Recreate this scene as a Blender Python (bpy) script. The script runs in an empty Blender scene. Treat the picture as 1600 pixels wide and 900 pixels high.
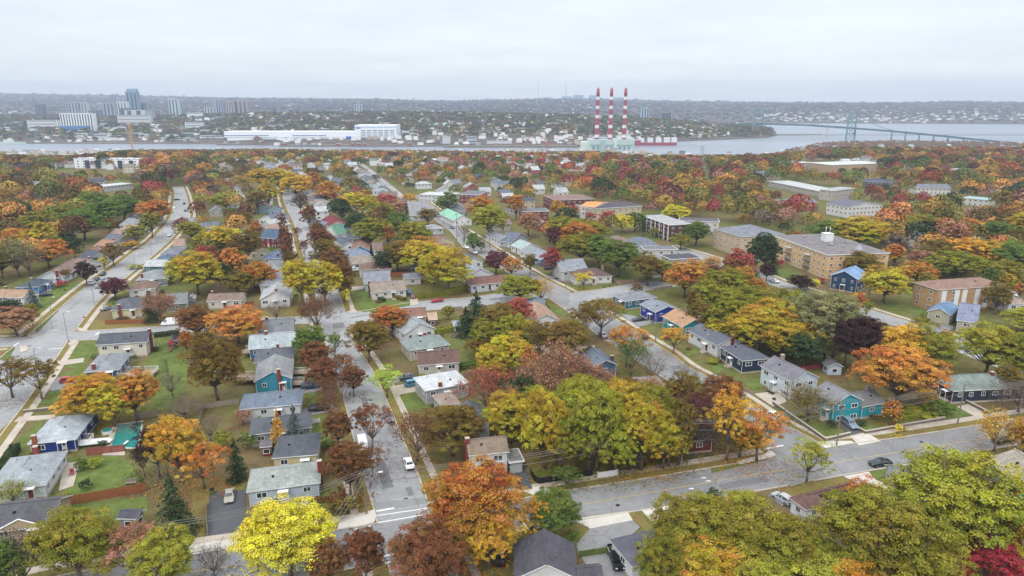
import bpy, math, random
import numpy as np
from mathutils import Vector, Matrix
random.seed(7)
RNG = np.random.default_rng(11)
SC = bpy.context.scene
COL = SC.collection
R = math.radians
# ---------------------------------------------------------------- camera model (photo 1600 px wide, 24 mm lens, 72 m above the streets)
F = 1066.0
CAMZ = 72.0
PITCH = math.atan((450 - 163) / F)
CP, SP = math.cos(PITCH), math.sin(PITCH)
SEA = -33.0

def ray(px, py):
    u = (px - 800) / F; v = (450 - py) / F
    return u, CP + v * SP, -SP + v * CP

def G(px, py, z=0.0):
    """ground point (at height z) seen at a photo pixel"""
    dx, dy, dz = ray(px, py)
    t = (z - CAMZ) / dz
    return Vector((dx * t, dy * t, z))

def proj(p):
    x, y, z = p[0], p[1], p[2] - CAMZ
    zc = y * CP - z * SP
    if zc <= 0.1: return (-9999, -9999)
    yc = y * SP + z * CP
    return (800 + F * x / zc, 450 - F * yc / zc)

def depth(p):
    return p[1] * CP - (p[2] - CAMZ) * SP

def at(px, Y):
    """x for photo column px at distance Y (near the horizon)"""
    return (px - 800) / (F * 1.0356) * Y * (1.0 + 0.0)

def zfor(py, Y):
    """height of a point seen at row py at distance Y"""
    v = (450 - py) / F
    return CAMZ + Y * (-SP + v * CP) / (CP + v * SP)

# ---------------------------------------------------------------- terrain
# column: px, near shore, far shore, ridge1 Y, ridge1 z (above sea), dip z, ridge2 Y, ridge2 z
TC = [
 (-500, 1598, 1931, 2900, 50, 40, 7000, 225),
 (0, 1587, 1931, 2900, 50, 40, 7000, 212),
 (200, 1587, 1969, 2900, 50, 40, 7000, 192),
 (400, 1587, 1851, 2700, 66, 45, 7000, 168),
 (600, 1587, 1819, 2700, 68, 45, 7000, 158),
 (700, 1587, 1798, 2700, 68, 45, 6800, 134),
 (740, 1587, 1787, 2700, 67, 45, 6800, 142),
 (800, 1587, 1776, 2700, 64, 40, 6800, 150),
 (900, 1587, 1766, 2700, 58, 35, 6800, 162),
 (980, 1587, 1883, 2700, 50, 25, 6800, 150),
 (1040, 1512, 2033, 2650, 42, 15, 6800, 140),
 (1120, 1459, 2151, 2600, 26, 6, 6800, 132),
 (1200, 1459, 2268, 2420, 12, 1, 6600, 122),
 (1216, 1491, 2397, 2487, 4, -6, 6600, 121),
 (1222, 1512, 2440, 2530, -6, -6, 6600, 121),
 (1275, 1810, 2461, 2551, -6, -6, 6600, 120),
 (1320, 1981, 2461, 2551, -6, -6, 6600, 120),
 (1400, 2002, 2461, 2551, -6, -6, 6600, 118),
 (1500, 1970, 2461, 2551, -6, -6, 6600, 132),
 (1600, 1917, 2461, 2551, -6, -6, 6600, 122),
 (2100, 1917, 2461, 2551, -6, -6, 6600, 122)]
TCP = np.array([c[0] for c in TC], float)
TCA = np.array(TC, float)

def vnoise(x, y, s):
    return (np.sin(x / s * 1.7 + 1.3) * np.cos(y / s * 1.3 - .7) + .5 * np.sin(x / s * 3.9 + y / s * 2.1) + .35 * np.cos(y / s * 5.3 - x / s * 4.2)) / 1.85

def terr(x, y):
    """terrain height, vectorised"""
    x = np.asarray(x, float); y = np.asarray(y, float)
    yy = np.maximum(y, 1.0)
    px = 800 + x / yy * F * 1.0356
    c = [np.interp(px, TCP, TCA[:, i]) for i in range(8)]
    s1, s3, r1, z1, dz, r2, z2 = c[1:]
    h = np.zeros_like(yy)
    S = SEA
    seg = lambda a, b, za, zb: za + (zb - za) * np.clip((yy - a) / np.maximum(b - a, 1), 0, 1)
    near = seg(850, s1, 0.0, S + 1.5)
    h = np.where(yy < s1, near, h)
    wat = S - 4.0
    h = np.where((yy >= s1) & (yy < s3), np.maximum(wat, S + 1.5 - (np.minimum(yy - s1, s3 - yy)) * .25), h)
    k = (yy - s3) / np.maximum(r1 - s3, 1)
    hill = S + 2.0 + (z1 - 2.0) * np.clip(k, 0, 1) ** .8
    h = np.where((yy >= s3) & (yy < r1), hill, h)
    d1 = r1 + 900
    h = np.where((yy >= r1) & (yy < d1), seg(r1, d1, S + z1, S + dz), h)
    # basin: right of the point the far shore lies at 3730
    bas = np.clip((px - 1140) / 60, 0, 1)
    s4 = 4000.0 - 200 * np.clip((px - 1300) / 300, 0, 1)
    k2 = np.clip((yy - d1) / (r2 - d1), 0, 1)
    far_l = S + dz + (z2 - dz) * (k2 * .55 + .45 * k2 ** 2)
    k3 = np.clip((yy - s4) / (r2 - s4), 0, 1)
    far_r = np.where(yy < s4, S - 5.0, S + 2 + (z2 - 2) * (k3 ** .75))
    far = far_l * (1 - bas) + far_r * bas
    h = np.where(yy >= d1, far, h)
    h = np.where(yy > r2, S + z2 - (yy - r2) * .02, h)
    amp = np.clip((yy - 2000) / 3000, 0, 1) * np.clip((6500 - yy) / 1200, .12, 1) * 9 * (h > S + 3)
    h = h + amp * vnoise(x, yy, 420)
    amp2 = np.clip((yy - 900) / 600, 0, 1) * 1.2 * (h > S + 3)
    h = h + amp2 * vnoise(x, yy, 90)
    return np.where(yy < 850, 0.0, h)

def tz(x, y): return float(terr(np.array([x]), np.array([y]))[0])

def GT(px, py):
    """terrain point seen at a photo pixel"""
    dx, dy, dz = ray(px, py)
    t = np.concatenate([np.linspace(60, 1000, 300), np.linspace(1003, 9000, 2200)])
    z = CAMZ + dz * t; h = terr(dx * t, dy * t)
    i = int(np.argmax(z < h)) if (z < h).any() else len(t) - 1
    return Vector((dx * t[i], dy * t[i], float(h[i])))

# ---------------------------------------------------------------- materials
def lin(c):
    if isinstance(c, str): c = tuple(int(c[i:i + 2], 16) for i in (0, 2, 4))
    return tuple(((v / 255) / 12.92 if v / 255 <= .04045 else ((v / 255 + .055) / 1.055) ** 2.4) for v in c)

class NT:
    def __init__(s, name):
        s.m = bpy.data.materials.new(name); s.m.use_nodes = True
        s.t = s.m.node_tree; s.n = s.t.nodes; s.n.clear()
        s.out = s.n.new('ShaderNodeOutputMaterial')
    def new(s, ty, **k):
        n = s.n.new(ty)
        for a, b in k.items():
            if a.startswith('i_'):
                n.inputs[a[2:].replace('_', ' ')].default_value = b
            else: setattr(n, a, b)
        return n
    def link(s, a, b): s.t.links.new(a, b)
    def coord(s, which='Object'):
        return s.new('ShaderNodeTexCoord').outputs[which]
    def noise(s, vec, scale, detail=4, rough=.6):
        n = s.new('ShaderNodeTexNoise'); n.inputs['Scale'].default_value = scale
        n.inputs['Detail'].default_value = detail; n.inputs['Roughness'].default_value = rough
        if vec is not None: s.link(vec, n.inputs['Vector'])
        return n.outputs['Fac']
    def ramp(s, fac, stops):
        r = s.new('ShaderNodeValToRGB'); e = r.color_ramp.elements
        while len(e) < len(stops): e.new(.5)
        for i, (p, c) in enumerate(stops):
            e[i].position = p; e[i].color = (*c, 1) if len(c) == 3 else c
        s.link(fac, r.inputs[0]); return r.outputs[0]
    def mix(s, fac, a, b, mode='MIX'):
        n = s.new('ShaderNodeMix', data_type='RGBA', blend_type=mode)
        for k, v in ((0, fac), (6, a), (7, b)):
            if hasattr(v, 'node'): s.link(v, n.inputs[k])
            else: n.inputs[k].default_value = v if not isinstance(v, tuple) or len(v) == 4 else (*v, 1)
        return n.outputs[2]
    def math(s, op, a, b=0.0):
        n = s.new('ShaderNodeMath', operation=op)
        for k, v in ((0, a), (1, b)):
            if hasattr(v, 'node'): s.link(v, n.inputs[k])
            else: n.inputs[k].default_value = v
        return n.outputs[0]
    def principled(s, col, rough=.8, metal=0, bump=None, bstr=.3, bdist=.05, spec=.3, roughsock=None):
        p = s.new('ShaderNodeBsdfPrincipled')
        if hasattr(col, 'node'): s.link(col, p.inputs['Base Color'])
        else: p.inputs['Base Color'].default_value = (*col, 1)
        p.inputs['Roughness'].default_value = rough; p.inputs['Metallic'].default_value = metal
        p.inputs['Specular IOR Level'].default_value = spec
        if roughsock is not None: s.link(roughsock, p.inputs['Roughness'])
        if bump is not None:
            b = s.new('ShaderNodeBump'); b.inputs['Strength'].default_value = bstr; b.inputs['Distance'].default_value = bdist
            s.link(bump, b.inputs['Height']); s.link(b.outputs[0], p.inputs['Normal'])
        s.link(p.outputs[0], s.out.inputs[0]); return s.m

MATS = {}
def mat_plain(name, c, rough=.7, metal=0, var=.12, scale=1.5, spec=.3):
    if name in MATS: return MATS[name]
    t = NT(name); c = lin(c)
    n = t.noise(t.coord(), scale)
    col = t.ramp(n, [(.3, tuple(v * (1 - var) for v in c)), (.7, tuple(min(1, v * (1 + var)) for v in c))])
    MATS[name] = t.principled(col, rough, metal, spec=spec); return MATS[name]

def build_materials():
    M = MATS
    # object-coloured paints
    def objcol(t): return t.new('ShaderNodeObjectInfo').outputs['Color']
    t = NT('shingle_roof'); co = t.coord(); oc = objcol(t)
    n1 = t.noise(co, .35, 5, .65); n2 = t.noise(co, 9, 2, .7)
    br = t.new('ShaderNodeTexBrick'); br.inputs['Scale'].default_value = 1.0
    br.inputs['Brick Width'].default_value = .9; br.inputs['Row Height'].default_value = .28; br.inputs['Mortar Size'].default_value = .02
    br.inputs['Color1'].default_value = (1.12, 1.12, 1.12, 1); br.inputs['Color2'].default_value = (.84, .84, .84, 1); br.inputs['Mortar'].default_value = (.6, .6, .6, 1)
    t.link(co, br.inputs['Vector'])
    mp = t.new('ShaderNodeMapping'); mp.inputs['Scale'].default_value = (3.0, .5, .5); t.link(co, mp.inputs[0])
    n3 = t.noise(mp.outputs[0], .9, 4, .7)
    c = t.mix(1.0, oc, br.outputs[0], 'MULTIPLY')
    c = t.mix(1.0, c, t.ramp(n1, [(.25, (.62, .62, .61)), (.75, (1.06, 1.05, 1.04))]), 'MULTIPLY')
    c = t.mix(1.0, c, t.ramp(n3, [(.35, (.84, .84, .84)), (.65, (1.1, 1.1, 1.1))]), 'MULTIPLY')
    c = t.mix(.6, c, t.ramp(n2, [(.2, (.7, .7, .7)), (.8, (1.3, 1.3, 1.3))]), 'MULTIPLY')
    M['roof'] = t.principled(c, .9, bump=n2, bstr=.4, bdist=.03)
    t = NT('lap_siding'); co = t.coord(); oc = objcol(t)
    sx = t.new('ShaderNodeSeparateXYZ'); t.link(co, sx.inputs[0])
    lap = t.math('FRACT', t.math('MULTIPLY', sx.outputs[2], 4.5))
    n1 = t.noise(co, .6, 5); 
    c = t.mix(1.0, oc, t.ramp(lap, [(0, (.72, .72, .72)), (.14, (1, 1, 1)), (1, (1.05, 1.05, 1.05))]), 'MULTIPLY')
    c = t.mix(1.0, c, t.ramp(n1, [(.3, (.88, .87, .85)), (.7, (1.06, 1.06, 1.06))]), 'MULTIPLY')
    M['siding'] = t.principled(c, .6, bump=lap, bstr=.3, bdist=.03)
    t = NT('brick_wall'); co = t.coord(); oc = objcol(t)
    br = t.new('ShaderNodeTexBrick'); br.inputs['Scale'].default_value = 1.0
    br.inputs['Brick Width'].default_value = .45; br.inputs['Row Height'].default_value = .16; br.inputs['Mortar Size'].default_value = .015
    br.inputs['Color1'].default_value = (1.15, 1.1, 1.05, 1); br.inputs['Color2'].default_value = (.78, .78, .78, 1); br.inputs['Mortar'].default_value = (1.3, 1.4, 1.5, 1)
    mp = t.new('ShaderNodeMapping'); mp.inputs['Rotation'].default_value = (R(90), 0, 0); t.link(co, mp.inputs[0]); t.link(mp.outputs[0], br.inputs['Vector'])
    n1 = t.noise(co, .5, 5)
    c = t.mix(1.0, oc, br.outputs[0], 'MULTIPLY')
    c = t.mix(1.0, c, t.ramp(n1, [(.3, (.82, .82, .82)), (.7, (1.12, 1.12, 1.12))]), 'MULTIPLY')
    M['brick'] = t.principled(c, .85)
    t = NT('car_paint'); oc = objcol(t)
    n1 = t.noise(t.coord(), 1.2, 3)
    c = t.mix(1.0, oc, t.ramp(n1, [(.3, (.9, .9, .9)), (.7, (1.05, 1.05, 1.05))]), 'MULTIPLY')
    M['paint'] = t.principled(c, .28, spec=.6)
    t = NT('painted_metal'); oc = objcol(t)
    n1 = t.noise(t.coord(), .8, 4)
    c = t.mix(1.0, oc, t.ramp(n1, [(.3, (.84, .84, .84)), (.7, (1.08, 1.08, 1.08))]), 'MULTIPLY')
    M['metal'] = t.principled(c, .55)
    # leaves: the tree's own colour, drifting from clump to clump
    t = NT('autumn_leaves'); oi = t.new('ShaderNodeObjectInfo')
    at_ = t.new('ShaderNodeAttribute', attribute_name='tint'); sp = t.new('ShaderNodeSeparateXYZ'); t.link(at_.outputs['Vector'], sp.inputs[0])
    hs = t.new('ShaderNodeHueSaturation')
    t.link(t.math('ADD', .5, t.math('MULTIPLY', t.math('SUBTRACT', sp.outputs[0], .22), t.math('MULTIPLY', oi.outputs['Alpha'], .17))), hs.inputs['Hue'])
    t.link(t.math('ADD', .36, t.math('MULTIPLY', sp.outputs[1], 1.2)), hs.inputs['Value'])
    t.link(t.math('ADD', .82, t.math('MULTIPLY', sp.outputs[2], .26)), hs.inputs['Saturation'])
    t.link(oi.outputs['Color'], hs.inputs['Color'])
    d = t.new('ShaderNodeBsdfDiffuse'); tr = t.new('ShaderNodeBsdfTranslucent'); mx = t.new('ShaderNodeMixShader'); mx.inputs[0].default_value = .15
    t.link(hs.outputs[0], d.inputs[0]); t.link(hs.outputs[0], tr.inputs[0])
    t.link(d.outputs[0], mx.inputs[1]); t.link(tr.outputs[0], mx.inputs[2]); t.link(mx.outputs[0], t.out.inputs[0])
    M['leaf'] = t.m
    t = NT('woodland_leaves'); at_ = t.new('ShaderNodeAttribute', attribute_name='leafcol')
    d = t.new('ShaderNodeBsdfDiffuse'); t.link(at_.outputs['Color'], d.inputs[0]); t.link(d.outputs[0], t.out.inputs[0])
    M['wood_far'] = t.m
    t = NT('bark'); oc = objcol(t); n1 = t.noise(t.coord(), 3, 5)
    M['bark'] = t.principled(t.ramp(n1, [(.3, lin('4a4038')), (.7, lin('8a7d70'))]), .95)
    # ground
    t = NT('yard_ground'); co = t.coord()
    n1 = t.noise(co, .028, 6, .62); n2 = t.noise(co, .35, 5, .7); n3 = t.noise(co, 2.5, 3, .7)
    n4 = t.noise(co, .0018, 5, .6)
    g = t.ramp(n2, [(.25, lin('4a5230')), (.5, lin('676c3c')), (.75, lin('787848'))])
    b = t.ramp(n2, [(.25, lin('564833')), (.5, lin('75644a')), (.75, lin('6b6841'))])
    c = t.mix(t.ramp(n1, [(.42, (0, 0, 0)), (.60, (1, 1, 1))]), g, b)
    c = t.mix(1.0, c, t.ramp(n3, [(.25, (.6, .6, .58)), (.75, (1.1, 1.1, 1.08))]), 'MULTIPLY')
    sx = t.new('ShaderNodeSeparateXYZ'); t.link(co, sx.inputs[0])
    farm = t.new('ShaderNodeMapRange'); farm.inputs['From Min'].default_value = 1500; farm.inputs['From Max'].default_value = 1700
    t.link(sx.outputs[1], farm.inputs['Value'])
    n5 = t.noise(co, .012, 6, .7); n6 = t.noise(co, .05, 4, .75)
    fc = t.ramp(n5, [(.32, lin('45453f')), (.5, lin('5c564c')), (.68, lin('6f6054'))])
    fc = t.mix(1.0, fc, t.ramp(n6, [(.3, (.6, .6, .62)), (.6, (1.1, 1.1, 1.1)), (.72, (1.9, 1.9, 2.0))]), 'MULTIPLY')
    c = t.mix(farm.outputs[0], c, fc)
    M['ground'] = t.principled(c, .95, spec=.05)
    t = NT('lawn_grass'); co = t.coord(); n2 = t.noise(co, .3, 6, .7); n3 = t.noise(co, 3, 3, .8)
    c = t.ramp(n2, [(.28, lin('4f5a30')), (.45, lin('586635')), (.6, lin('66733f')), (.78, lin('757546'))])
    c = t.mix(1.0, c, t.ramp(n3, [(.25, (.72, .72, .7)), (.75, (1.18, 1.18, 1.15))]), 'MULTIPLY')
    M['lawn'] = t.principled(c, .95, spec=.05)
    t = NT('dry_grass'); co = t.coord(); n2 = t.noise(co, .3, 6, .7); n3 = t.noise(co, 3, 3, .8)
    c = t.ramp(n2, [(.3, lin('6a5238')), (.5, lin('786c42')), (.7, lin('6c6f3c'))])
    c = t.mix(1.0, c, t.ramp(n3, [(.25, (.72, .72, .7)), (.75, (1.18, 1.18, 1.15))]), 'MULTIPLY')
    M['verge'] = t.principled(c, .95, spec=.05)
    def road(name, base, crack=.5):
        t = NT(name); co = t.coord(); n1 = t.noise(co, .05, 6, .65); n2 = t.noise(co, 6, 3, .8); n3 = t.noise(co, .6, 6, .7)
        b = lin(base)
        c = t.ramp(n1, [(.32, tuple(v * .76 for v in b)), (.5, b), (.7, tuple(v * 1.16 for v in b))])
        c = t.mix(1.0, c, t.ramp(n2, [(.2, (.85, .85, .85)), (.8, (1.12, 1.12, 1.12))]), 'MULTIPLY')
        c = t.mix(1.0, c, t.ramp(n3, [(.3, (.84, .84, .84)), (.7, (1.08, 1.08, 1.08))]), 'MULTIPLY')
        v = t.new('ShaderNodeTexVoronoi', feature='DISTANCE_TO_EDGE'); v.inputs['Scale'].default_value = .11
        wv = t.mix(.12, co, t.new('ShaderNodeTexNoise').outputs['Color'])
        t.link(wv, v.inputs['Vector'])
        c = t.mix(1.0, c, t.ramp(v.outputs['Distance'], [(0, (crack, crack, crack)), (.012, (1, 1, 1))]), 'MULTIPLY')
        return t.principled(c, .85, bump=n2, bstr=.2, bdist=.01)
    M['asphalt_old'] = road('worn_asphalt', '8f9192', .74)
    M['asphalt_mid'] = road('grey_asphalt', '818283', .7)
    M['asphalt_new'] = road('dark_asphalt', '505356', .9)
    M['patch'] = mat_plain('asphalt_patch', '6c6e70', .9)
    t = NT('concrete'); co = t.coord(); n1 = t.noise(co, .3, 6, .65); n2 = t.noise(co, 5, 3, .8)
    c = t.ramp(n1, [(.3, lin('9a9185')), (.7, lin('b5ad9f'))])
    c = t.mix(1.0, c, t.ramp(n2, [(.2, (.85, .85, .85)), (.8, (1.1, 1.1, 1.1))]), 'MULTIPLY')
    M['concrete'] = t.principled(c, .9)
    M['concrete_new'] = mat_plain('pale_concrete', 'b9b6ae', .85, var=.1, scale=.6)
    M['marking'] = mat_plain('white_marking', 'd2d4d4', .7, var=.08, scale=3)
    M['yellow'] = mat_plain('yellow_marking', 'b59a55', .7, var=.1, scale=3)
    M['white'] = mat_plain('white_trim', 'd5d7d8', .5, var=.05)
    t = NT('window_glass'); M['glass'] = t.principled(lin('2c343c'), .08, spec=.8)
    M['dark'] = mat_plain('dark_rubber', '1c1d1f', .8)
    M['steel'] = mat_plain('bare_steel', '9a9da0', .4, .6)
    M['wood'] = mat_plain('weathered_wood', '8a8072', .9, var=.2)
    M['pole'] = mat_plain('grey_pole_wood', '7a7368', .9, var=.2)
    M['cedar'] = mat_plain('cedar_wood', '8a5434', .85, var=.2, scale=3)
    M['redfence'] = mat_plain('stained_wood', '8a5248', .85, var=.2, scale=3)
    M['lamp_red'] = mat_plain('tail_lens', '9a1515', .3)
    M['lamp_clear'] = mat_plain('head_lens', 'd5dde2', .15)
    M['redpaint'] = mat_plain('red_paint', '983f4c', .6, var=.1, scale=.1)
    M['deck'] = mat_plain('deck_boards', '8b7663', .9, var=.2, scale=3)
    M['pool'] = mat_plain('pool_cover', '1a756f', .5, var=.1, scale=.5)
    M['cable'] = mat_plain('cable_rubber', '6b6b6b', .7)
    M['stonewall'] = mat_plain('stone_block', '6f675c', .95, var=.3, scale=2)
    t = NT('sea_water'); co = t.coord()
    mp = t.new('ShaderNodeMapping'); mp.inputs['Scale'].default_value = (.25, 1, 1); t.link(co, mp.inputs[0])
    n1 = t.noise(mp.outputs[0], .05, 6, .7); n2 = t.noise(mp.outputs[0], .003, 4, .6)
    c = t.ramp(n2, [(.35, lin('5c6672')), (.65, lin('7c8690'))])
    M['water'] = t.principled(c, .3, bump=n1, bstr=.35, bdist=1.0, spec=.6)

# ---------------------------------------------------------------- objects
def tag(o, label=None, cat=None, group=None, kind=None):
    if label: o['label'] = label
    if cat: o['category'] = cat
    if group: o['group'] = group
    if kind: o['kind'] = kind
    return o

def mesh(name, verts, faces, mats, fm=None, smooth=False):
    me = bpy.data.meshes.new(name)
    me.from_pydata([tuple(v) for v in verts], [], faces)
    for m in (mats if isinstance(mats, (list, tuple)) else [mats]): me.materials.append(m)
    if fm is not None: me.polygons.foreach_set('material_index', fm)
    if smooth: me.polygons.foreach_set('use_smooth', [True] * len(me.polygons))
    me.update(); return me

def obj(name, me, parent=None, loc=None, rot=None, col=None, scale=None):
    o = bpy.data.objects.new(name, me); COL.objects.link(o)
    if parent is not None: o.parent = parent
    if loc is not None: o.location = loc
    if rot is not None: o.rotation_euler = rot if isinstance(rot, (tuple, list)) else (0, 0, rot)
    if col is not None: o.color = (*lin(col), 1) if (isinstance(col, str) or max(col) > 1.01) else (*col[:3], 1)
    if scale is not None: o.scale = scale if isinstance(scale, (tuple, list)) else (scale,) * 3
    return o

def empty(name, loc=(0, 0, 0), rz=0, label=None, cat=None, group=None):
    o = bpy.data.objects.new(name, None); COL.objects.link(o); o.location = loc; o.rotation_euler = (0, 0, rz)
    o.empty_display_size = .5
    return tag(o, label, cat, group)

class MB:
    """collects boxes, tubes and polygons into one mesh"""
    def __init__(s): s.v = []; s.f = []; s.m = []
    def poly(s, pts, m=0):
        b = len(s.v); s.v += [tuple(p) for p in pts]; s.f.append(tuple(range(b, b + len(pts)))); s.m.append(m)
    def box(s, c, d, m=0, rz=0, taper=1.0):
        b = len(s.v); cx, cy, cz = c; x, y, z = d[0] / 2, d[1] / 2, d[2] / 2
        ca, sa = math.cos(rz), math.sin(rz)
        for k in (-1, 1):
            t = taper if k > 0 else 1
            for i, j in ((-1, -1), (1, -1), (1, 1), (-1, 1)):
                X, Y = i * x * t, j * y * t
                s.v.append((cx + X * ca - Y * sa, cy + X * sa + Y * ca, cz + k * z))
        for f in ((3, 2, 1, 0), (4, 5, 6, 7), (0, 1, 5, 4), (1, 2, 6, 5), (2, 3, 7, 6), (3, 0, 4, 7)):
            s.f.append(tuple(b + i for i in f)); s.m.append(m)
        return s
    def tube(s, p0, p1, r0, r1=None, n=6, m=0, cap=True):
        p0, p1 = Vector(p0), Vector(p1); r1 = r0 if r1 is None else r1
        d = (p1 - p0)
        if d.length < 1e-6: return s
        d.normalize(); a = Vector((0, 0, 1)) if abs(d.z) < .9 else Vector((1, 0, 0))
        u = d.cross(a).normalized(); w = d.cross(u); b = len(s.v)
        for p, r in ((p0, r0), (p1, r1)):
            for i in range(n):
                t = 2 * math.pi * i / n; s.v.append(tuple(p + (u * math.cos(t) + w * math.sin(t)) * r))
        for i in range(n):
            j = (i + 1) % n; s.f.append((b + i, b + n + i, b + n + j, b + j)); s.m.append(m)
        if cap:
            s.f.append(tuple(b + i for i in range(n))); s.m.append(m)
            s.f.append(tuple(b + n + n - 1 - i for i in range(n))); s.m.append(m)
        return s
    def prism(s, pts, z0, z1, m=0, ms=None):
        n = len(pts); b = len(s.v)
        ar = sum(pts[i][0] * pts[(i + 1) % n][1] - pts[(i + 1) % n][0] * pts[i][1] for i in range(n))
        if ar < 0: pts = pts[::-1]
        s.v += [(p[0], p[1], z0) for p in pts] + [(p[0], p[1], z1) for p in pts]
        s.f.append(tuple(b + n + i for i in range(n))); s.m.append(m)
        s.f.append(tuple(b + n - 1 - i for i in range(n))); s.m.append(m)
        for i in range(n):
            j = (i + 1) % n; s.f.append((b + i, b + j, b + n + j, b + n + i)); s.m.append(m if ms is None else ms)
        return s
    def mesh(s, name, mats, smooth=False): return mesh(name, s.v, s.f, mats, s.m, smooth)
    def build(s, name, mats, parent=None, **k): return obj(name, s.mesh(name, mats), parent, **k)

def copy_tree(o, parent=None):
    c = o.copy(); COL.objects.link(c); c.parent = parent
    for ch in KIDS.get(o.name, []) or list(o.children):
        copy_tree(ch, c)
    return c
KIDS = {}
# ---------------------------------------------------------------- foliage prototypes (radius 1, height 2)
def leaves_mesh(name, P, N, size, tint, mat, jitter=.36):
    """one quad per leaf; P centres, N facing, size half-edge"""
    n = len(P)
    N = N + RNG.normal(0, jitter, (n, 3)); N /= np.linalg.norm(N, axis=1)[:, None] + 1e-9
    a = RNG.normal(0, 1, (n, 3)); U = np.cross(N, a); U /= np.linalg.norm(U, axis=1)[:, None] + 1e-9
    W = np.cross(N, U)
    s = (size * RNG.uniform(.6, 1.35, n))[:, None]
    q = RNG.uniform(.55, 1.0, n)[:, None]
    V = np.stack([P - U * s, P - W * s * q, P + U * s, P + W * s * q], 1).reshape(-1, 3)
    me = bpy.data.meshes.new(name)
    me.vertices.add(4 * n); me.vertices.foreach_set('co', V.astype(np.float32).ravel())
    me.loops.add(4 * n); me.loops.foreach_set('vertex_index', np.arange(4 * n, dtype=np.int32))
    me.polygons.add(n); me.polygons.foreach_set('loop_start', np.arange(0, 4 * n, 4, dtype=np.int32))
    me.polygons.foreach_set('loop_total', np.full(n, 4, np.int32))
    at_ = me.attributes.new('tint', 'FLOAT_VECTOR', 'POINT')
    at_.data.foreach_set('vector', np.repeat(tint, 4, 0).astype(np.float32).ravel())
    me.materials.append(mat); me.update(); me.validate(); return me

def rdir(n, up=-1.0):
    d = RNG.normal(0, 1, (n, 3)); d /= np.linalg.norm(d, axis=1)[:, None]
    if up > -1: 
        bad = d[:, 2] < up; d[bad, 2] *= -1
    return d

def crown(kind, nl, ns, per, leaf, seed):
    """lobes > sprays > leaves. returns P,N,tint, lobe centres"""
    global RNG
    RNG = np.random.default_rng(seed)
    if kind == 'round':
        zc, rz, rr = 1.08, .70, .74
    elif kind == 'wide':
        zc, rz, rr = 1.2, .5, .78
    elif kind == 'tall':
        zc, rz, rr = 1.15, .78, .66
    elif kind == 'multi':
        zc, rz, rr = 1.2, .5, .82
    elif kind == 'bush':
        zc, rz, rr = .9, .75, .7
    else: zc, rz, rr = 1.2, .55, .75
    L = []; tries = 0
    while len(L) < nl and tries < 4000:
        tries += 1
        d = rdir(1, -.45)[0]; k = RNG.uniform(.55, 1.0)
        c = np.array([d[0] * rr * k, d[1] * rr * k, zc + d[2] * rz * k])
        r = RNG.uniform(.26, .42)
        if all(np.linalg.norm(c - q[0]) > .62 * (r + q[1]) * .8 for q in L): L.append((c, r))
    L.append((np.array([0, 0, zc + rz * .45]), .42))
    P = []; N = []; T = []
    for c, r in L:
        lt = RNG.uniform(0, 1); lv = RNG.uniform(.15, .85)
        lh = np.clip((zc - c[2]) / rz * .3 + .5, 0, 1) * .5 + .5 * lt
        sd = rdir(ns, -.55)
        for d in sd:
            sc = c + d * r * RNG.uniform(.72, 1.0) * np.array([1, 1, .85])
            sr = r * RNG.uniform(.22, .36)
            st = np.clip(lh + RNG.normal(0, .09), 0, 1); sv = RNG.uniform(.2, .8) * .6 + lv * .4
            m = max(3, int(per * RNG.uniform(.7, 1.3)))
            ld = rdir(m, -.35); k = RNG.uniform(.55, 1.0, m)[:, None]
            P.append(sc + ld * sr * k * np.array([1.15, 1.15, .7])); N.append(ld * .7 + d * .5 + np.array([0, 0, .35]))
            T.append(np.stack([np.clip(RNG.normal(st, .05, m), 0, 1), np.clip(RNG.normal(sv, .09, m), 0, 1), RNG.uniform(0, 1, m)], 1))
    return np.concatenate(P), np.concatenate(N), np.concatenate(T), L

def limbs_mesh(name, L, bare=False, thick=.05, seed=1, lean=0.0):
    rnd = random.Random(seed); b = MB()
    fork = .5 if not bare else .42
    top = Vector((rnd.uniform(-.04, .04) + lean, rnd.uniform(-.04, .04), fork))
    b.tube((0, 0, -.03), (0, 0, .05), thick * 1.5, thick * 1.1, 8)
    b.tube((0, 0, .05), top, thick * 1.1, thick * .85, 8)
    tips = []
    for c, r in L:
        c = Vector(c); mid = top.lerp(c, .45) + Vector((rnd.uniform(-.06, .06), rnd.uniform(-.06, .06), rnd.uniform(-.08, .02)))
        b.tube(top, mid, thick * .55, thick * .36, 5, cap=False); b.tube(mid, c, thick * .36, thick * .14, 5, cap=False)
        n = 4 if not bare else 9
        for _ in range(n):
            d = Vector((rnd.gauss(0, 1), rnd.gauss(0, 1), rnd.gauss(.5, .8))).normalized()
            e = c + d * r * rnd.uniform(.7, 1.1); st = mid.lerp(c, rnd.uniform(.3, 1.0))
            b.tube(st, e, thick * .14, thick * .05, 4, cap=False)
            if bare:
                for _k in range(5):
                    d2 = (d + Vector((rnd.gauss(0, .6), rnd.gauss(0, .6), rnd.gauss(.1, .5)))).normalized()
                    s2 = st.lerp(e, rnd.uniform(.3, 1)); e2 = s2 + d2 * r * rnd.uniform(.4, .8)
                    b.tube(s2, e2, thick * .06, thick * .03, 3, cap=False)
                    tips.append(e2)
            else: tips.append(e)
    return b.mesh(name, [MATS['bark']], True), tips

PROTO = {}
def add_proto(key, crown_me, trunk_me): PROTO.setdefault(key, []).append((crown_me, trunk_me))

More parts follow.
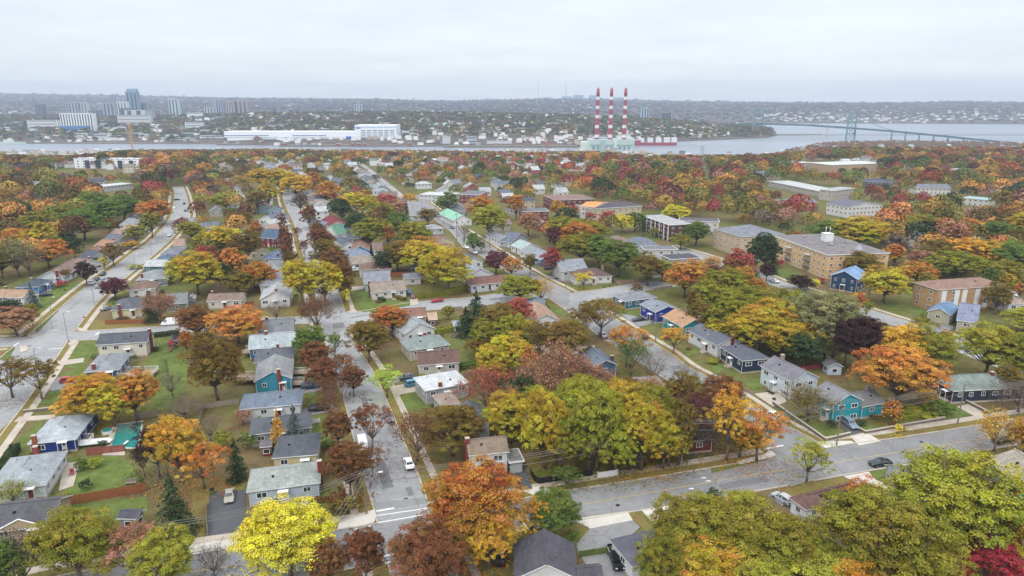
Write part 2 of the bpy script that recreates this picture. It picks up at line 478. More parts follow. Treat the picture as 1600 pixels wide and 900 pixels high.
def build_protos():
    leaf = MATS['leaf']
    for i in range(5):
        P, N, T, L = crown('round', 30, 24, 56, .03, 900 + i)
        add_proto(('full', 3), leaves_mesh('crown', P, N, .0165, T, leaf), limbs_mesh('trunk', L, seed=90 + i)[0])
    for i in range(2):
        P, N, T, L = crown('wide', 30, 24, 56, .03, 950 + i)
        add_proto(('wide', 3), leaves_mesh('crown', P, N, .0165, T, leaf), limbs_mesh('trunk', L, seed=i + 96)[0])
    # near: leaf half edge about 0.25-0.3 m on an 8 m crown
    for i in range(4):
        P, N, T, L = crown('round', 25, 20, 52, .03, 100 + i)
        add_proto(('full', 2), leaves_mesh('crown', P, N, .0215, T, leaf), limbs_mesh('trunk', L, seed=i)[0])
    for i in range(2):
        P, N, T, L = crown('wide', 25, 20, 50, .03, 150 + i)
        add_proto(('wide', 2), leaves_mesh('crown', P, N, .0215, T, leaf), limbs_mesh('trunk', L, seed=i + 20)[0])
    for i in range(4):
        P, N, T, L = crown('round', 18, 13, 28, .05, 200 + i)
        add_proto(('full', 1), leaves_mesh('crown', P, N, .036, T, leaf), limbs_mesh('trunk', L, seed=30 + i)[0])
    for i in range(2):
        P, N, T, L = crown('wide', 16, 11, 22, .05, 250 + i)
        add_proto(('wide', 1), leaves_mesh('crown', P, N, .047, T, leaf), limbs_mesh('trunk', L, seed=i + 40)[0])
    for i in range(4):
        P, N, T, L = crown('round', 10, 8, 11, .09, 300 + i)
        add_proto(('full', 0), leaves_mesh('crown', P, N, .085, T, leaf), limbs_mesh('trunk', L, seed=50 + i)[0])
    # sparse crowns: separate sprays with sky between
    for i in range(3):
        P, N, T, L = crown('multi', 12, 16, 52, .03, 400 + i)
        k = RNG.uniform(0, 1, len(P)) < .9
        add_proto(('sparse', 2), leaves_mesh('crown', P[k], N[k], .02, T[k], leaf), limbs_mesh('trunk', L, thick=.045, seed=60 + i)[0])
    # nearly bare: twigs and a few leaves left
    for i in range(3):
        _, _, _, L = crown('multi', 14, 2, 2, .03, 450 + i)
        tm, tips = limbs_mesh('trunk', L, True, .04, seed=70 + i)
        tp = np.array([tuple(t) for t in tips]); tp = np.repeat(tp, 7, 0) + RNG.normal(0, .045, (len(tp) * 7, 3))
        T = np.stack([RNG.uniform(0, 1, len(tp)), RNG.uniform(0, 1, len(tp)), RNG.uniform(0, 1, len(tp))], 1)
        add_proto(('bare', 2), leaves_mesh('crown', tp, RNG.normal(0, 1, tp.shape), .022, T, leaf), tm)
        k = RNG.uniform(0, 1, len(tp)) < .12
        add_proto(('twig', 2), leaves_mesh('crown', tp[k], RNG.normal(0, 1, tp[k].shape), .022, T[k], leaf), tm)
    # columnar ornamental
    for i in range(2):
        P, N, T, L = crown('round', 26, 12, 30, .03, 500 + i)
        add_proto(('egg', 2), leaves_mesh('crown', P, N, .04, T, leaf), limbs_mesh('trunk', L[:6], seed=80 + i)[0])
    # conifers: whorls of drooping sprays
    for i in range(3):
        rng = np.random.default_rng(600 + i); P = []; N = []; T = []; L = []
        tiers = 15
        for t in range(tiers):
            f = t / (tiers - 1); z = .16 + f * 1.8; rad = (1 - f) ** .85 * .98 + .03
            nb = int(13 - 8 * f)
            for k in range(nb):
                a = rng.uniform(0, 6.28); rr = rad * rng.uniform(.78, 1.08); m = int(70 * (1 - f * .6))
                u = rng.uniform(.12, 1, m); sp = .13 * (1.15 - u) + .03
                an = a + rng.normal(0, .16, m) * (1.2 - u * .4)
                P.append(np.stack([np.cos(an) * rr * u, np.sin(an) * rr * u, z - .16 * u ** 1.5 * rad + rng.normal(0, sp * .35, m)], 1))
                N.append(np.stack([np.cos(an) * .4, np.sin(an) * .4, np.full(m, .9)], 1))
                v = rng.uniform(.2, .8); T.append(np.stack([rng.uniform(.2, .6, m), np.clip(rng.normal(v, .2, m), 0, 1), rng.uniform(0, 1, m)], 1))
        RNGs = np.concatenate(P)
        b = MB().tube((0, 0, -.02), (0, 0, 1.9), .045, .008, 7)
        me = leaves_mesh('crown', RNGs, np.concatenate(N), .034, np.concatenate(T), leaf)
        add_proto(('conifer', 2), me, b.mesh('trunk', [MATS['bark']], True))
    # shrubs and hedges
    for i in range(3):
        P, N, T, L = crown('bush', 12, 10, 16, .05, 700 + i)
        P[:, 2] = np.maximum(P[:, 2] * .62 , .02)
        add_proto(('bush', 2), leaves_mesh('crown', P, N, .05, T, leaf), None)
    rng = np.random.default_rng(800); n = 5200
    P = rng.uniform(-1, 1, (n, 3)); f = rng.integers(0, 5, n)
    for k, (ax, sg) in enumerate(((0, 1), (0, -1), (1, 1), (1, -1), (2, 1))):
        P[f == k, ax] = sg * rng.uniform(.82, 1.05, (f == k).sum())
    N = np.where(np.abs(P) > .8, np.sign(P), 0) * 1.0 + .1
    T = rng.uniform(0, 1, (n, 3)); P[:, 2] = P[:, 2] * .5 + .5
    PROTO[('hedge', 2)] = [(leaves_mesh('foliage', P, N, .05, T, leaf), None)]

PAL = {  # key: colour, hue drift, word
 'g': ('72833a', .35, 'green'), 'dg': ('4a5a3a', .2, 'dark green'), 'ol': ('948a30', .55, 'olive green'), 'go': ('c0962a', .8, 'golden olive'),
 'y': ('ecd530', .25, 'bright yellow'), 'yg': ('a8a234', .45, 'yellow green'), 'yo': ('dc9a2c', .45, 'amber yellow'), 'o': ('cc7a36', .5, 'orange'),
 'or': ('c46a34', .75, 'orange red'), 'r': ('b14c46', .3, 'red'), 'cr': ('b43a4a', .12, 'crimson'), 'rb': ('885839', .25, 'rusty brown'),
 'br': ('7d6c60', .2, 'brown'), 'sal': ('b27a62', .3, 'salmon pink'), 'dp': ('4a3432', .1, 'dark purple'), 'pu': ('6e3e44', .15, 'maroon'),
 'po': ('979662', .4, 'pale olive'), 'ob': ('80652f', .5, 'bronze brown'), 'bs': ('6c7c72', .1, 'blue green'), 'lime': ('b2c844', .2, 'lime green')}
LEAFK = 0.80

TREES = []       # (empty, desc, kind)
TREE_XY = []
def tree(x, y, z, r, h, col, kind='full', lod=2, rnd=random, name='tree', nocrown=False):
    pal = PAL[col]
    key = (kind, lod)
    if key not in PROTO: key = (kind, 2)
    if key not in PROTO: key = (kind, 1)
    cm, tm = rnd.choice(PROTO[key])
    root = empty(name, (x, y, z), rnd.uniform(0, 6.28))
    sx = rnd.uniform(.88, 1.12)
    c = obj('crown', cm, root, scale=(r * sx, r / sx, h / 2))
    lc = lin(pal[0]); k = LEAFK * rnd.uniform(.9, 1.1)
    c.color = (min(1, lc[0] * k), min(1, lc[1] * k * rnd.uniform(.93, 1.07)), lc[2] * k, pal[1])
    if tm is not None:
        obj('trunk', tm, root, scale=(r * sx, r / sx, h / 2))
    TREES.append((root, pal[2], kind, (x, y, z + h * .6), r, col)); TREE_XY.append((x, y, r))
    return root

def tree_px(x, yt, yb, w, col, kind='full', lod=None):
    r0 = w / 2
    if yb <= 0: yb = yt + w * .98
    p = G(x, yb)
    if p.y > 850:
        p = GT(x, yb)
    t = depth(p); r = r0 * t / F * (1.22 if 26 < w < 84 and col != 'rb' else 1.1 if w < 84 else 1.05)
    ht = zfor(yt, p.y) - p.z
    # crown top leans towards the viewer: correct for the crown's own depth
    ht = max(ht, .8)
    if lod is None: lod = 3 if w > 72 else 2 if w > 34 else (1 if w > 20 else 0)
    return tree(p.x, p.y, p.z, r, ht, col, kind, lod)
# ---------------------------------------------------------------- ground, water
def build_ground():
    rows = [-330 + 300, -100, 0, 60, 120, 180, 240, 320, 420, 520, 620, 720, 800, 850]
    y = 860.0
    while y < 9500:
        rows.append(y); y += 9 if y < 2000 else (14 if y < 3200 else (30 if y < 5000 else 60))
    rows = np.array(rows, float); rows = rows[rows >= -40]
    rows = np.concatenate([[-290.0, -200.0, -120.0], rows]); rows = np.unique(rows)
    s = np.linspace(-1.25, 1.25, 361)
    Y, S = np.meshgrid(rows, s, indexing='ij'); X = S * (Y + 300)
    Z = terr(X, Y)
    nr, nc = Y.shape
    V = np.stack([X, Y, Z], -1).reshape(-1, 3)
    i = np.arange(nr - 1)[:, None] * nc + np.arange(nc - 1)[None, :]
    Fc = np.stack([i, i + 1, i + nc + 1, i + nc], -1).reshape(-1, 4)
    me = bpy.data.meshes.new('ground')
    me.vertices.add(len(V)); me.vertices.foreach_set('co', V.astype(np.float32).ravel())
    me.loops.add(len(Fc) * 4); me.loops.foreach_set('vertex_index', Fc.astype(np.int32).ravel())
    me.polygons.add(len(Fc)); me.polygons.foreach_set('loop_start', np.arange(0, len(Fc) * 4, 4, dtype=np.int32))
    me.polygons.foreach_set('loop_total', np.full(len(Fc), 4, np.int32))
    me.materials.append(MATS['ground']); me.update(); me.validate()
    tag(obj('ground', me), kind='structure')
    w = mesh('water', [(-9000, 950, SEA), (9000, 950, SEA), (9000, 9000, SEA), (-9000, 9000, SEA)], [(0, 1, 2, 3)], [MATS['water']])
    tag(obj('water', w), kind='structure')

# ---------------------------------------------------------------- roads
def smooth(pts, n=3):
    """Catmull-Rom through 2d points"""
    P = [Vector((p[0], p[1])) for p in pts]
    if len(P) < 3: 
        return P
    out = []
    E = [P[0] * 2 - P[1]] + P + [P[-1] * 2 - P[-2]]
    for i in range(1, len(E) - 2):
        a, b, c, d = E[i - 1:i + 3]
        for k in range(n):
            t = k / n
            out.append(.5 * ((2 * b) + (c - a) * t + (2 * a - 5 * b + 4 * c - d) * t * t + (3 * b - a - 3 * c + d) * t ** 3))
    out.append(P[-1]); return out

def resample(P, step):
    out = [P[0].copy()]; acc = 0
    for a, b in zip(P, P[1:]):
        L = (b - a).length; d = step - acc
        while d <= L:
            out.append(a.lerp(b, d / L)); d += step
        acc = (acc + L) % step if L else acc
        acc = L - (d - step)
    out.append(P[-1].copy()); return out

def px_line(pts): return smooth([G(x, y).xy for x, y in pts], 4)

ROADPOLY = []   # list of closed polygons (left edge + reversed right edge)
def inside(p, poly):
    x, y = p[0], p[1]; c = False; n = len(poly); j = n - 1
    for i in range(n):
        xi, yi = poly[i][0], poly[i][1]; xj, yj = poly[j][0], poly[j][1]
        if (yi > y) != (yj > y) and x < (xj - xi) * (y - yi) / (yj - yi) + xi: c = not c
        j = i
    return c

class Road: pass
ROADS = []
def road(name, left, right, m, z, world=False):
    r = Road(); r.name = name
    r.L = left if world else px_line(left); r.R = right if world else px_line(right)
    r.poly = list(r.L) + list(r.R)[::-1]; r.m = m; r.z = z
    xs = [p[0] for p in r.poly]; ys = [p[1] for p in r.poly]; r.bb = (min(xs), max(xs), min(ys), max(ys))
    ROADS.append(r)
    return r

def road_c(name, centre, width, m, z):
    """road from a centre line in photo pixels and a width in metres"""
    P = resample(px_line(centre), 6); L = []; Rr = []
    for i, p in enumerate(P):
        d = (P[min(i + 1, len(P) - 1)] - P[max(i - 1, 0)]).normalized(); n = Vector((-d.y, d.x))
        L.append(p + n * width / 2); Rr.append(p - n * width / 2)
    return road(name, L, Rr, m, z, True)

def in_road(p, skip=None, grow=0):
    for r in ROADS:
        if r is skip: continue
        b = r.bb
        if p[0] < b[0] - grow or p[0] > b[1] + grow or p[1] < b[2] - grow or p[1] > b[3] + grow: continue
        if inside(p, r.poly): return True
        if grow:
            for k in range(6):
                a = k * 1.047
                if inside((p[0] + grow * math.cos(a), p[1] + grow * math.sin(a)), r.poly): return True
    return False

def strip(b, line, side, o0, o1, z0, z1, own, mi=0, gap=None):
    """raised strip beside a road edge, offset o0..o1 to one side, broken where it would cross another road"""
    P = resample(line, 2.0); n = len(P); ok = []; A = []; B = []
    for i, p in enumerate(P):
        d = (P[min(i + 2, n - 1)] - P[max(i - 2, 0)])
        if d.length < 1e-6: d = Vector((0, 1))
        d.normalize(); nn = Vector((-d.y, d.x)) * side
        a, c = p + nn * o0, p + nn * o1; A.append(a); B.append(c)
        ok.append(not (in_road((a + c) / 2, own) or in_road(a, own) or in_road(c, own)))
    i = 0
    while i < n:
        if not ok[i]: i += 1; continue
        j = i
        while j + 1 < n and ok[j + 1]: j += 1
        if j > i:
            for k in range(i, j):
                a, c, a2, c2 = A[k], B[k], A[k + 1], B[k + 1]
                base = len(b.v)
                b.v += [(a.x, a.y, z1), (c.x, c.y, z1), (c2.x, c2.y, z1), (a2.x, a2.y, z1), (a.x, a.y, z0), (c.x, c.y, z0), (c2.x, c2.y, z0), (a2.x, a2.y, z0)]
                fs = [(0, 1, 2, 3) if side < 0 else (3, 2, 1, 0), (0, 3, 7, 4), (1, 5, 6, 2)]
                if k == i: fs.append((0, 4, 5, 1))
                if k == j - 1: fs.append((3, 2, 6, 7))
                for f in fs: b.f.append(tuple(base + q for q in f)); b.m.append(mi)
        i = j + 1

def build_roads():
    M = MATS
    A = road('west_road', [(271, 292), (273, 300), (271, 325), (265, 342), (240, 372), (212, 392), (175, 420), (136, 447), (96, 480), (43, 525), (5, 556), (-90, 640), (-180, 730)],
             [(286, 292), (291, 305), (295, 325), (296, 340), (275, 365), (250, 390), (207, 425), (160, 465), (127, 503), (97, 545), (42, 625), (0, 680), (-70, 775)], 'asphalt_old', .004)
    B = road('centre_road', [(427, 250), (432, 262), (438, 282), (444, 315), (460, 350), (475, 400), (492, 455), (507, 527), (522, 580), (540, 630), (555, 690), (572, 750), (590, 812), (616, 910), (650, 1010)],
             [(441, 250), (447, 262), (455, 285), (465, 315), (483, 350), (507, 405), (530, 460), (550, 527), (572, 565), (587, 590), (607, 635), (630, 690), (650, 737), (668, 785), (700, 868), (745, 980)], 'asphalt_old', .008)
    E1 = road('cross_street', [(108, 519), (200, 513), (260, 510), (330, 505), (400, 498), (470, 495), (510, 493)], [(108, 533), (200, 528), (270, 521), (330, 516), (400, 509), (470, 506), (514, 505)], 'asphalt_old', .012)
    W = road('west_cross_street', [(-120, 530), (0, 529), (60, 524)], [(-120, 549), (0, 543), (60, 539)], 'asphalt_old', .016)
    E2 = road('east_cross_street', [(530, 487), (560, 487), (600, 480), (650, 472), (732, 465), (780, 459), (842, 452), (870, 453)], [(540, 508), (575, 503), (610, 496), (660, 486), (720, 481), (790, 473), (850, 466), (880, 466)], 'asphalt_old', .020)
    C = road('east_road', [(640, 308), (664, 326), (683, 346), (705, 362), (722, 383), (757, 403), (800, 430), (830, 448), (884, 484), (930, 520), (990, 560), (1047, 597), (1100, 632), (1150, 664), (1190, 693), (1215, 722), (1235, 760)],
             [(652, 305), (680, 325), (700, 343), (740, 368), (770, 387), (826, 422), (860, 441), (893, 458), (960, 498), (1012, 531), (1045, 551), (1075, 574), (1110, 592), (1160, 623), (1215, 659), (1277, 692), (1330, 735)], 'asphalt_mid', .024)
    E3 = road('branch_street', [(890, 458), (905, 456), (940, 452), (987, 444), (1030, 439)], [(890, 476), (920, 470), (955, 465), (1015, 453), (1060, 447)], 'asphalt_old', .028)
    D = road('main_road', [(-60, 935), (100, 900), (300, 865), (390, 852), (527, 829), (600, 818), (700, 801), (800, 784), (862, 772), (1050, 742), (1200, 717), (1287, 700), (1375, 689), (1462, 676), (1600, 654), (1800, 624)],
             [(-60, 1010), (290, 935), (560, 886), (700, 853), (775, 839), (800, 833), (910, 812), (1060, 788), (1130, 776), (1200, 764), (1320, 742), (1450, 720), (1522, 707), (1600, 693), (1800, 660)], 'asphalt_mid', .032)
    Fr = road_c('apartment_road', [(1040, 385), (1085, 398), (1120, 409), (1160, 421), (1215, 443), (1290, 467), (1370, 494), (1440, 516), (1490, 538), (1560, 566), (1680, 610)], 8.5, 'asphalt_old', .036)
    Fb = road_c('apartment_side_street', [(1120, 409), (1165, 404), (1195, 402)], 7, 'asphalt_old', .040)
    U1 = road_c('upper_street', [(552, 247), (580, 268), (610, 292), (640, 318)], 5.5, 'asphalt_old', .044)
    for r in ROADS:
        b = MB(); L = resample(r.L, 4); Rr = resample(r.R, 4)
        n = max(len(L), len(Rr))
        def pick(P, f):
            k = f * (len(P) - 1); i = min(int(k), len(P) - 2); return P[i].lerp(P[i + 1], k - i)
        prev = None
        for i in range(n):
            f = i / (n - 1); a, c = pick(L, f), pick(Rr, f)
            if prev: b.poly([(prev[0].x, prev[0].y, r.z), (prev[1].x, prev[1].y, r.z), (c.x, c.y, r.z), (a.x, a.y, r.z)])
            prev = (a, c)
        me = b.mesh(r.name, [M[r.m]])
        for p in me.polygons:
            if p.normal.z < 0: p.flip()
        tag(obj(r.name, me), kind='structure')
    # kerbs, verges and sidewalks: one set per road
    def edge(r, line, side, walk=True, verge=2.0, zk=0, ww=1.5, kmat='concrete'):
        e = zk * .003
        b = MB(); strip(b, line, side, 0, .32, 0, .13 + e, r); 
        if b.f: tag(obj('kerb', b.mesh('kerb', [M[kmat]])), kind='structure')
        if verge:
            b = MB(); strip(b, line, side, .325, verge, 0, .09 + e, r)
            if b.f: tag(obj('grass_verge', b.mesh('grass_verge', [M['verge']])), kind='structure')
        if walk:
            b = MB(); strip(b, line, side, verge + .005, verge + ww, 0, .11 + e, r)
            if b.f: tag(obj('sidewalk', b.mesh('sidewalk', [M['concrete']])), kind='structure')
    edge(A, A.L, -1, zk=0, verge=2.6, ww=1.7); edge(A, A.R, 1, zk=1, verge=1.9, ww=1.7)
    edge(B, B.L, -1, zk=2, verge=2.9); edge(B, B.R, 1, zk=3, verge=2.3)
    edge(E1, E1.L, 1, walk=False, verge=0, zk=4); edge(E1, E1.R, -1, walk=False, verge=0, zk=5)
    edge(W, W.L, 1, verge=1.4, zk=6); edge(W, W.R, -1, verge=1.4, zk=7)
    edge(E2, E2.L, 1, walk=False, verge=0, zk=8); edge(E2, E2.R, -1, walk=False, verge=0, zk=9)
    edge(C, C.L, -1, walk=False, verge=0, zk=10); edge(C, C.R, 1, zk=11, verge=1.9)
    edge(E3, E3.L, 1, walk=False, verge=0, zk=12); edge(E3, E3.R, -1, walk=False, verge=0, zk=13)
    edge(D, D.L, 1, zk=14, verge=2.3, ww=1.9); edge(D, D.R, -1, zk=15, walk=False, verge=0)
    edge(Fr, Fr.L, 1, zk=16, verge=1.5, ww=1.8); edge(Fr, Fr.R, -1, zk=17, walk=False, verge=0)

def sheet(name, pts, mat, z, kind='structure', thick=None, label=None, cat=None):
    """flat piece of ground cover outlined in photo pixels; thick = slab down to the ground"""
    P = [G(x, y).xy for x, y in pts]
    b = MB(); b.prism([(p.x, p.y) for p in P], -.02, z)
    o = obj(name, b.mesh(name, [MATS[mat]])); tag(o, label, cat, None, kind); return o

def mark(pts, w, z=.05, mat='marking', name='road_marking'):
    P = [G(x, y).xy for x, y in pts]; b = MB()
    for a, c in zip(P, P[1:]):
        d = (c - a).normalized(); n = Vector((-d.y, d.x)) * w / 2
        b.poly([(a.x + n.x, a.y + n.y, z), (a.x - n.x, a.y - n.y, z), (c.x - n.x, c.y - n.y, z), (c.x + n.x, c.y + n.y, z)])
    me = b.mesh(name, [MATS[mat]])
    for p in me.polygons:
        if p.normal.z < 0: p.flip()
    return tag(obj(name, me), kind='structure')

def mark_poly(pts, z=.05, mat='marking', name='road_marking'):
    b = MB(); b.poly([(*G(x, y).xy, z) for x, y in pts]); me = b.mesh(name, [MATS[mat]])
    for p in me.polygons:
        if p.normal.z < 0: p.flip()
    return tag(obj(name, me), kind='structure')

def build_surface():
    mark([(588, 799), (616, 794)], .5); mark([(588, 806), (671, 794)], .28); mark([(585, 818), (660, 805)], .28)
    mark([(557, 826), (547, 857)], .35); mark([(579, 819), (576, 826)], .3)
    mark([(600, 869), (640, 862)], .35); mark([(602, 880), (640, 872)], .35)
    mark([(703, 824), (712, 842)], .35); mark([(806, 800), (826, 829)], .35)
    mark([(905, 789), (1050, 764), (1200, 738)], .14, mat='yellow', name='centre_line')
    mark([(1200, 738), (1240, 732), (1327, 719), (1545, 684), (1700, 660)], .14, mat='yellow', name='centre_line')
    mark([(290, 895), (400, 880), (540, 857)], .14, mat='yellow', name='centre_line')
    mark([(69, 518), (91, 515)], .45); mark([(21, 541), (30, 535)], .5); mark([(75, 546), (98, 544)], .45)
    mark([(149, 524), (155, 519)], .5); mark([(1195, 702), (1224, 696)], .5); mark([(90, 504), (94, 504)], .3)
    for x, y in ((1099, 747), (1106, 752), (1080, 764)):
        s = 1 if x > 1090 else 1
        mark_poly([(x - 5, y), (x + 2, y - 1.6), (x + 5, y), (x + 4, y + .5), (x - 2, y + .6)], name='road_arrow')
    mark_poly([(519, 506), (537, 504), (539, 512), (521, 513.5)], mat='patch', name='asphalt_patch')
    rnd = random.Random(9)
    for k in range(34):       # repairs, lids and oil stained strips on the roads
        r = ROADS[rnd.choice((0, 0, 1, 1, 1, 4, 5, 5, 7, 7, 7, 8))]; f = rnd.uniform(.1, .9)
        a, c = r.L[int(f * (len(r.L) - 2))], r.L[int(f * (len(r.L) - 2)) + 1]; q = r.R[int(f * (len(r.R) - 2))]
        d = (c - a).normalized(); n_ = Vector((-d.y, d.x)); m_ = a.lerp(q, rnd.uniform(.25, .75))
        if not inside(m_, r.poly): continue
        b = MB(); z = r.z + .003 + .0001 * k
        if rnd.random() < .45: l_, w_, mt = rnd.uniform(.35, .4), rnd.uniform(.35, .4), 'dark'
        else: l_, w_, mt = rnd.uniform(1.5, 7), rnd.uniform(.5, 1.4), rnd.choice(('patch', 'asphalt_mid', 'asphalt_old'))
        P = [m_ + d * sx * l_ + n_ * sy * w_ for sx, sy in ((-1, -1), (1, -1), (1, 1), (-1, 1))]
        b.poly([(p.x, p.y, z) for p in P]); me = b.mesh('manhole_lid' if mt == 'dark' else 'asphalt_patch', [MATS[mt]])
        for p in me.polygons:
            if p.normal.z < 0: p.flip()
        tag(obj(me.name, me), kind='structure')
    mark_poly([(583, 800), (668, 786), (664, 777), (574, 786), (577, 793)], z=.034, mat='asphalt_mid', name='asphalt_patch')
    # lawns
    L = [[(232, 535), (290, 530), (297, 590), (270, 632), (232, 650), (240, 592), (232, 570)], [(98, 740), (112, 716), (190, 713), (222, 745), (222, 764), (100, 775)],
         [(107, 790), (228, 776), (232, 800), (190, 818), (110, 806)], [(456, 793), (475, 775), (500, 766), (540, 762), (545, 790), (500, 800)],
         [(475, 613), (511, 610), (516, 635), (480, 637)], [(490, 654), (518, 649), (530, 690), (497, 700)], [(463, 543), (482, 547), (487, 570), (461, 575)],
         [(548, 458), (572, 452), (590, 462), (641, 470), (640, 478), (600, 484), (566, 488)], [(618, 622), (660, 615), (684, 636), (634, 641)], [(720, 560), (746, 557), (750, 571), (722, 574)],
         [(58, 520), (92, 485), (73, 468), (38, 500)], [(26, 690), (70, 651), (62, 675), (38, 700), (22, 702)], [(60, 612), (112, 610), (104, 630), (54, 634)], [(0, 546), (24, 543), (14, 560), (-10, 564)],
         [(96, 582), (132, 575), (135, 590), (92, 598)], [(100, 560), (140, 530), (150, 545), (130, 575), (104, 575)],
         [(1232, 655), (1268, 660), (1322, 677), (1300, 684), (1245, 664)], [(1340, 668), (1385, 666), (1475, 640), (1506, 652), (1476, 658), (1375, 676), (1350, 675)],
         [(1114, 566), (1131, 562), (1136, 575), (1118, 580)], [(1062, 548), (1085, 542), (1098, 551), (1076, 557)], [(1108, 570), (1120, 562), (1134, 578), (1118, 585)],
         [(1160, 596), (1192, 590), (1202, 603), (1178, 610)], [(846, 466), (884, 487), (875, 492), (846, 480)], [(853, 424), (880, 436), (868, 438), (850, 430)],
         [(884, 443), (905, 450), (893, 457), (878, 446)], [(957, 487), (988, 482), (1000, 492), (975, 498)], [(1210, 414), (1262, 432), (1240, 437), (1206, 430)],
         [(1373, 470), (1412, 474), (1408, 486), (1384, 484)], [(1367, 750), (1420, 735), (1450, 724), (1448, 715), (1362, 738)], [(832, 738), (860, 728), (890, 740), (838, 756)],
         [(60, 478), (90, 468), (108, 452), (82, 448), (66, 462)], [(84, 445), (112, 440), (130, 446), (104, 462)], [(960, 445), (985, 438), (975, 432), (955, 436)],
         [(430, 365), (446, 362), (450, 372), (430, 376)], [(432, 378), (449, 377), (452, 388), (434, 388)], [(1112, 740), (1150, 730), (1200, 718), (1199, 714), (1110, 727)],
         [(1455, 640), (1500, 636), (1560, 640), (1500, 652)], [(700, 620), (735, 612), (745, 640), (700, 640)], [(1206, 640), (1222, 637), (1230, 650), (1216, 652)],
         [(1425, 470), (1470, 480), (1450, 497), (1416, 487)], [(1004, 365), (1030, 362), (1036, 375), (1008, 374)]]
    for i, p in enumerate(L): sheet('lawn', p, 'lawn', .04 + .0015 * i)
    Y = [[(1215, 548), (1288, 572), (1300, 600), (1240, 575)], [(1320, 578), (1370, 600), (1420, 640), (1330, 605)], [(140, 500), (230, 505), (280, 500), (275, 508), (142, 516)], [(415, 480), (475, 478), (478, 494), (408, 496)],
         [(800, 705), (870, 700), (880, 745), (836, 757)], [(660, 690), (700, 740), (690, 800), (668, 770)], [(1220, 765), (1318, 745), (1337, 756), (1245, 782), (1222, 775)], [(15, 470), (55, 480), (38, 520), (-10, 522)], [(803, 838), (905, 815), (920, 825), (915, 845), (890, 855)], [(980, 803), (993, 800), (1022, 824), (1010, 832)],
         [(300, 750), (382, 745), (384, 780), (330, 772), (318, 838), (298, 845)], [(1120, 705), (1200, 690), (1196, 706), (1110, 722)], [(0, 690), (45, 655), (26, 650), (-20, 690)]]
    for i, p in enumerate(Y): sheet('dry_grass', p, 'verge', .016 + .0015 * i)
    # driveways and yards
    dz = .142
    Dv = [([(328, 770), (384, 766), (381, 834), (322, 840)], 'asphalt_new'), ([(318, 842), (395, 830), (398, 850), (300, 868), (290, 858)], 'concrete_new'), ([(75, 612), (90, 590), (128, 594), (120, 607)], 'asphalt_mid'),
          ([(450, 608), (512, 604), (514, 610), (462, 617)], 'asphalt_mid'), ([(470, 640), (525, 636), (528, 643), (475, 650)], 'asphalt_mid'), ([(610, 606), (665, 592), (672, 608), (620, 618)], 'concrete'), ([(596, 595), (612, 590), (640, 583), (650, 589), (612, 600)], 'asphalt_mid'),
          ([(1310, 665), (1325, 656), (1352, 676), (1330, 681)], 'asphalt_new'), ([(1329, 683), (1356, 678), (1376, 690), (1342, 697)], 'concrete_new'), ([(1495, 636), (1520, 630), (1540, 650), (1524, 652)], 'concrete'),
          ([(894, 812), (980, 800), (989, 814), (922, 827)], 'concrete_new'), ([(922, 827), (988, 814), (1000, 825), (960, 862), (905, 868), (900, 852)], 'asphalt_mid'), ([(1001, 797), (1058, 788), (1040, 806), (1024, 822)], 'concrete_new'), ([(905, 868), (960, 862), (985, 905), (935, 910)], 'asphalt_mid'),
          ([(1318, 745), (1357, 738), (1367, 750), (1396, 762), (1375, 768), (1345, 758)], 'concrete_new'), ([(640, 468), (652, 466), (654, 476), (642, 478)], 'concrete'), ([(585, 800), (530, 818), (527, 829), (560, 824), (586, 815)], 'concrete_new'),
          ([(818, 768), (840, 760), (860, 766), (862, 772), (840, 777)], 'concrete_new'), ([(800, 726), (820, 722), (832, 765), (812, 768)], 'asphalt_new'), ([(1200, 705), (1208, 706), (1211, 713), (1203, 717), (1190, 717)], 'concrete'),
          ([(860, 430), (905, 437), (895, 442), (856, 436)], 'asphalt_mid'), ([(968, 490), (1000, 496), (1020, 506), (996, 512)], 'asphalt_mid'), ([(1178, 616), (1215, 612), (1230, 628), (1208, 636)], 'concrete'), ([(820, 535), (850, 530), (870, 545), (930, 540), (925, 552), (860, 556)], 'concrete'),
          ([(175, 668), (200, 665), (195, 712), (160, 712)], 'concrete'), ([(100, 725), (125, 722), (115, 760), (92, 768)], 'concrete'), ([(1000, 420), (1030, 412), (1052, 425), (1020, 436)], 'asphalt_mid'), ([(1545, 455), (1580, 452), (1600, 470), (1560, 478)], 'asphalt_mid'), ([(1450, 516), (1475, 506), (1492, 512), (1472, 524)], 'asphalt_mid'),
          ([(22, 660), (88, 655), (86, 649), (30, 652)], 'concrete'), ([(88, 565), (132, 560), (130, 567), (92, 572)], 'concrete'), ([(1200, 775), (1218, 768), (1232, 782), (1222, 792)], 'asphalt_mid'), ([(548, 449), (570, 447), (568, 452), (549, 455)], 'concrete'), ([(1206, 395), (1160, 398), (1158, 412), (1204, 405)], 'concrete')]
    for i, (p, m) in enumerate(Dv): sheet('driveway', p, m, dz + .0017 * i)
    # corner fillets of pavement
    for i, p in enumerate([[(586, 797), (575, 800), (560, 823), (584, 818), (588, 808)], [(1205, 706), (1196, 710), (1150, 722), (1156, 726), (1200, 717), (1212, 711)], [(1277, 692), (1290, 690), (1330, 690), (1335, 693), (1290, 701), (1280, 697)],
                           [(542, 487), (555, 484), (560, 489), (548, 490)], [(110, 541), (118, 536), (124, 532), (112, 533), (106, 538)], [(122, 512), (134, 515), (140, 519), (128, 519), (121, 516)], [(42, 526), (52, 523), (62, 524), (50, 528)], [(30, 541), (42, 541), (44, 548), (32, 552)]]):
        sheet('kerb_corner', p, 'concrete_new' if i < 3 else 'concrete', .19 + .002 * i)
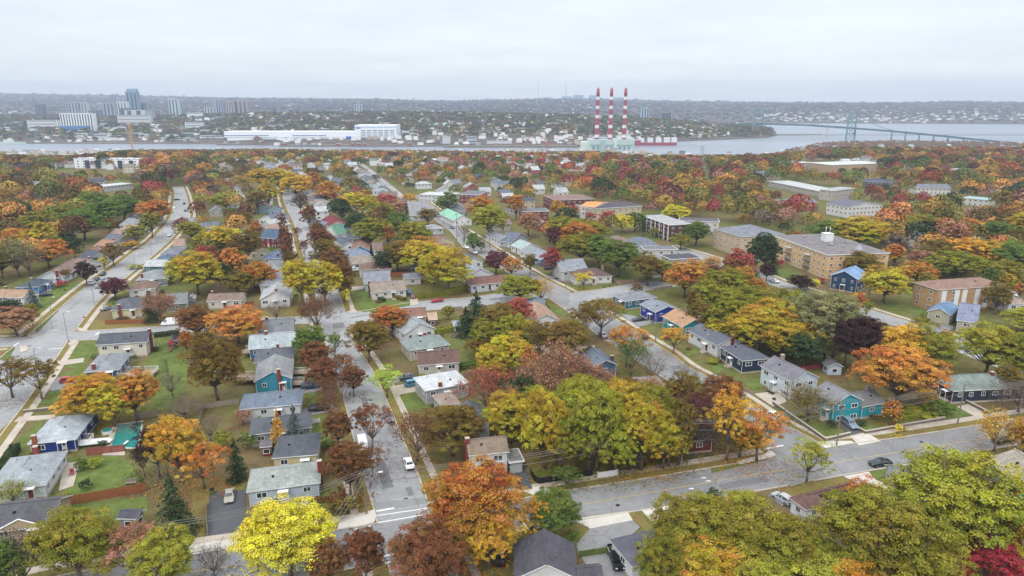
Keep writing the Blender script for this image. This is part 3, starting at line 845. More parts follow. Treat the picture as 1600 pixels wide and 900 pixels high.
# ---------------------------------------------------------------- windows, doors
WM = {}
def win_mesh(kind):
    if kind in WM: return WM[kind]
    if kind == 'frame':      # unit opening 1 x 1, front towards -y
        b = MB(); t = .09
        for c, d in (((0, 0, .5 - t / 2), (1, .1, t)), ((0, 0, -.5 + t / 2), (1, .1, t)), ((-.5 + t / 2, 0, 0), (t, .1, 1 - 2 * t)), ((.5 - t / 2, 0, 0), (t, .1, 1 - 2 * t)), ((0, .003, 0), (.06, .08, 1 - 2 * t))): b.box(c, d)
        WM[kind] = b.mesh('window', [MATS['white']])
    elif kind == 'pane':
        WM[kind] = MB().box((0, .02, 0), (.86, .04, .86)).mesh('pane', [MATS['glass']])
    elif kind == 'full':
        b = MB(); t = .1
        for c, d in (((0, 0, .5 - t / 2), (1, .1, t)), ((0, 0, -.5 + t / 2), (1, .1, t)), ((-.5 + t / 2, 0, 0), (t, .1, 1 - 2 * t)), ((.5 - t / 2, 0, 0), (t, .1, 1 - 2 * t))): b.box(c, d)
        b.box((0, .02, 0), (.82, .04, .82), 1)
        WM[kind] = b.mesh('window', [MATS['white'], MATS['glass']])
    elif kind == 'door':
        b = MB().box((0, 0, 0), (1, .1, 1)).box((0, -.06, .22), (.5, .02, .3), 1)
        WM[kind] = b.mesh('door', [MATS['metal'], MATS['glass']])
    elif kind == 'balcony':
        b = MB().box((0, -.6, -.5), (1, 1.2, .12))
        b.box((0, -1.17, 0), (1, .05, .06)); 
        for i in range(9): b.box((-.48 + .12 * i, -1.17, -.25), (.03, .04, .48))
        WM[kind] = b.mesh('balcony', [MATS['metal']])
    return WM[kind]

WALLK = .80
HOUSES = []
def house(A, B, C, h=3.0, rt='g', rise=None, rc='6f7377', wc='cfd0cc', label='', chim=None, detail=2, wall='siding', wrow=None, cat='house', group=None, name='house', base=0.0, found=True, door='7a3b35', gap=3.0, wh=1.15, ww=1.5, extra=None, ov=.4, skipwin=()):
    """A,B: eave corners of one edge in photo pixels, C: a corner across (photo pixel) or a depth in metres"""
    e = base + h
    a = G(A[0], A[1], e); b_ = G(B[0], B[1], e)
    ax = (b_ - a); W = ax.length; ax.normalize(); n = Vector((-ax.y, ax.x, 0))
    if n.y < 0 and not (isinstance(C, (int, float)) and C < 0) : n = -n
    if isinstance(C, (int, float)):
        Dp = abs(C)
        if C < 0: n = -n if n.y > 0 else n
    else:
        cp = G(C[0], C[1], e); v = (cp - a).dot(n)
        if v < 0: n = -n; v = -v
        Dp = v
    Dp = max(Dp, 3.0)
    ctr = (a + b_) / 2 + n * Dp / 2
    ctr.z = base
    rz = math.atan2(ax.y, ax.x)
    if n.dot(Vector((-ax.y, ax.x, 0))) < 0:     # put the local -y side on the A-B edge
        rz += math.pi
    return house_at(ctr, rz, W, Dp, h, rt, rise, rc, wc, label, chim, detail, wall, wrow, cat, group, name, found, door, gap, wh, ww, extra, ov, skipwin)

def roof_mesh(rt, W, D, h, rise, ov=.4, th=.2):
    b = MB(); x, y = W / 2, D / 2
    if rt == 'f':
        b.box((0, 0, h + .02), (W, D, .3), 1)
        b.box((0, 0, h + .19), (W - .5, D - .5, .06), 0)
        return b
    if rt == 'gx': L_, S_ = y, x
    else: L_, S_ = x, y
    # build with ridge along local L
    if rt in ('g', 'gx'):
        top = [(-L_, -S_, 0), (L_, -S_, 0), (L_, S_, 0), (-L_, S_, 0), (-L_, 0, rise), (L_, 0, rise)]
        F_ = [((0, 1, 5, 4), 0), ((2, 3, 4, 5), 0)]
        rim = [0, 1, 5, 2, 3, 4]
    else:
        if D > W: L_, S_ = y, x; sw = True
        else: L_, S_ = x, y; sw = False
        rl = max(L_ - S_ * 1.0, L_ * .08)
        top = [(-L_, -S_, 0), (L_, -S_, 0), (L_, S_, 0), (-L_, S_, 0), (-rl, 0, rise), (rl, 0, rise)]
        F_ = [((0, 1, 5, 4), 0), ((2, 3, 4, 5), 0), ((1, 2, 5), 0), ((3, 0, 4), 0)]
        rim = [0, 1, 2, 3]
        if sw: rt = 'gx'
    def tr(p): 
        q = (p[0], p[1], p[2] + h)
        return (-q[1], q[0], q[2]) if rt == 'gx' else q
    n = len(top); b.v = [tr(p) for p in top] + [tr((p[0], p[1], p[2] - th)) for p in top]
    for f, m in F_:
        b.f.append(f); b.m.append(m); b.f.append(tuple(i + n for i in f[::-1])); b.m.append(1)
    for i in range(len(rim)):
        j = rim[(i + 1) % len(rim)]; k = rim[i]; b.f.append((k, k + n, j + n, j)); b.m.append(1)
    # ridge cap
    p0, p1 = Vector(b.v[4]), Vector(b.v[5]); b.box(tuple((p0 + p1) / 2 + Vector((0, 0, .02))), (abs(p1.x - p0.x) + .3, .3, .07) if rt != 'gx' else (.3, abs(p1.y - p0.y) + .3, .07), 0)
    return b

def house_at(ctr, rz, W, D, h, rt='g', rise=None, rc='6f7377', wc='cfd0cc', label='', chim=None, detail=2, wall='siding', wrow=None, cat='house', group=None, name='house', found=True, door='7a3b35', gap=3.0, wh=1.15, ww=1.5, extra=None, ov=.4, skipwin=()):
    if rise is None:
        rise = {'g': .23 * D, 'gx': .25 * W, 'h': .2 * min(W, D), 'f': .3}[rt]
    root = empty(name, ctr, rz, label, cat, group)
    w, d = W - 2 * ov, D - 2 * ov
    b = MB(); x, y = w / 2, d / 2
    kx = rise / (D / 2) if rt == 'g' else 0
    g = rise * (1 - 0) - .22
    if rt == 'g':
        zr = h - .2 + rise - .0; zl = h - .2 + rise * ov / (D / 2)
        b.v = [(-x, -y, 0), (x, -y, 0), (x, y, 0), (-x, y, 0), (-x, -y, zl), (x, -y, zl), (x, y, zl), (-x, y, zl), (-x, 0, zr), (x, 0, zr)]
        b.f = [(0, 1, 5, 4), (1, 2, 6, 9, 5), (2, 3, 7, 6), (3, 0, 4, 8, 7)]; b.m = [0] * 4
    elif rt == 'gx':
        zr = h - .2 + rise; zl = h - .2 + rise * ov / (W / 2)
        b.v = [(-x, -y, 0), (x, -y, 0), (x, y, 0), (-x, y, 0), (-x, -y, zl), (x, -y, zl), (x, y, zl), (-x, y, zl), (0, -y, zr), (0, y, zr)]
        b.f = [(0, 1, 5, 8, 4), (1, 2, 6, 5), (2, 3, 7, 9, 6), (3, 0, 4, 7)]; b.m = [0] * 4
    else:
        b.box((0, 0, (h - .1) / 2), (w, d, h - .1))
    obj('wall', b.mesh('wall', [MATS[wall]]), root, col=tuple(v * WALLK for v in lin(wc)))
    rm = roof_mesh(rt, W, D, h, rise).mesh('roof', [MATS['roof'], MATS['white']])
    roof = obj('roof', rm, root, col=lin(rc))
    if detail == 0: HOUSES.append((root, W, D)); return root
    if found and detail > 1:
        obj('foundation', MB().box((0, 0, .22), (w + .06, d + .06, .5)).mesh('foundation', [MATS['concrete']]), root)
    rnd = random.Random(hash((round(ctr.x, 1), round(ctr.y, 1))) & 0xffff)
    rows = wrow if wrow else ([h - .45 - wh / 2 - .25] if h < 4.2 else [h - .45 - wh / 2 - .25, h - .45 - wh / 2 - .25 - 2.75])
    rows = [z for z in rows if z - wh / 2 > .3]
    side = [(w, 0, (0, -y)), (d, math.pi / 2, (x, 0)), (w, math.pi, (0, y)), (d, -math.pi / 2, (-x, 0))]
    for si, (ln, ang, (ox, oy)) in enumerate(side):
        if si in skipwin: continue
        # which sides can be seen from about the photo's side
        wn = Vector((math.sin(ang), -math.cos(ang), 0)); wn.rotate(Matrix.Rotation(rz, 3, 'Z'))
        see = wn.dot(Vector((-ctr.x, -ctr.y, 0)).normalized())
        if see < -.35: continue
        nw = max(1, int((ln - .8) / gap)); ca, sa = math.cos(ang), math.sin(ang)
        for ri, z in enumerate(rows):
            for k in range(nw):
                u = (k + .5) / nw * ln - ln / 2 + rnd.uniform(-.2, .2) * (1 if cat == 'house' else 0)
                isdoor = (si == 0 and ri == len(rows) - 1 and k == nw // 2 and nw > 1 and cat == 'house')
                px, py = ox + ca * u + math.sin(ang) * .03, oy + sa * u - math.cos(ang) * .03
                if isdoor:
                    dh = 2.1
                    obj('door', win_mesh('door'), root, (px, py, max(.5, min(rows[-1] + wh / 2 - dh, .5)) + dh / 2), ang, col=door if rnd.random() < .6 else 'd8d8d4', scale=(.95, 1, dh))
                    if detail > 1:
                        st = MB().box((0, -.7, .3), (1.8, 1.4, .44)).box((0, -1.6, .12), (1.5, .5, .24))
                        obj('step', st.mesh('step', [MATS['concrete']]), root, (px, py, 0), ang)
                        obj('entry_canopy', MB().box((0, -.65, 2.85), (1.9, 1.25, .12)).box((-.85, -1.15, 1.45), (.09, .09, 2.7)).box((.85, -1.15, 1.45), (.09, .09, 2.7)).mesh('entry_canopy', [MATS['white']]), root, (px, py, 0), ang)
                    continue
                www = ww * rnd.choice((1, 1, .75, 1.35)) if cat == 'house' else ww
                www = min(www, ln / nw * .8)
                if detail > 1:
                    f = obj('window', win_mesh('frame'), root, (px, py, z), ang, scale=(www, 1, wh)); obj('pane', win_mesh('pane'), f)
                else:
                    obj('window', win_mesh('full'), root, (px, py, z), ang, scale=(www, 1, wh))
    if detail > 1 and h < 6:
        for sx_ in (-1, 1): obj('downspout', MB().box((sx_ * (x - .1), -y - .06, h / 2 - .1), (.09, .09, h - .3)).mesh('downspout', [MATS['white']]), root)
    if chim:
        if chim[0] == 'v':   # roof vents only
            pass
        else:
            cx, cy = chim[0] * w / 2, chim[1] * d / 2
            out = abs(chim[0]) >= 1 or abs(chim[1]) >= 1
            top = h + rise + .7 if (abs(chim[0]) >= 1 and rt == 'g') else h + rise * (1 - .55 * min(1, abs(chim[1] if rt != 'gx' else chim[0]))) + .9
            zb = 0 if out else h
            cx += (.25 if chim[0] >= 1 else -.25 if chim[0] <= -1 else 0); cy += (.25 if chim[1] >= 1 else -.25 if chim[1] <= -1 else 0)
            c = obj('chimney', MB().box((cx, cy, (zb + top) / 2), (.8, .8, top - zb)).box((cx, cy, top + .04), (.95, .95, .1), 1).mesh('chimney', [MATS['brick'], MATS['concrete']]), root, col=tuple(v * .8 for v in lin(chim[2] if len(chim) > 2 else '8a4a3c')))
    if detail > 1 and rt != 'f':
        k = rnd.choice((-1, 1)) * .25
        obj('vent_pipe', MB().tube((W * k, D * .22, h + rise * .3), (W * k, D * .22, h + rise * .56 + .45), .08, n=8).mesh('vent_pipe', [MATS['steel']]), roof)
        obj('roof_vent', MB().box((-W * k * .6, -D * .2, h + rise * .6 + .1), (.4, .4, .3)).mesh('roof_vent', [MATS['dark']]), roof)
    HOUSES.append((root, W, D))
    return root
def front_gable(root, W, D, h, u, gw, rc, wc):
    rise = gw * .24; y0 = -D / 2 - .5; y1 = -D * .05; x = u * W / 2
    b = MB(); b.v = [(x - gw / 2, y0, h + .02), (x + gw / 2, y0, h + .02), (x, y0, h + rise), (x, y1, h + rise), (x - gw / 2, y0 + .3, h + .02), (x + gw / 2, y0 + .3, h + .02)]
    b.f = [(0, 2, 3, 4), (1, 5, 3, 2)]; b.m = [0, 0]
    for s in (-1, 1): b.tube((x + s * gw / 2, y0 - .02, h), (x, y0 - .02, h + rise), .12, n=4, m=1)
    obj('gable_roof', b.mesh('gable_roof', [MATS['roof'], MATS['white']]), root, col=lin(rc))
    b = MB(); b.poly([(x - gw / 2 + .1, y0 + .06, h - .1), (x + gw / 2 - .1, y0 + .06, h - .1), (x, y0 + .06, h + rise - .06)])
    obj('gable_wall', b.mesh('gable_wall', [MATS['siding']]), root, col=tuple(v * WALLK for v in lin(wc)))
    obj('gable_soffit', MB().box((x, y0 + .5, h - .2), (gw, .9, .16)).mesh('gable_soffit', [MATS['white']]), root)

def build_houses():
    H = house
    wl = 'd9dbda'
    # ---- block between the west road and the centre road, from the camera outward
    H((-25, 830), (81, 818), (103, 774), 3.2, 'g', rc='5c5d62', wc='b7a58c', label='tan bungalow with dark roof and two navy window boxes', wh=1.2, chim=None)
    front_gable(HOUSES[-1][0], HOUSES[-1][1], HOUSES[-1][2], 3.2, .1, 7.5, '5c5d62', 'b7a58c')
    H((-28, 771), (72, 757), (102, 704), 3.0, 'h', rc='9aa2a8', wc='cfd8de', label='pale house with large light grey roof beside the patio', chim=(-.1, 1, '8a4a3c'))
    H((42, 694), (119, 686), (139, 646), 3.0, 'h', rc='a9b2b8', wc='27408a', label='royal blue house with pale roof beside the teal pool', chim=(-.75, -1, '9a5a48'))
    H((105, 623), (127, 619), (131, 601), 2.6, 'g', rc='8b8f92', wc='c9cdd0', label='small garage half hidden under the amber tree', cat='garage', name='garage', detail=1)
    H((130, 582), (186, 577), (199, 551), 3.2, 'h', rc='8a8f96', wc='5f7484', label='slate blue house with grey roof and rear deck', chim=(-.5, -.9, '8a4a3c'))
    H((149, 539), (229, 534), 8.5, 4.6, 'g', rise=1.9, rc='565a63', wc='e0dccb', label='long cream house with charcoal roof at the crossing', chim=(1, 0, '7a4038'))
    H((172, 485), (221, 481), (218, 466), 3.3, 'h', rc='5d616b', wc='dcd7ae', label='pale yellow house with dark hip roof behind brown fence', chim=(-.45, -1, '8a4a3c'))
    H((199, 453), (244, 450), (245, 440), 3.4, 'h', rc='7d6a60', wc=wl, label='white house with brown hip roof above the purple tree')
    H((258, 476), (293, 473), (296, 461), 3.2, 'g', rc='7f8388', wc='7f867f', label='grey green cottage with white door by the red van of trees'.replace('red van of trees', 'tall spruce'))
    H((322, 471), (378, 469), 8, 3.2, 'g', rc='87756a', wc='d3cfc2', label='beige bungalow with brown roof between orange trees', chim=(-.9, .3))
    H((212, 438), (262, 435), (267, 423), 3.2, 'h', rc='8e9398', wc='6b7f7f', label='grey green house with grey hip roof beside road', chim=(-.7, -.8))
    H((223, 416), (262, 416), (265, 409), 3.2, 'g', rc='b3babd', wc='4f7f88', label='teal house with pale roof on the sloping street', detail=1)
    H((238, 408), (272, 407), (277, 399), 3.2, 'h', rc='5a6a85', wc='9aa2a8', label='house with blue slate hip roof near the road', detail=1)
    H((249, 397), (279, 396), (276, 388), 3.2, 'h', rc='7a8088', wc='c5c8c8', label='house with grey hip roof beside large olive tree', detail=1)
    H((270, 384), (288, 383), (290, 377), 3, 'g', rc='a08878', wc=wl, label='small house with tan roof partly under golden tree', detail=1)
    H((300, 352), (316, 350), (322, 343), 3, 'g', rc='8a8f96', wc=wl, label='narrow grey roofed house beside upper west road', detail=1)
    # west side of the west road
    H((36, 465), (61, 456), (40, 447), 3.4, 'gx', rc='a58b74', wc='d9dde0', label='white house with tan roof beside blue spruce', chim=(.3, .9))
    H((59, 448), (84, 437), (66, 431), 3.4, 'h', rc='4d5868', wc='3a78c2', label='bright blue house with dark roof beside crimson shrub', chim=(-.2, .1, '9a7a6a'))
    H((57, 434), (100, 432), (126, 412), 3.2, 'gx', rc='84706a', wc='d3dbe2', label='brown roofed house with white gable and brick chimney', chim=(.55, -1, '7a3a34'))
    rows = [((100, 418), (124, 420), (138, 408), '87736c', 'brown roofed bungalow behind dark purple tree'), ((121, 402), (142, 405), (150, 394), '555c6a', 'bungalow with dark slate roof in the western row'),
            ((135, 394), (154, 397), (163, 387), '7f655e', 'bungalow with chocolate roof and brick chimney'), ((146, 384), (166, 386), (176, 378), 'a5826c', 'bungalow with sandy orange roof in the western row'),
            ((158, 376), (183, 378), (190, 370), '6b707c', 'bungalow with slate roof and white porch'), ((168, 367), (194, 369), (204, 362), '9b8a80', 'bungalow with taupe roof above the slate one'),
            ((186, 359), (208, 361), (215, 354), 'a58f82', 'small bungalow with pinkish tan roof'), ((185, 352), (214, 354), (219, 346), '8b9497', 'bungalow with pale green grey roof'), ((192, 345), (226, 347), (229, 339), '737a80', 'bungalow with grey roof at the end of the row')]
    for a, b_, c, rc, l in rows: H(a, b_, c, 3.1, 'g', rc=rc, wc='cfd2cf', label=l, detail=1, chim=(.5, .2), group='bungalows along the west road')
    H((40, 357), (72, 362), (77, 348), 4, 'g', rc='8a8d98', wc='9c9ca0', label='grey building with lavender roof among western trees', detail=1)
    H((52, 368), (74, 370), (77, 360), 3.5, 'g', rc='9aa0a8', wc=wl, label='small pale grey building beside the orange trees', detail=1)
    # west side of the centre road, nearest first
    H((384, 769), (501, 754), (497, 720), 3.4, 'h', rc='9ba39f', wc='bccbdc', label='pale blue bungalow with green grey roof and front ramp', chim=(1, -.1, '8a3a34'), ww=2.0)
    H((424, 716), (496, 710), (496, 676), 3.6, 'h', rc='565b64', wc='dccf9d', label='cream yellow house with charcoal hip roof')
    H((389, 680), (488, 667), (485, 643), 3.2, 'h', rc='5b6068', wc='9aa0a4', label='wide house with dark roof behind the spruce', chim=(-.2, -.6))
    H((372, 640), (471, 631), (471, 608), 3.6, 'h', rc='6f7c8c', wc='d5d8da', label='white house with blue grey roof beside black car')
    H((396, 597), (457, 591), (457, 563), 3.6, 'gx', rc='8f9396', wc='3f95ad', label='teal house with white gable and tall brick chimney', chim=(.35, -1, '8c3c34'))
    H((396, 567), (459, 561), (459, 542), 3.4, 'h', rc='60656e', wc='bfc3c4', label='grey house with slate hip roof above the teal house', chim=(.2, .2))
    H((387, 546), (462, 540), (460, 522), 3.4, 'g', rc='a2adb2', wc='3b6f96', label='blue house with pale green roof and white deck', chim=(-.3, 0))
    H((402, 521), (459, 517), (458, 501), 3.4, 'g', rc='7a7e84', wc='c8cccf', label='white house with grey roof facing the cross street', chim=(-.6, .1, '70605a'))
    H((405, 468), (454, 465), (455, 450), 3.6, 'gx', rc='a6abae', wc='dfe2e3', label='white gabled cottage with pale roof behind bare sapling', chim=(.1, -.9))
    H((405, 447), (448, 443), (441, 426), 3.4, 'h', rc='858b92', wc='c7cfc9', label='pale house with grey hip roof above the white cottage', detail=1)
    H((408, 423), (442, 421), (440, 409), 3.2, 'h', rc='8e9298', wc='c5c8ca', label='grey roofed house with hip roof beside brown trees', detail=1)
    H((407, 404), (442, 404), (440, 393), 3.2, 'h', rc='60728f', wc='b5bcc2', label='house with denim blue hip roof', detail=1, chim=(.5, -.8))
    H((398, 397), (420, 393), (412, 384), 3.4, 'gx', rc='a99a88', wc='e0d8bf', label='cream gabled house beside orange red tree', detail=1)
    H((404, 371), (431, 373), (426, 363), 5.2, 'g', rc='4d6078', wc='7a2f3a', label='two storey maroon house with blue roof', detail=1)
    H((398, 361), (426, 363), (419, 354), 3.4, 'gx', rc='a28c80', wc='c9b8a8', label='house with tan gable roof behind the maroon house', detail=1)
    H((402, 352), (428, 355), (420, 346), 3.4, 'gx', rc='b5b9bb', wc=wl, label='white gabled house with pale roof on centre street', detail=1)
    H((403, 343), (429, 344), (427, 336), 3.4, 'gx', rc='6a7280', wc='e2e4e5', label='white gabled house with slate roof on centre street', detail=1)
    # east side of the centre road
    H((732, 712), (796, 706), (789, 680), 5.4, 'g', rise=1.6, rc='87796a', wc='e0e3e5', label='two storey white house with taupe roof beside carport', chim=(-1, -.2, '8a3c34'))
    H((795, 724), (820, 721), (812, 701), 2.7, 'f', rc='8a8a88', wc='b9bcbc', label='grey carport attached beside white two storey house', cat='carport', name='carport', detail=0)
    H((724, 664), (768, 658), (752, 632), 5.0, 'gx', rc='626a76', wc='dfe3ea', label='white house with slate roof and tall brick chimney', chim=(-.55, -1, '8a4438'))
    H((691, 636), (722, 630), (712, 610), 3.2, 'h', rc='9c8c80', wc='a8a8a6', label='house with pinkish tan hip roof behind dark tree')
    H((664, 611), (734, 598), (718, 577), 4.0, 'h', rise=.8, rc='c3c9cd', wc='a9abad', label='grey house with nearly white low roof', chim=(-.3, -.9, '8a4438'))
    H((653, 571), (719, 566), 8.5, 3.4, 'g', rise=2.2, rc='6d5650', wc='cbc7bb', label='off white house with dark brown gable roof')
    H((639, 548), (704, 538), (695, 521), 3.4, 'h', rc='83908f', wc='b7ada0', label='tan house with green grey hip roof', chim=(.1, .3))
    H((632, 522), (681, 513), (664, 497), 3.6, 'gx', rc='989fa4', wc='dfe2e4', label='white gabled house with pale grey roof and hedge')
    H((628, 496), (667, 494), (665, 483), 3.0, 'g', rc='8a6a5e', wc='c5b5a5', label='low house with reddish brown roof by side street')
    H((580, 457), (636, 452), (634, 441), 3.4, 'g', rc='93877c', wc='dcdad2', label='off white bungalow with taupe roof on corner lawn', chim=(-1, 0, '7a5a4a'))
    H((569, 444), (612, 441), (607, 428), 3.4, 'g', rc='868b94', wc='b9bcbf', label='grey bungalow just behind the corner lawn bungalow', detail=1, chim=(.2, .3))
    H((560, 422), (612, 420), (609, 411), 3.4, 'h', rc='7b645c', wc='d2cfc9', label='wide house with brown hip roof beside plank fence', detail=1)
    H((550, 412), (589, 409), (584, 400), 3.4, 'h', rc='938a80', wc='d6d2c0', label='cream house with taupe hip roof beyond the brown trees', detail=1)
    H((545, 401), (580, 398), (575, 389), 3.4, 'h', rc='7b8696', wc='b0b8be', label='house with blue grey hip roof below bright blue gable', detail=1)
    H((548, 392), (578, 391), (566, 377), 3.6, 'gx', rc='8a6c5e', wc='2f86d4', label='bright blue gabled house with brown roof', detail=1)
    H((543, 373), (566, 372), (556, 363), 3.6, 'g', rc='545a66', wc='c4c8ca', label='house with near black gable roof', detail=1)
    H((535, 384), (557, 382), (548, 371), 3.8, 'gx', rc='5d6470', wc='e4e6e8', label='white gabled house with attic window and dark roof', detail=1)
    H((525, 366), (551, 363), (545, 355), 3.4, 'g', rc='5f8a78', wc='e2e4e4', label='white house with green roof', detail=1)
    H((513, 354), (543, 352), (535, 341), 4, 'gx', rc='7a3138', wc='ddd3d3', label='pale gabled house with dark red roof', detail=1)
    H((505, 352), (520, 350), (512, 341), 3.4, 'gx', rc='7c8492', wc='c9d0d6', label='grey blue gabled house beside the dark red roof', detail=1)
    H((515, 362), (535, 361), (530, 356), 3.2, 'g', rc='8a6f60', wc='c9b7a6', label='low house with brown roof in front of red gable', detail=1)
    H((583, 392), (600, 391), (596, 383), 3, 'g', rc='7c6a62', wc=wl, label='small white outbuilding with brown roof under olive trees', detail=1)
    H((631, 436), (659, 434), (657, 428), 2.8, 'g', rc='7e8388', wc='cfd2d0', label='low white garage behind plank fence', cat='garage', name='garage', detail=1)
    # along the east road
    for a, b_, c, h, rt, rc, wc, l in [
        ((680, 383), (711, 377), (699, 367), 3.4, 'gx', '8a7068', 'e0d9b2', 'pale yellow gabled house with brown roof by east road'),
        ((690, 392), (718, 390), (708, 381), 3.2, 'h', '7f655c', 'a8a096', 'house with brown hip roof behind the yellow gabled house'),
        ((725, 411), (756, 408), (745, 397), 3.4, 'gx', '5f6672', 'e2e4e5', 'white gabled house with slate roof on east road'),
        ((728, 433), (772, 428), (760, 413), 3.4, 'gx', '9aa1a6', 'd9dcdd', 'white house with wide pale grey gable on east road'),
        ((735, 446), (797, 440), (797, 431), 3.2, 'g', '7a5a52', 'cfd4da', 'long house with red brown roof and blue end wall'),
        ((780, 376), (803, 374), (797, 363), 3.4, 'gx', '888d92', 'dadcdc', 'grey roofed gabled house east of yellow green tree'),
        ((708, 345), (738, 343), (726, 331), 3.6, 'gx', '8fc4ac', 'e4e6e6', 'white house with mint green roof'),
        ((695, 331), (726, 331), (719, 320), 3.4, 'h', '6f747a', 'b8bcbe', 'house with rounded dark grey roof behind mint roof'),
        ((641, 337), (665, 336), (660, 325), 3.4, 'g', '8d9094', 'c2c4c4', 'grey house beside round bronze tree'),
        ((636, 350), (655, 349), (648, 340), 3.4, 'gx', '8a9098', 'c9d0d6', 'pale gabled house below the grey house'),
        ((797, 383), (815, 390), (825, 379), 3.2, 'g', 'a6b8b8', 'dfe4e6', 'pale roofed house first in the slanting row'),
        ((811, 391), (829, 399), (841, 387), 3.2, 'g', '8d9498', 'dfe4e6', 'grey roofed house second in the slanting row'),
        ((828, 399), (845, 406), (856, 394), 3.4, 'g', '8f96a2', '5878a8', 'blue walled house last in the slanting row'),
        ((778, 376), (800, 379), (803, 368), 3.2, 'g', '6a7280', 'a9b0b8', 'slate roofed house behind the slanting row'),
        ((877, 424), (920, 421), (908, 409), 4.4, 'g', '8b929a', 'c3c8c4', 'split level grey house with brown neighbour'),
        ((833, 503), (875, 500), (838, 480), 3.6, 'gx', 'a58a78', 'e6e8e8', 'white gabled house with sandy pink roof'),
        ((820, 477), (850, 478), (842, 466), 3.2, 'h', '747d88', 'b0b5ba', 'small slate roofed house behind the sandy pink roof')]:
        H(a, b_, c, h, rt, rc=rc, wc=wc, label=l, detail=1)
    H((897, 434), (958, 431), (945, 421), 3.3, 'h', rc='6b5a56', wc='dfe0da', label='white bungalow with dark brown hip roof and small porch', chim=(.8, .4, 'b0a090'))
    H((928, 574), (966, 570), (940, 547), 3.6, 'gx', rc='6d7a88', wc='4f6886', label='slate blue roofed house hidden among trees', chim=(.9, -.6, '5a4a48'))
    H((1000, 604), (1040, 602), (1014, 588), 3.4, 'h', rc='8a8d98', wc='9c9da6', label='grey roofed house sunk among trees by side road')
    H((1073, 690), (1117, 686), 8, 3.2, 'g', rc='77706a', wc='7a3c34', wall='brick', label='red brick house with grey roof hidden in the wood')
    H((956, 461), (977, 471), (1024, 463), 3.4, 'h', rc='858a92', wc='3f6f86', label='teal and brick house with grey hip roof at corner', chim=None)
    H((999, 475), (1024, 488), (1052, 478), 4.2, 'g', rise=1.6, rc='868c98', wc='2d3f9e', label='cobalt blue house with white gable', chim=None)
    H((1034, 494), (1066, 511), (1106, 505), 4.0, 'g', rise=2.2, rc='b28e70', wc='2f8f90', label='sea green house with tan roof and white gable', chim=(1, .3, '8a6a5a'))
    H((1074, 516), (1121, 540), (1156, 532), 4.0, 'g', rise=1.9, rc='676c78', wc='e2e5e8', label='white house with slate roof and brick chimney', chim=(1, .2, '8a4438'))
    H((1124, 541), (1160, 564), (1201, 558), 4.0, 'h', rc='5e636f', wc='2f3c56', label='navy house with dark hip roof')
    H((1187, 571), (1238, 597), (1287, 592), 5.2, 'g', rise=2.2, rc='787881', wc='d3dfe8', label='two storey pale blue house with grey roof', chim=(-.9, .5, 'a89888'))
    H((1268, 610), (1304, 631), (1350, 625), 5.0, 'g', rise=2.0, rc='83838a', wc='27a3b4', label='turquoise house with white gable and silver car', ww=1.8)
    H((1347, 636), (1385, 629), (1374, 605), 3.4, 'g', rise=1.9, rc='7d7d80', wc='27a3b4', label='low turquoise wing behind orange egg shaped tree', detail=2, chim=(.8, .3, 'a08c7c'))
    H((1452, 590), (1490, 611), (1593, 598), 3.6, 'h', rise=2.4, rc='7f8c88', wc='33394c', label='wide navy house with green grey hip roof', chim=(.1, .3, '8a4438'))
    H((1462, 556), (1491, 555), 7, 4.2, 'g', rc='7a6a5a', wc='93603c', label='small rust brown house behind large orange maple', chim=(.9, -.9, '7a4038'), wall='siding')
    H((1297, 430), (1341, 437), (1352, 427), 5.8, 'gx', rc='7f9ec4', wc='2d4766', label='navy farmhouse with light blue roof and porch', ww=1.1)
    H((1448, 486), (1486, 493), (1500, 481), 3.6, 'gx', rc='6f8cae', wc='b8b49c', label='beige cottage with blue roof before brown apartment block')
    H((1494, 500), (1528, 505), (1560, 489), 4.0, 'g', rc='8188a0', wc='b3ad9c', label='grey beige house with lavender grey roof')
    H((1576, 475), (1612, 474), (1600, 461), 3.6, 'h', rc='98857a', wc='d5dbe2', label='pale house with pinkish brown roof at picture edge')
    # south of the main road
    H((952, 843), (988, 886), (1026, 832), 3.2, 'h', rc='62636f', wc='dfe5ea', label='white house with charcoal roof beside black pickup', chim=None)
    H((803, 905), (905, 905), (893, 848), 3.2, 'gx', rise=2.6, rc='56555e', wc='d6d8da', label='large dark roofed house at lower edge by main road')
    H((905, 903), (943, 900), (935, 884), 3.0, 'g', rc='56555e', wc='d6d8da', label='small dark roofed annex beside pickup', detail=1, cat='annex', name='annex')
    H((1232, 777), (1260, 797), (1338, 757), 3.2, 'h', rise=1.4, rc='6d5450', wc='dfe4e8', label='white house with dark brown roof by main road')
    H((1392, 745), (1452, 752), (1448, 733), 3.0, 'g', rise=1.3, rc='737783', wc='b8b5ac', label='grey cottage with low slate roof beside main road')
    H((1540, 716), (1606, 768), (1600, 700), 3.4, 'g', rise=2.2, rc='9d968a', wc='22b2b0', label='turquoise house with taupe roof at main road', gap=3.6)
    # apartment blocks
    A = dict(cat='apartment block', name='apartment_block', found=False)
    b1 = H((1207, 368), (1293, 399), (1383, 393), 10.5, 'f', rc='7e7a7c', wc='dcb98a', wall='brick', label='tan brick apartment block with white rooftop box', wrow=[8.9, 6.1, 3.4, 1.3], gap=3.6, ww=1.3, wh=1.3, **A)
    apt_extras(b1)
    b2 = H((1465, 453), (1573, 446), (1417, 441), 8.6, 'h', rise=2.0, rc='8f7568', wc='bd9870', wall='brick', label='brown apartment block with hip roof and white panels', wrow=[7.0, 4.2, 1.6], gap=4.2, ww=1.6, **A)
    W_, D_ = HOUSES[-1][1], HOUSES[-1][2]
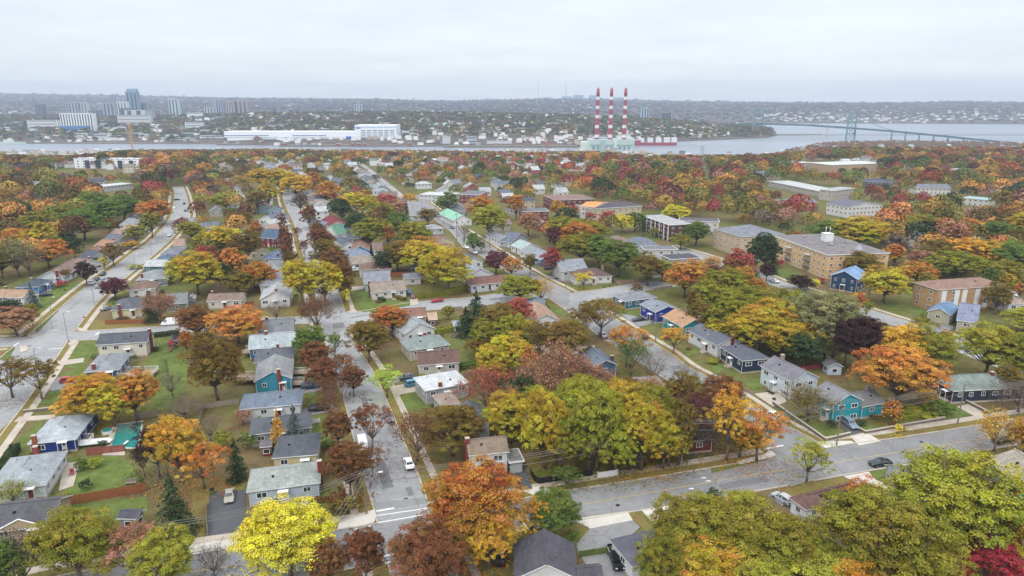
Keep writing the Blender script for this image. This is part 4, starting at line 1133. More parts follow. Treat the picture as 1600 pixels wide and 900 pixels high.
    for k, u in enumerate((-.82, -.42, -.18, .22, .5, .86)):
        obj('wall_panel', MB().box((0, 0, 0), (2.0, .08, 7.2)).mesh('wall_panel', [MATS['white']]), b2, (u * W_ / 2 * .93, -D_ / 2 + .4 - .03, 4.4))
    H((1114, 357), (1158, 370), (1202, 359), 10, 'h', rise=3.4, rc='7e838c', wc='c2ae94', wall='brick', label='tan brick apartment block with grey pyramid roof', wrow=[8.2, 5.4, 2.7], gap=4, ww=1.4, **A)
    b3 = H((1002, 337), (1046, 352), (1068, 346), 9, 'f', rc='a4a8aa', wc='5a3a36', wall='brick', label='dark brick apartment block with white column strips', wrow=[7.2, 4.5, 1.9], gap=3.4, ww=1.4, **A)
    for k in range(7): obj('white_strip', MB().box((0, 0, 0), (.9, .1, 8.6)).mesh('white_strip', [MATS['white']]), b3, ((k / 6 - .5) * HOUSES[-1][1] * .9, -HOUSES[-1][2] / 2 + .37, 4.4))
    H((1062, 345), (1125, 347), (1105, 341), 7.5, 'f', rc='5e5c60', wc='cfcfcc', label='flat roofed wing extending from dark brick block', wrow=[5.6, 2.8], gap=4, **A)
    H((848, 305), (866, 313), (922, 308), 8, 'h', rise=1.2, rc='86706a', wc='6e3c36', wall='brick', label='maroon brick walk up block with brown roof', wrow=[6.2, 3.4], detail=1, gap=4, **A)
    H((905, 322), (930, 324), 26, 8, 'g', rise=1.4, rc='d79a60', wc='dcdedd', label='white walk up block with orange plywood roof', wrow=[6.2, 3.4], detail=1, gap=4, **A)
    H((925, 327), (1004, 322), (990, 314), 7.5, 'f', rc='55505a', wc='c6b79c', wall='brick', label='long beige walk up block with flat dark roof', wrow=[5.6, 2.8], detail=1, gap=4, **A)
    H((815, 331), (858, 330), (856, 325), 6.5, 'f', rc='6f737c', wc='7a3c36', wall='brick', label='low red brick block behind olive trees', wrow=[5, 2.4], detail=1, gap=4, **A)
    H((1048, 406), (1096, 403), (1075, 396), 6.0, 'f', rc='4d4f5a', wc='b9b4b0', label='pale two storey flat roofed building with brick base', wrow=[4.6, 1.9], gap=4, **A)
    H((1008, 391), (1060, 390), (1050, 384), 5.6, 'f', rc='77777c', wc='cfd0ce', label='white flat roofed building behind the pale one', wrow=[4.2], detail=1, gap=4, **A)
    H((985, 384), (1030, 383), (1024, 373), 4.5, 'h', rc='6f7684', wc='b9bcbe', label='building with slate hip roof behind flat white one', detail=1, **A)
    H((964, 380), (992, 377), (985, 368), 4.5, 'h', rc='84706a', wc='a9a49c', label='building with brown hip roof beside slate one', detail=1, **A)
    H((1291, 317), (1326, 323), (1359, 316), 7.5, 'g', rise=2.2, rc='6b6e7c', wc='dfe0df', label='white block with brick panels and slate gable roof', wrow=[5.8, 2.9], detail=1, **A)
    H((1216, 317), (1278, 316), 14, 5.5, 'g', rise=1.5, rc='7c7f88', wc='8a5a50', label='long low brick block among red trees', wrow=[3.9], detail=1, **A)
    H((1348, 283), (1395, 285), 15, 6, 'h', rise=2, rc='4c5568', wc='5a5a60', label='block with navy hip roof beside crimson tree', detail=1, **A)
    H((1433, 294), (1487, 294), 12, 6, 'g', rc='7a7e88', wc='d8d8d2', label='row building with white gables and slate roof', detail=1, **A)
    H((1503, 309), (1547, 313), 14, 5, 'f', rc='9fc0c0', wc='d5d5cc', label='low building with pale aqua flat roof', detail=1, **A)
    H((1412, 371), (1440, 373), 12, 5, 'g', rc='76767c', wc='c9c5bd', label='grey gabled building behind amber maples', detail=1, **A)
    H((1512, 374), (1540, 377), 12, 4, 'g', rc='8b8b86', wc='a8a59c', label='low grey roofed building behind golden trees', detail=1, **A)
    H((1262, 254), (1298, 258), (1361, 253), 9, 'f', rc='c9d2d0', wc='b8a084', label='large flat roofed school with pale roof', wrow=[6.5, 3], detail=1, gap=6, cat='school', name='school', found=False)
    H((1200, 283), (1280, 299), (1290, 293), 5, 'f', rc='b9c0c0', wc='b5b0a6', label='long flat roofed hall with pale roof', detail=1, cat='hall', name='hall', found=False)
    H((717, 304), (748, 305), (775, 299), 7.5, 'f', rc='70747a', wc='7c3f38', wall='brick', label='red brick church hall with grey flat roof', detail=1, cat='hall', name='hall', found=False, wrow=[])
    H((655, 304), (706, 306), 18, 5, 'f', rc='c3c9cc', wc='d2d4d4', label='pale flat roofed hall beside brick hall', detail=1, cat='hall', name='hall', found=False)
    H((160, 292), (207, 287), 16, 4.5, 'f', rc='c5cbce', wc='cdd0d0', label='pale flat roofed hall among western trees', detail=1, cat='hall', name='hall', found=False)
    # sheds
    S = dict(cat='shed', name='shed', detail=1, found=False)
    H((181, 810), (213, 811), (219, 795), 2.4, 'g', rc='565863', wc='8a8a86', label='small dark roofed shed behind plank fence', **S)
    H((405, 699), (425, 697), (420, 688), 2.4, 'g', rc='77737a', wc='7a2f33', label='dark red garden shed beside yellow house', **S)
    H((1293, 573), (1319, 573), (1316, 565), 2.6, 'gx', rc='77767c', wc='c5d2e2', label='pale blue garden shed on the brown lawn', **S)
    H((1135, 517), (1157, 521), (1152, 512), 2.2, 'f', rc='8a867c', wc='6a645c', label='small flat roofed shed behind white house', **S)
    H((669, 500), (684, 499), (680, 490), 2.3, 'g', rc='c0a890', wc='7a4a38', label='tiny tan roofed shed behind brown roofed house', **S)
    H((708, 510), (722, 509), (719, 502), 2.3, 'g', rc='a8b0b6', wc='c8d0d4', label='small grey shed beside yellow green hedge', **S)
    H((270, 532), (283, 530), (281, 523), 2.3, 'g', rc='3f4148', wc='44474c', label='black shed at the back of the green yard', **S)
    H((293, 468), (305, 467), (303, 461), 2.2, 'gx', rc='b0b5b8', wc='d0d4d6', label='tiny white shed between two houses', **S)
    H((640, 418), (650, 418), (648, 414), 2.4, 'g', rc='c5c8c8', wc='e0e2e2', label='white shed under golden trees behind plank fence', **S)

def apt_extras(r):
    W, D = HOUSES[-1][1], HOUSES[-1][2]
    obj('rooftop_box', MB().box((-W * .12, D * .1, 12.4), (3.8, 3.8, 3.6)).box((-W * .12, D * .1, 14.3), (4.1, 4.1, .2)).mesh('rooftop_box', [MATS['white']]), r)
    b = MB().tube((-W * .12 - 1.5, D * .1, 14.3), (-W * .12 - 1.5, D * .1, 17), .12, n=5).tube((-W * .12 + 1.5, D * .1, 14.3), (-W * .12 + 1.5, D * .1, 17.3), .12, n=5)
    b.box((-W * .12 - 1.5, D * .1, 16.6), (.5, .2, 1)).box((-W * .12 + 1.5, D * .1, 16.9), (.5, .2, 1))
    obj('antenna', b.mesh('antenna', [MATS['white']]), r)
    b = MB().box((W * .3, D * .2, 11.6), (3, 3, 2.2), taper=.1).box((W * .1, -D * .05, 11.0), (2.4, 1.6, 1.0)).box((W * .2, D * .05, 10.9), (1, 1, .7)).box((-W * .32, -D * .1, 11), (1.2, 1.2, .8)).box((-W * .4, D * .25, 11), (.8, .8, .8)).box((0, D * .3, 11), (.8, .8, .8)).box((W * .42, -D * .2, 11), (.9, .9, .7)).box((W * .02, 0, 10.85), (.25, D * .9, .18))
    obj('roof_unit', b.mesh('roof_unit', [MATS['steel']]), r)
    for k in (-.18, .2):
        for z in (8.4, 5.6, 2.9):
            obj('balcony', win_mesh('balcony'), r, (k * W * .9, -D / 2 + .4, z), col='c8c8c8' if z > 8 else '55585c', scale=(4.2, 1.2, 1.1))
# ---------------------------------------------------------------- vehicles
VM = {}
def loft(name, secs, mats, mfun):
    """body from cross sections: (x, half width, z bottom, z shoulder, half width top, z top)"""
    b = MB(); ring = []
    for x, w, zb, zs, wt, zt in secs:
        base = len(b.v)
        b.v += [(x, -w * .92, zb), (x, -w, zb + .22), (x, -w, zs), (x, -wt, zt), (x, wt, zt), (x, w, zs), (x, w, zb + .22), (x, w * .92, zb)]
        ring.append(base)
    for i in range(len(ring) - 1):
        for k in range(8):
            j = (k + 1) % 8; a, c = ring[i], ring[i + 1]
            b.f.append((a + k, a + j, c + j, c + k)); b.m.append(mfun(i, k))
    b.f.append(tuple(ring[0] + k for k in range(7, -1, -1))); b.m.append(0)
    b.f.append(tuple(ring[-1] + k for k in range(8))); b.m.append(0)
    return b

def vehicle_meshes(kind):
    if kind in VM: return VM[kind]
    M = MATS; hw = .9
    if kind == 'sedan':
        L = 4.7; s = [(-2.35, .78, .35, .75, .7, .8), (-2.2, .88, .25, .85, .78, .9), (-1.5, .9, .22, .92, .8, .97), (-1.45, .9, .22, .92, .8, .98), (-.85, .9, .22, .93, .62, 1.4), (.35, .9, .22, .93, .62, 1.44), (1.15, .9, .22, .9, .78, .98), (2.1, .88, .22, .75, .76, .82), (2.35, .78, .3, .62, .66, .68)]
        cab = (3, 6); wx = (-1.45, 1.42); wr = .33
    elif kind == 'hatch':
        L = 4.3; s = [(-2.1, .8, .3, .9, .66, .95), (-2.0, .88, .25, .95, .68, 1.1), (-1.6, .9, .22, .95, .62, 1.5), (-.4, .9, .22, .95, .62, 1.56), (.3, .9, .22, .95, .62, 1.52), (1.05, .9, .22, .92, .76, 1.02), (1.9, .88, .22, .78, .74, .86), (2.15, .78, .3, .64, .64, .7)]
        cab = (1, 5); wx = (-1.3, 1.3); wr = .33
    elif kind == 'suv':
        L = 4.8; s = [(-2.35, .85, .4, 1.05, .72, 1.1), (-2.25, .93, .32, 1.08, .74, 1.25), (-1.9, .95, .3, 1.08, .68, 1.7), (-.3, .95, .3, 1.08, .68, 1.76), (.4, .95, .3, 1.08, .68, 1.72), (1.1, .95, .3, 1.05, .8, 1.14), (2.1, .93, .3, .92, .8, 1.0), (2.4, .83, .38, .78, .7, .84)]
        cab = (1, 5); wx = (-1.45, 1.45); wr = .38
    else:
        L = 5.6; s = [(-2.8, .95, .4, 1.3, .9, 2.3), (-2.75, 1.0, .35, 1.3, .9, 2.4), (0.9, 1.0, .35, 1.3, .9, 2.42), (1.35, 1.0, .35, 1.3, .88, 2.35), (2.0, 1.0, .35, 1.2, .86, 1.3), (2.7, .97, .35, 1.0, .8, 1.1), (2.85, .88, .4, .85, .7, .9)]
        cab = (2, 4); wx = (-1.8, 1.9); wr = .38
    if kind == 'pickup': pass
    n = len(s) - 1
    body = loft('body', s, None, lambda i, k: 0)
    glass = MB()
    for i in range(cab[0], cab[1]):
        a, c = s[i], s[i + 1]
        for sg in (-1, 1):
            if abs(a[5] - a[3]) < .1 and abs(c[5] - c[3]) < .1: continue
            f = .14; 
            def P(q, t, x): return (x, sg * (q[1] + (q[4] - q[1]) * t + .012), q[3] + (q[5] - q[3]) * t)
            pts = [P(a, .12, a[0] + .06), P(c, .12, c[0] - .06), P(c, .86, c[0] - .06), P(a, .86, a[0] + .06)]
            glass.poly(pts if sg < 0 else pts[::-1])
    # windscreen and rear glass
    def slope(i):
        a, c = s[i], s[i + 1]; e = .015
        lo, hi = (a, c) if a[5] < c[5] else (c, a)
        def Q(t, sg): 
            x = lo[0] + (hi[0] - lo[0]) * t; z = lo[5] + (hi[5] - lo[5]) * t; w = lo[4] + (hi[4] - lo[4]) * t
            return (x + (e if lo[0] > hi[0] else -e), sg * w * .88, z + e)
        pts = [Q(.1, -1), Q(.1, 1), Q(.9, 1), Q(.9, -1)]
        glass.poly(pts if lo[0] > hi[0] else pts[::-1])
    if kind == 'sedan': slope(3); slope(5)
    elif kind in ('hatch', 'suv'): slope(1); slope(4)
    else: slope(3)
    tyre = MB(); tyre.tube((0, -.11, 0), (0, .11, 0), wr, n=16); rim = MB(); rim.tube((0, -.125, 0), (0, .125, 0), wr * .6, n=10)
    light = MB().box((0, 0, 0), (.06, .34, .16))
    bar = MB().box((0, 0, 0), (.08, 1.5, .16))
    VM[kind] = dict(body=body.mesh('body', [M['paint']]), window=glass.mesh('window', [M['glass']]), tyre=tyre.mesh('tyre', [M['dark']]), rim=rim.mesh('rim', [M['steel']]),
                    head=light.mesh('headlight', [M['lamp_clear']]), tail=light.mesh('taillight', [M['lamp_red']]), bumper=bar.mesh('bumper', [M['dark']]), wx=wx, wr=wr, s=s)
    return VM[kind]

CARS = []
def vehicle(kind, px, py, px2, py2, col, label, cat='car', name='parked_car', group=None):
    """front towards (px2,py2)"""
    p = G(px, py); q = G(px2, py2); rz = math.atan2(q.y - p.y, q.x - p.x)
    v = vehicle_meshes('van' if kind == 'van' else kind)
    z = .05
    r = empty(name, (p.x, p.y, z), rz, label, cat, group)
    obj('body', v['body'], r, col=col); obj('window', v['window'], r)
    if depth(p) < 420:
        for x in v['wx']:
            for sg in (-1, 1):
                w = obj('wheel', v['tyre'], r, (x, sg * .82, v['wr'])); obj('rim', v['rim'], w)
        xf = v['s'][-1][0]; xb = v['s'][0][0]
        for sg in (-1, 1):
            obj('headlight', v['head'], r, (xf - .02, sg * .52, v['s'][-1][3] - .06)); obj('taillight', v['tail'], r, (xb + .0, sg * .6, v['s'][0][3] - .1))
        obj('bumper', v['bumper'], r, (xb - .02, 0, .45)); obj('bumper', v['bumper'], r, (xf + .01, 0, .45))
    CARS.append((p.x, p.y)); return r

def build_vehicles():
    V = vehicle
    V('hatch', 108, 597, 130, 594, 'b3202c', 'red compact car on driveway of the slate blue house')
    V('hatch', 72, 463, 90, 461, '22262e', 'black car in driveway of the bright blue house')
    V('suv', 144, 444, 152, 436, 'e2e4e6', 'white van like car parked on the west road kerb', 'car')
    V('sedan', 151, 438, 158, 432, '2c3038', 'dark car parked ahead of the white one on west road')
    V('hatch', 161, 430, 168, 424, '35403e', 'dark green car parked below the sloping row of roofs')
    V('sedan', 168, 484, 180, 481, '8a9096', 'grey car beside the pale yellow house')
    V('van', 267, 508, 240, 510, 'eceef0', 'long white van parked on cross street', 'van', 'parked_van')
    V('sedan', 265, 369, 270, 363, 'e8eaec', 'small white car on the upper west road')
    V('sedan', 291, 360, 296, 355, '3b5a52', 'dark green car in driveway off upper west road')
    V('hatch', 272, 326, 274, 316, 'eceef0', 'white car near the top of the west road', group='cars on the upper west road')
    V('sedan', 276, 313, 286, 312, '23262c', 'black car crossing near top of west road', group='cars on the upper west road')
    V('hatch', 288, 319, 288, 308, '2b2f36', 'dark car parked at kerb high on west road', group='cars on the upper west road')
    V('sedan', 290, 330, 291, 320, '30486a', 'navy car parked at kerb high on west road', group='cars on the upper west road')
    V('suv', 485, 607, 510, 604, '27384e', 'navy suv in driveway of the teal house', 'car')
    V('suv', 498, 642, 525, 638, '1e2024', 'black suv in driveway of the blue grey roof house', 'car')
    V('suv', 531, 590, 528, 575, '8a94a0', 'silver van parked under rusty street tree', 'van', 'parked_van')
    V('van', 566, 698, 560, 675, 'f0f2f4', 'white van parked along the centre road kerb', 'van', 'parked_van')
    V('hatch', 609, 656, 614, 670, '6d6672', 'mauve grey car driving on the centre road')
    V('sedan', 639, 728, 634, 712, 'eef0f2', 'white sedan with dark sunroof driving on centre road')
    V('hatch', 563, 546, 560, 533, 'c4552c', 'orange red car parked under bronze tree')
    V('sedan', 638, 593, 665, 590, '2b3440', 'dark sedan on driveway beside the white roof')
    V('suv', 646, 603, 672, 599, '3e7a8c', 'teal car on driveway beside the white roof', 'car')
    V('sedan', 359, 779, 357, 800, '9a948a', 'champagne sedan on dark asphalt driveway')
    V('hatch', 640, 458, 644, 470, '3b5578', 'blue car on drive of corner lawn bungalow')
    V('hatch', 645, 466, 649, 476, '5e2228', 'dark red car on drive of corner lawn bungalow')
    V('sedan', 683, 472, 660, 475, 'a31f3a', 'red sedan parked beside long yellow green hedge')
    V('hatch', 707, 357, 716, 363, '2f4f80', 'blue car parked on the upper east road')
    V('sedan', 682, 361, 696, 359, '9a2430', 'red car on drive near upper east road')
    V('sedan', 727, 388, 741, 392, 'dfe3e6', 'white sedan parked beside east road')
    V('suv', 741, 396, 756, 402, 'e6e8ea', 'white suv parked beside east road', 'car')
    V('suv', 553, 424, 570, 422, 'e2e6ea', 'white suv beside the wide brown roof', 'car')
    V('sedan', 885, 435, 905, 432, '6e1f2a', 'maroon car before the white bungalow')
    V('sedan', 858, 421, 875, 420, '202328', 'black car beside salmon tree')
    V('sedan', 997, 502, 975, 505, '1e2430', 'black sedan before the cobalt blue house')
    V('hatch', 1007, 528, 1000, 518, '2b2d32', 'dark car beside the orange sapling', 'car')
    V('sedan', 1375, 727, 1340, 731, '15242a', 'black sedan driving along the main road')
    V('suv', 1327, 666, 1345, 680, '76899a', 'silver blue suv on drive of the turquoise house', 'car')
    V('suv', 1208, 654, 1195, 645, 'dfe3e6', 'white suv parked near the stop line', 'car')
    V('sedan', 1566, 691, 1600, 686, '1d1e22', 'black car behind thin amber tree')
    V('hatch', 1222, 783, 1210, 776, 'aab0b6', 'silver car beside the brown roofed house', 'car')
    V('sedan', 782, 874, 786, 850, '1a1c22', 'black car beside large dark roofed house')
    V('hatch', 1095, 412, 1110, 414, '454a50', 'grey car on the apartment road')
    V('sedan', 1210, 441, 1200, 437, 'e0e4e8', 'white car on the apartment road')
    V('suv', 1583, 463, 1590, 470, 'd5dade', 'white car beside brown apartment block', 'car')
    V('hatch', 942, 527, 950, 533, '9aa0a8', 'grey car on east road between trees')
    V('sedan', 1128, 418, 1140, 421, 'c8ccd0', 'silver car on apartment road by thin tree')
    V('hatch', 640, 520, 652, 516, '24262a', 'black car beside white gabled house and orange tree')
    V('sedan', 447, 318, 449, 306, '8f9aa6', 'grey car high on the centre road')
    V('sedan', 452, 300, 451, 290, 'd5dade', 'white car high on the centre road')
    V('hatch', 921, 348, 930, 347, 'e0e4e8', 'white car beside red sapling', 'car')
    # black pickup
    p = G(962, 879); q = G(972, 905)
    r = empty('pickup_truck', (p.x, p.y, .16), math.atan2(q.y - p.y, q.x - p.x), 'black pickup truck with empty open bed', 'pickup truck')
    M = MATS
    b = MB().box((1.0, 0, 1.0), (1.0, 1.8, .75)).box((2.15, 0, .8), (1.3, 1.85, .55), taper=.95)
    b.box((.1, 0, 1.45), (1.9, 1.6, .65), taper=.82)
    b.box((.1, 0, .8), (1.9, 1.85, .7))
    obj('cab', b.mesh('cab', [M['paint']]), r, col='17191c')
    b = MB().box((-1.95, 0, .62), (2.3, 1.7, .1)).box((-1.95, -.88, .9), (2.3, .08, .6)).box((-1.95, .88, .9), (2.3, .08, .6)).box((-3.08, 0, .9), (.07, 1.7, .6)).box((-.84, 0, .9), (.07, 1.7, .6))
    bed = obj('bed', b.mesh('bed', [M['paint']]), r, col='222428')
    obj('bed_rail', MB().box((-1.95, -.88, 1.23), (2.3, .12, .06)).box((-1.95, .88, 1.23), (2.3, .12, .06)).mesh('bed_rail', [M['steel']]), bed)
    obj('window', MB().box((1.07, 0, 1.42), (.06, 1.3, .4)).box((.1, -.76, 1.48), (1.3, .06, .36)).box((.1, .76, 1.48), (1.3, .06, .36)).mesh('window', [M['glass']]), r)
    v = vehicle_meshes('suv')
    for x in (-2.0, 1.75):
        for sg in (-1, 1):
            w = obj('wheel', v['tyre'], r, (x, sg * .84, .38)); obj('rim', v['rim'], w)
    for sg in (-1, 1): obj('headlight', v['head'], r, (2.82, sg * .6, .85)); obj('taillight', v['tail'], r, (-3.13, sg * .78, .9))
    # boat trailer and canoe like objects on the kerb
    p = G(541, 617); r = empty('boat_trailer', (p.x, p.y, .02), R(100), 'empty white boat trailer on verge of centre road', 'trailer')
    b = MB()
    for sg in (-1, 1): b.tube((-2, sg * .7, .5), (1.2, sg * .6, .5), .05); b.tube((1.2, sg * .6, .5), (2.8, 0, .5), .05)
    for x in (-1.8, -.6, .6): b.tube((x, -.7, .5), (x, .7, .5), .05)
    for sg in (-1, 1): b.tube((-1.5, sg * .4, .5), (-1.5, sg * .55, .95), .05)
    obj('frame', b.mesh('frame', [M['white']]), r)
    for sg in (-1, 1): obj('wheel', v['tyre'], r, (-.6, sg * .9, .38))

# ---------------------------------------------------------------- street furniture
TOPS = {}
def pole(key, bx, by, tx, ty, label, arms=1, lamp=None, cans=0):
    p = G(bx, by); h = zfor(ty, p.y) - 0; h = max(5, min(h, 16))
    r = empty('utility_pole', (p.x, p.y, 0), 0, label, 'utility pole', None)
    rad = .16
    obj('post', MB().tube((0, 0, 0), (0, 0, h), rad, rad * .65, 8).mesh('post', [MATS['pole']]), r)
    ang = .35
    for k in range(arms):
        obj('crossarm', MB().box((0, 0, 0), (.12, 2.2, .12)).mesh('crossarm', [MATS['pole']]), r, (0, 0, h - .5 - k * .9), ang - 1.2)
        ca, sa = math.cos(ang - 1.2 + 1.5708), math.sin(ang - 1.2 + 1.5708)
        for u in (-.95, 0, .95): obj('insulator', MB().tube((0, 0, 0), (0, 0, .25), .06, .04, 6).mesh('insulator', [MATS['steel']]), r, (ca * u, sa * u, h - .44 - k * .9))
    for k in range(cans):
        obj('transformer', MB().tube((0, 0, 0), (0, 0, 1.0), .25, n=10).mesh('transformer', [MATS['steel']]), r, (.42 if k == 0 else -.42, 0, h - 2.6))
    if lamp:
        q = G(*lamp, 7.5); v = (Vector((q.x, q.y, 0)) - Vector((p.x, p.y, 0))); L_ = min(v.length, 4.0); v.normalize()
        z = min(h - .3, 8.2)
        a = obj('lamp_arm', MB().tube((0, 0, z - 1), (v.x * L_ * .5, v.y * L_ * .5, z), .05).tube((v.x * L_ * .5, v.y * L_ * .5, z), (v.x * L_, v.y * L_, z + .15), .045).mesh('lamp_arm', [MATS['steel']]), r)
        obj('lamp_head', MB().box((v.x * L_, v.y * L_, z + .12), (.75, .34, .16), rz=math.atan2(v.y, v.x)).mesh('lamp_head', [MATS['white']]), a)
    TOPS[key] = Vector((p.x, p.y, h)); return r

def wire(a, b, off, sag, label, dz=0, m='cable', rad=.045):
    A = TOPS[a] if isinstance(a, str) else Vector(a); B = TOPS[b] if isinstance(b, str) else Vector(b)
    d = (B - A).normalized(); n = Vector((-d.y, d.x, 0)) * off; mb = MB(); prev = None
    for i in range(13):
        t = i / 12; p = A.lerp(B, t) + n + Vector((0, 0, dz - .2 - sag * 4 * t * (1 - t)))
        if prev is not None: mb.tube(prev, p, rad, n=4, cap=False)
        prev = p
    tag(obj('overhead_wire', mb.mesh('overhead_wire', [MATS[m]])), label, 'overhead wire', 'overhead wires between the poles')

def lamp_post(bx, by, tx, ty, label, side=1, h=8.0):
    p = G(bx, by); h = max(5, min(11, zfor(ty, p.y)))
    r = empty('street_lamp', (p.x, p.y, 0), 0, label, 'street lamp')
    obj('post', MB().tube((0, 0, 0), (0, 0, h), .12, .07, 8).mesh('post', [MATS['steel']]), r)
    a = obj('lamp_arm', MB().tube((0, 0, h - .2), (side * 1.6, 0, h + .2), .05).mesh('lamp_arm', [MATS['steel']]), r)
    obj('lamp_head', MB().box((side * 1.8, 0, h + .2), (.7, .3, .15)).mesh('lamp_head', [MATS['white']]), a)

def fence(name, pts, h, mat, label, cat='fence', gap=2.4):
    P = resample([G(x, y).xy for x, y in pts], gap); r = empty(name, (P[0].x, P[0].y, 0), 0, label, cat)
    o = P[0]; b = MB(); n = len(P)
    for i in range(n - 1):
        a, c = P[i] - o, P[i + 1] - o; L_ = (c - a).length
        if L_ < .05: continue
        rz = math.atan2(c.y - a.y, c.x - a.x); m = (a + c) / 2
        k = max(1, int(L_ / .3))
        for j in range(k):
            q = a.lerp(c, (j + .5) / k); b.box((q.x, q.y, h / 2 + random.uniform(-.02, .02)), (L_ / k - .03, .04, h - .1), rz=rz)
        b.box((m.x, m.y, h * .8), (L_, .07, .1), rz=rz); b.box((m.x, m.y, h * .2), (L_, .07, .1), rz=rz)
    obj('board_panel', b.mesh('board_panel', [MATS[mat]]), r)
    pm = MB().box((0, 0, h / 2 + .06), (.12, .12, h + .12)).mesh('post', [MATS[mat]])
    for i in range(n): obj('post', pm, r, (P[i].x - o.x, P[i].y - o.y, 0))
    return r

def wall_line(name, pts, h, mat, label, w=.35):
    P = [G(x, y).xy for x, y in pts]; b = MB()
    for i, (a, c) in enumerate(zip(P, P[1:])):
        rz = math.atan2(c.y - a.y, c.x - a.x); m = (a + c) / 2; L_ = (c - a).length
        b.box((m.x, m.y, h / 2 + .002 * i), (L_ + w * .9, w, h), rz=rz); b.box((m.x, m.y, h + .05 + .002 * i), (L_ + w, w + .1, .1), rz=rz, m=1)
    return tag(obj(name, b.mesh(name, [MATS[mat], MATS['concrete']])), label, 'garden wall')

def deck(px, py, w, d, h, rz, label, name='wooden_deck'):
    p = G(px, py, h); r = empty(name, (p.x, p.y, 0), rz, label, 'deck')
    obj('floor_board', MB().box((0, 0, h), (w, d, .12)).mesh('floor_board', [MATS['deck']]), r)
    for sx in (-1, 1):
        for sy in (-1, 1): obj('leg', MB().box((0, 0, h / 2 - .03), (.14, .14, h - .06)).mesh('leg', [MATS['wood']]), r, (sx * (w / 2 - .1), sy * (d / 2 - .1), 0))
    b = MB()
    for (cx, cy, lx, ly) in ((0, -d / 2 + .05, w, .06), (0, d / 2 - .05, w, .06), (w / 2 - .05, 0, .06, d)):
        b.box((cx, cy, h + 1.0), (lx, ly, .08))
        n = int(max(lx, ly) / .3)
        for k in range(n):
            u = (k + .5) / n - .5; b.box((cx + (u * lx if lx > ly else 0), cy + (u * ly if ly > lx else 0), h + .5), (.05, .05, .95))
    obj('railing', b.mesh('railing', [MATS['white']]), r); return r

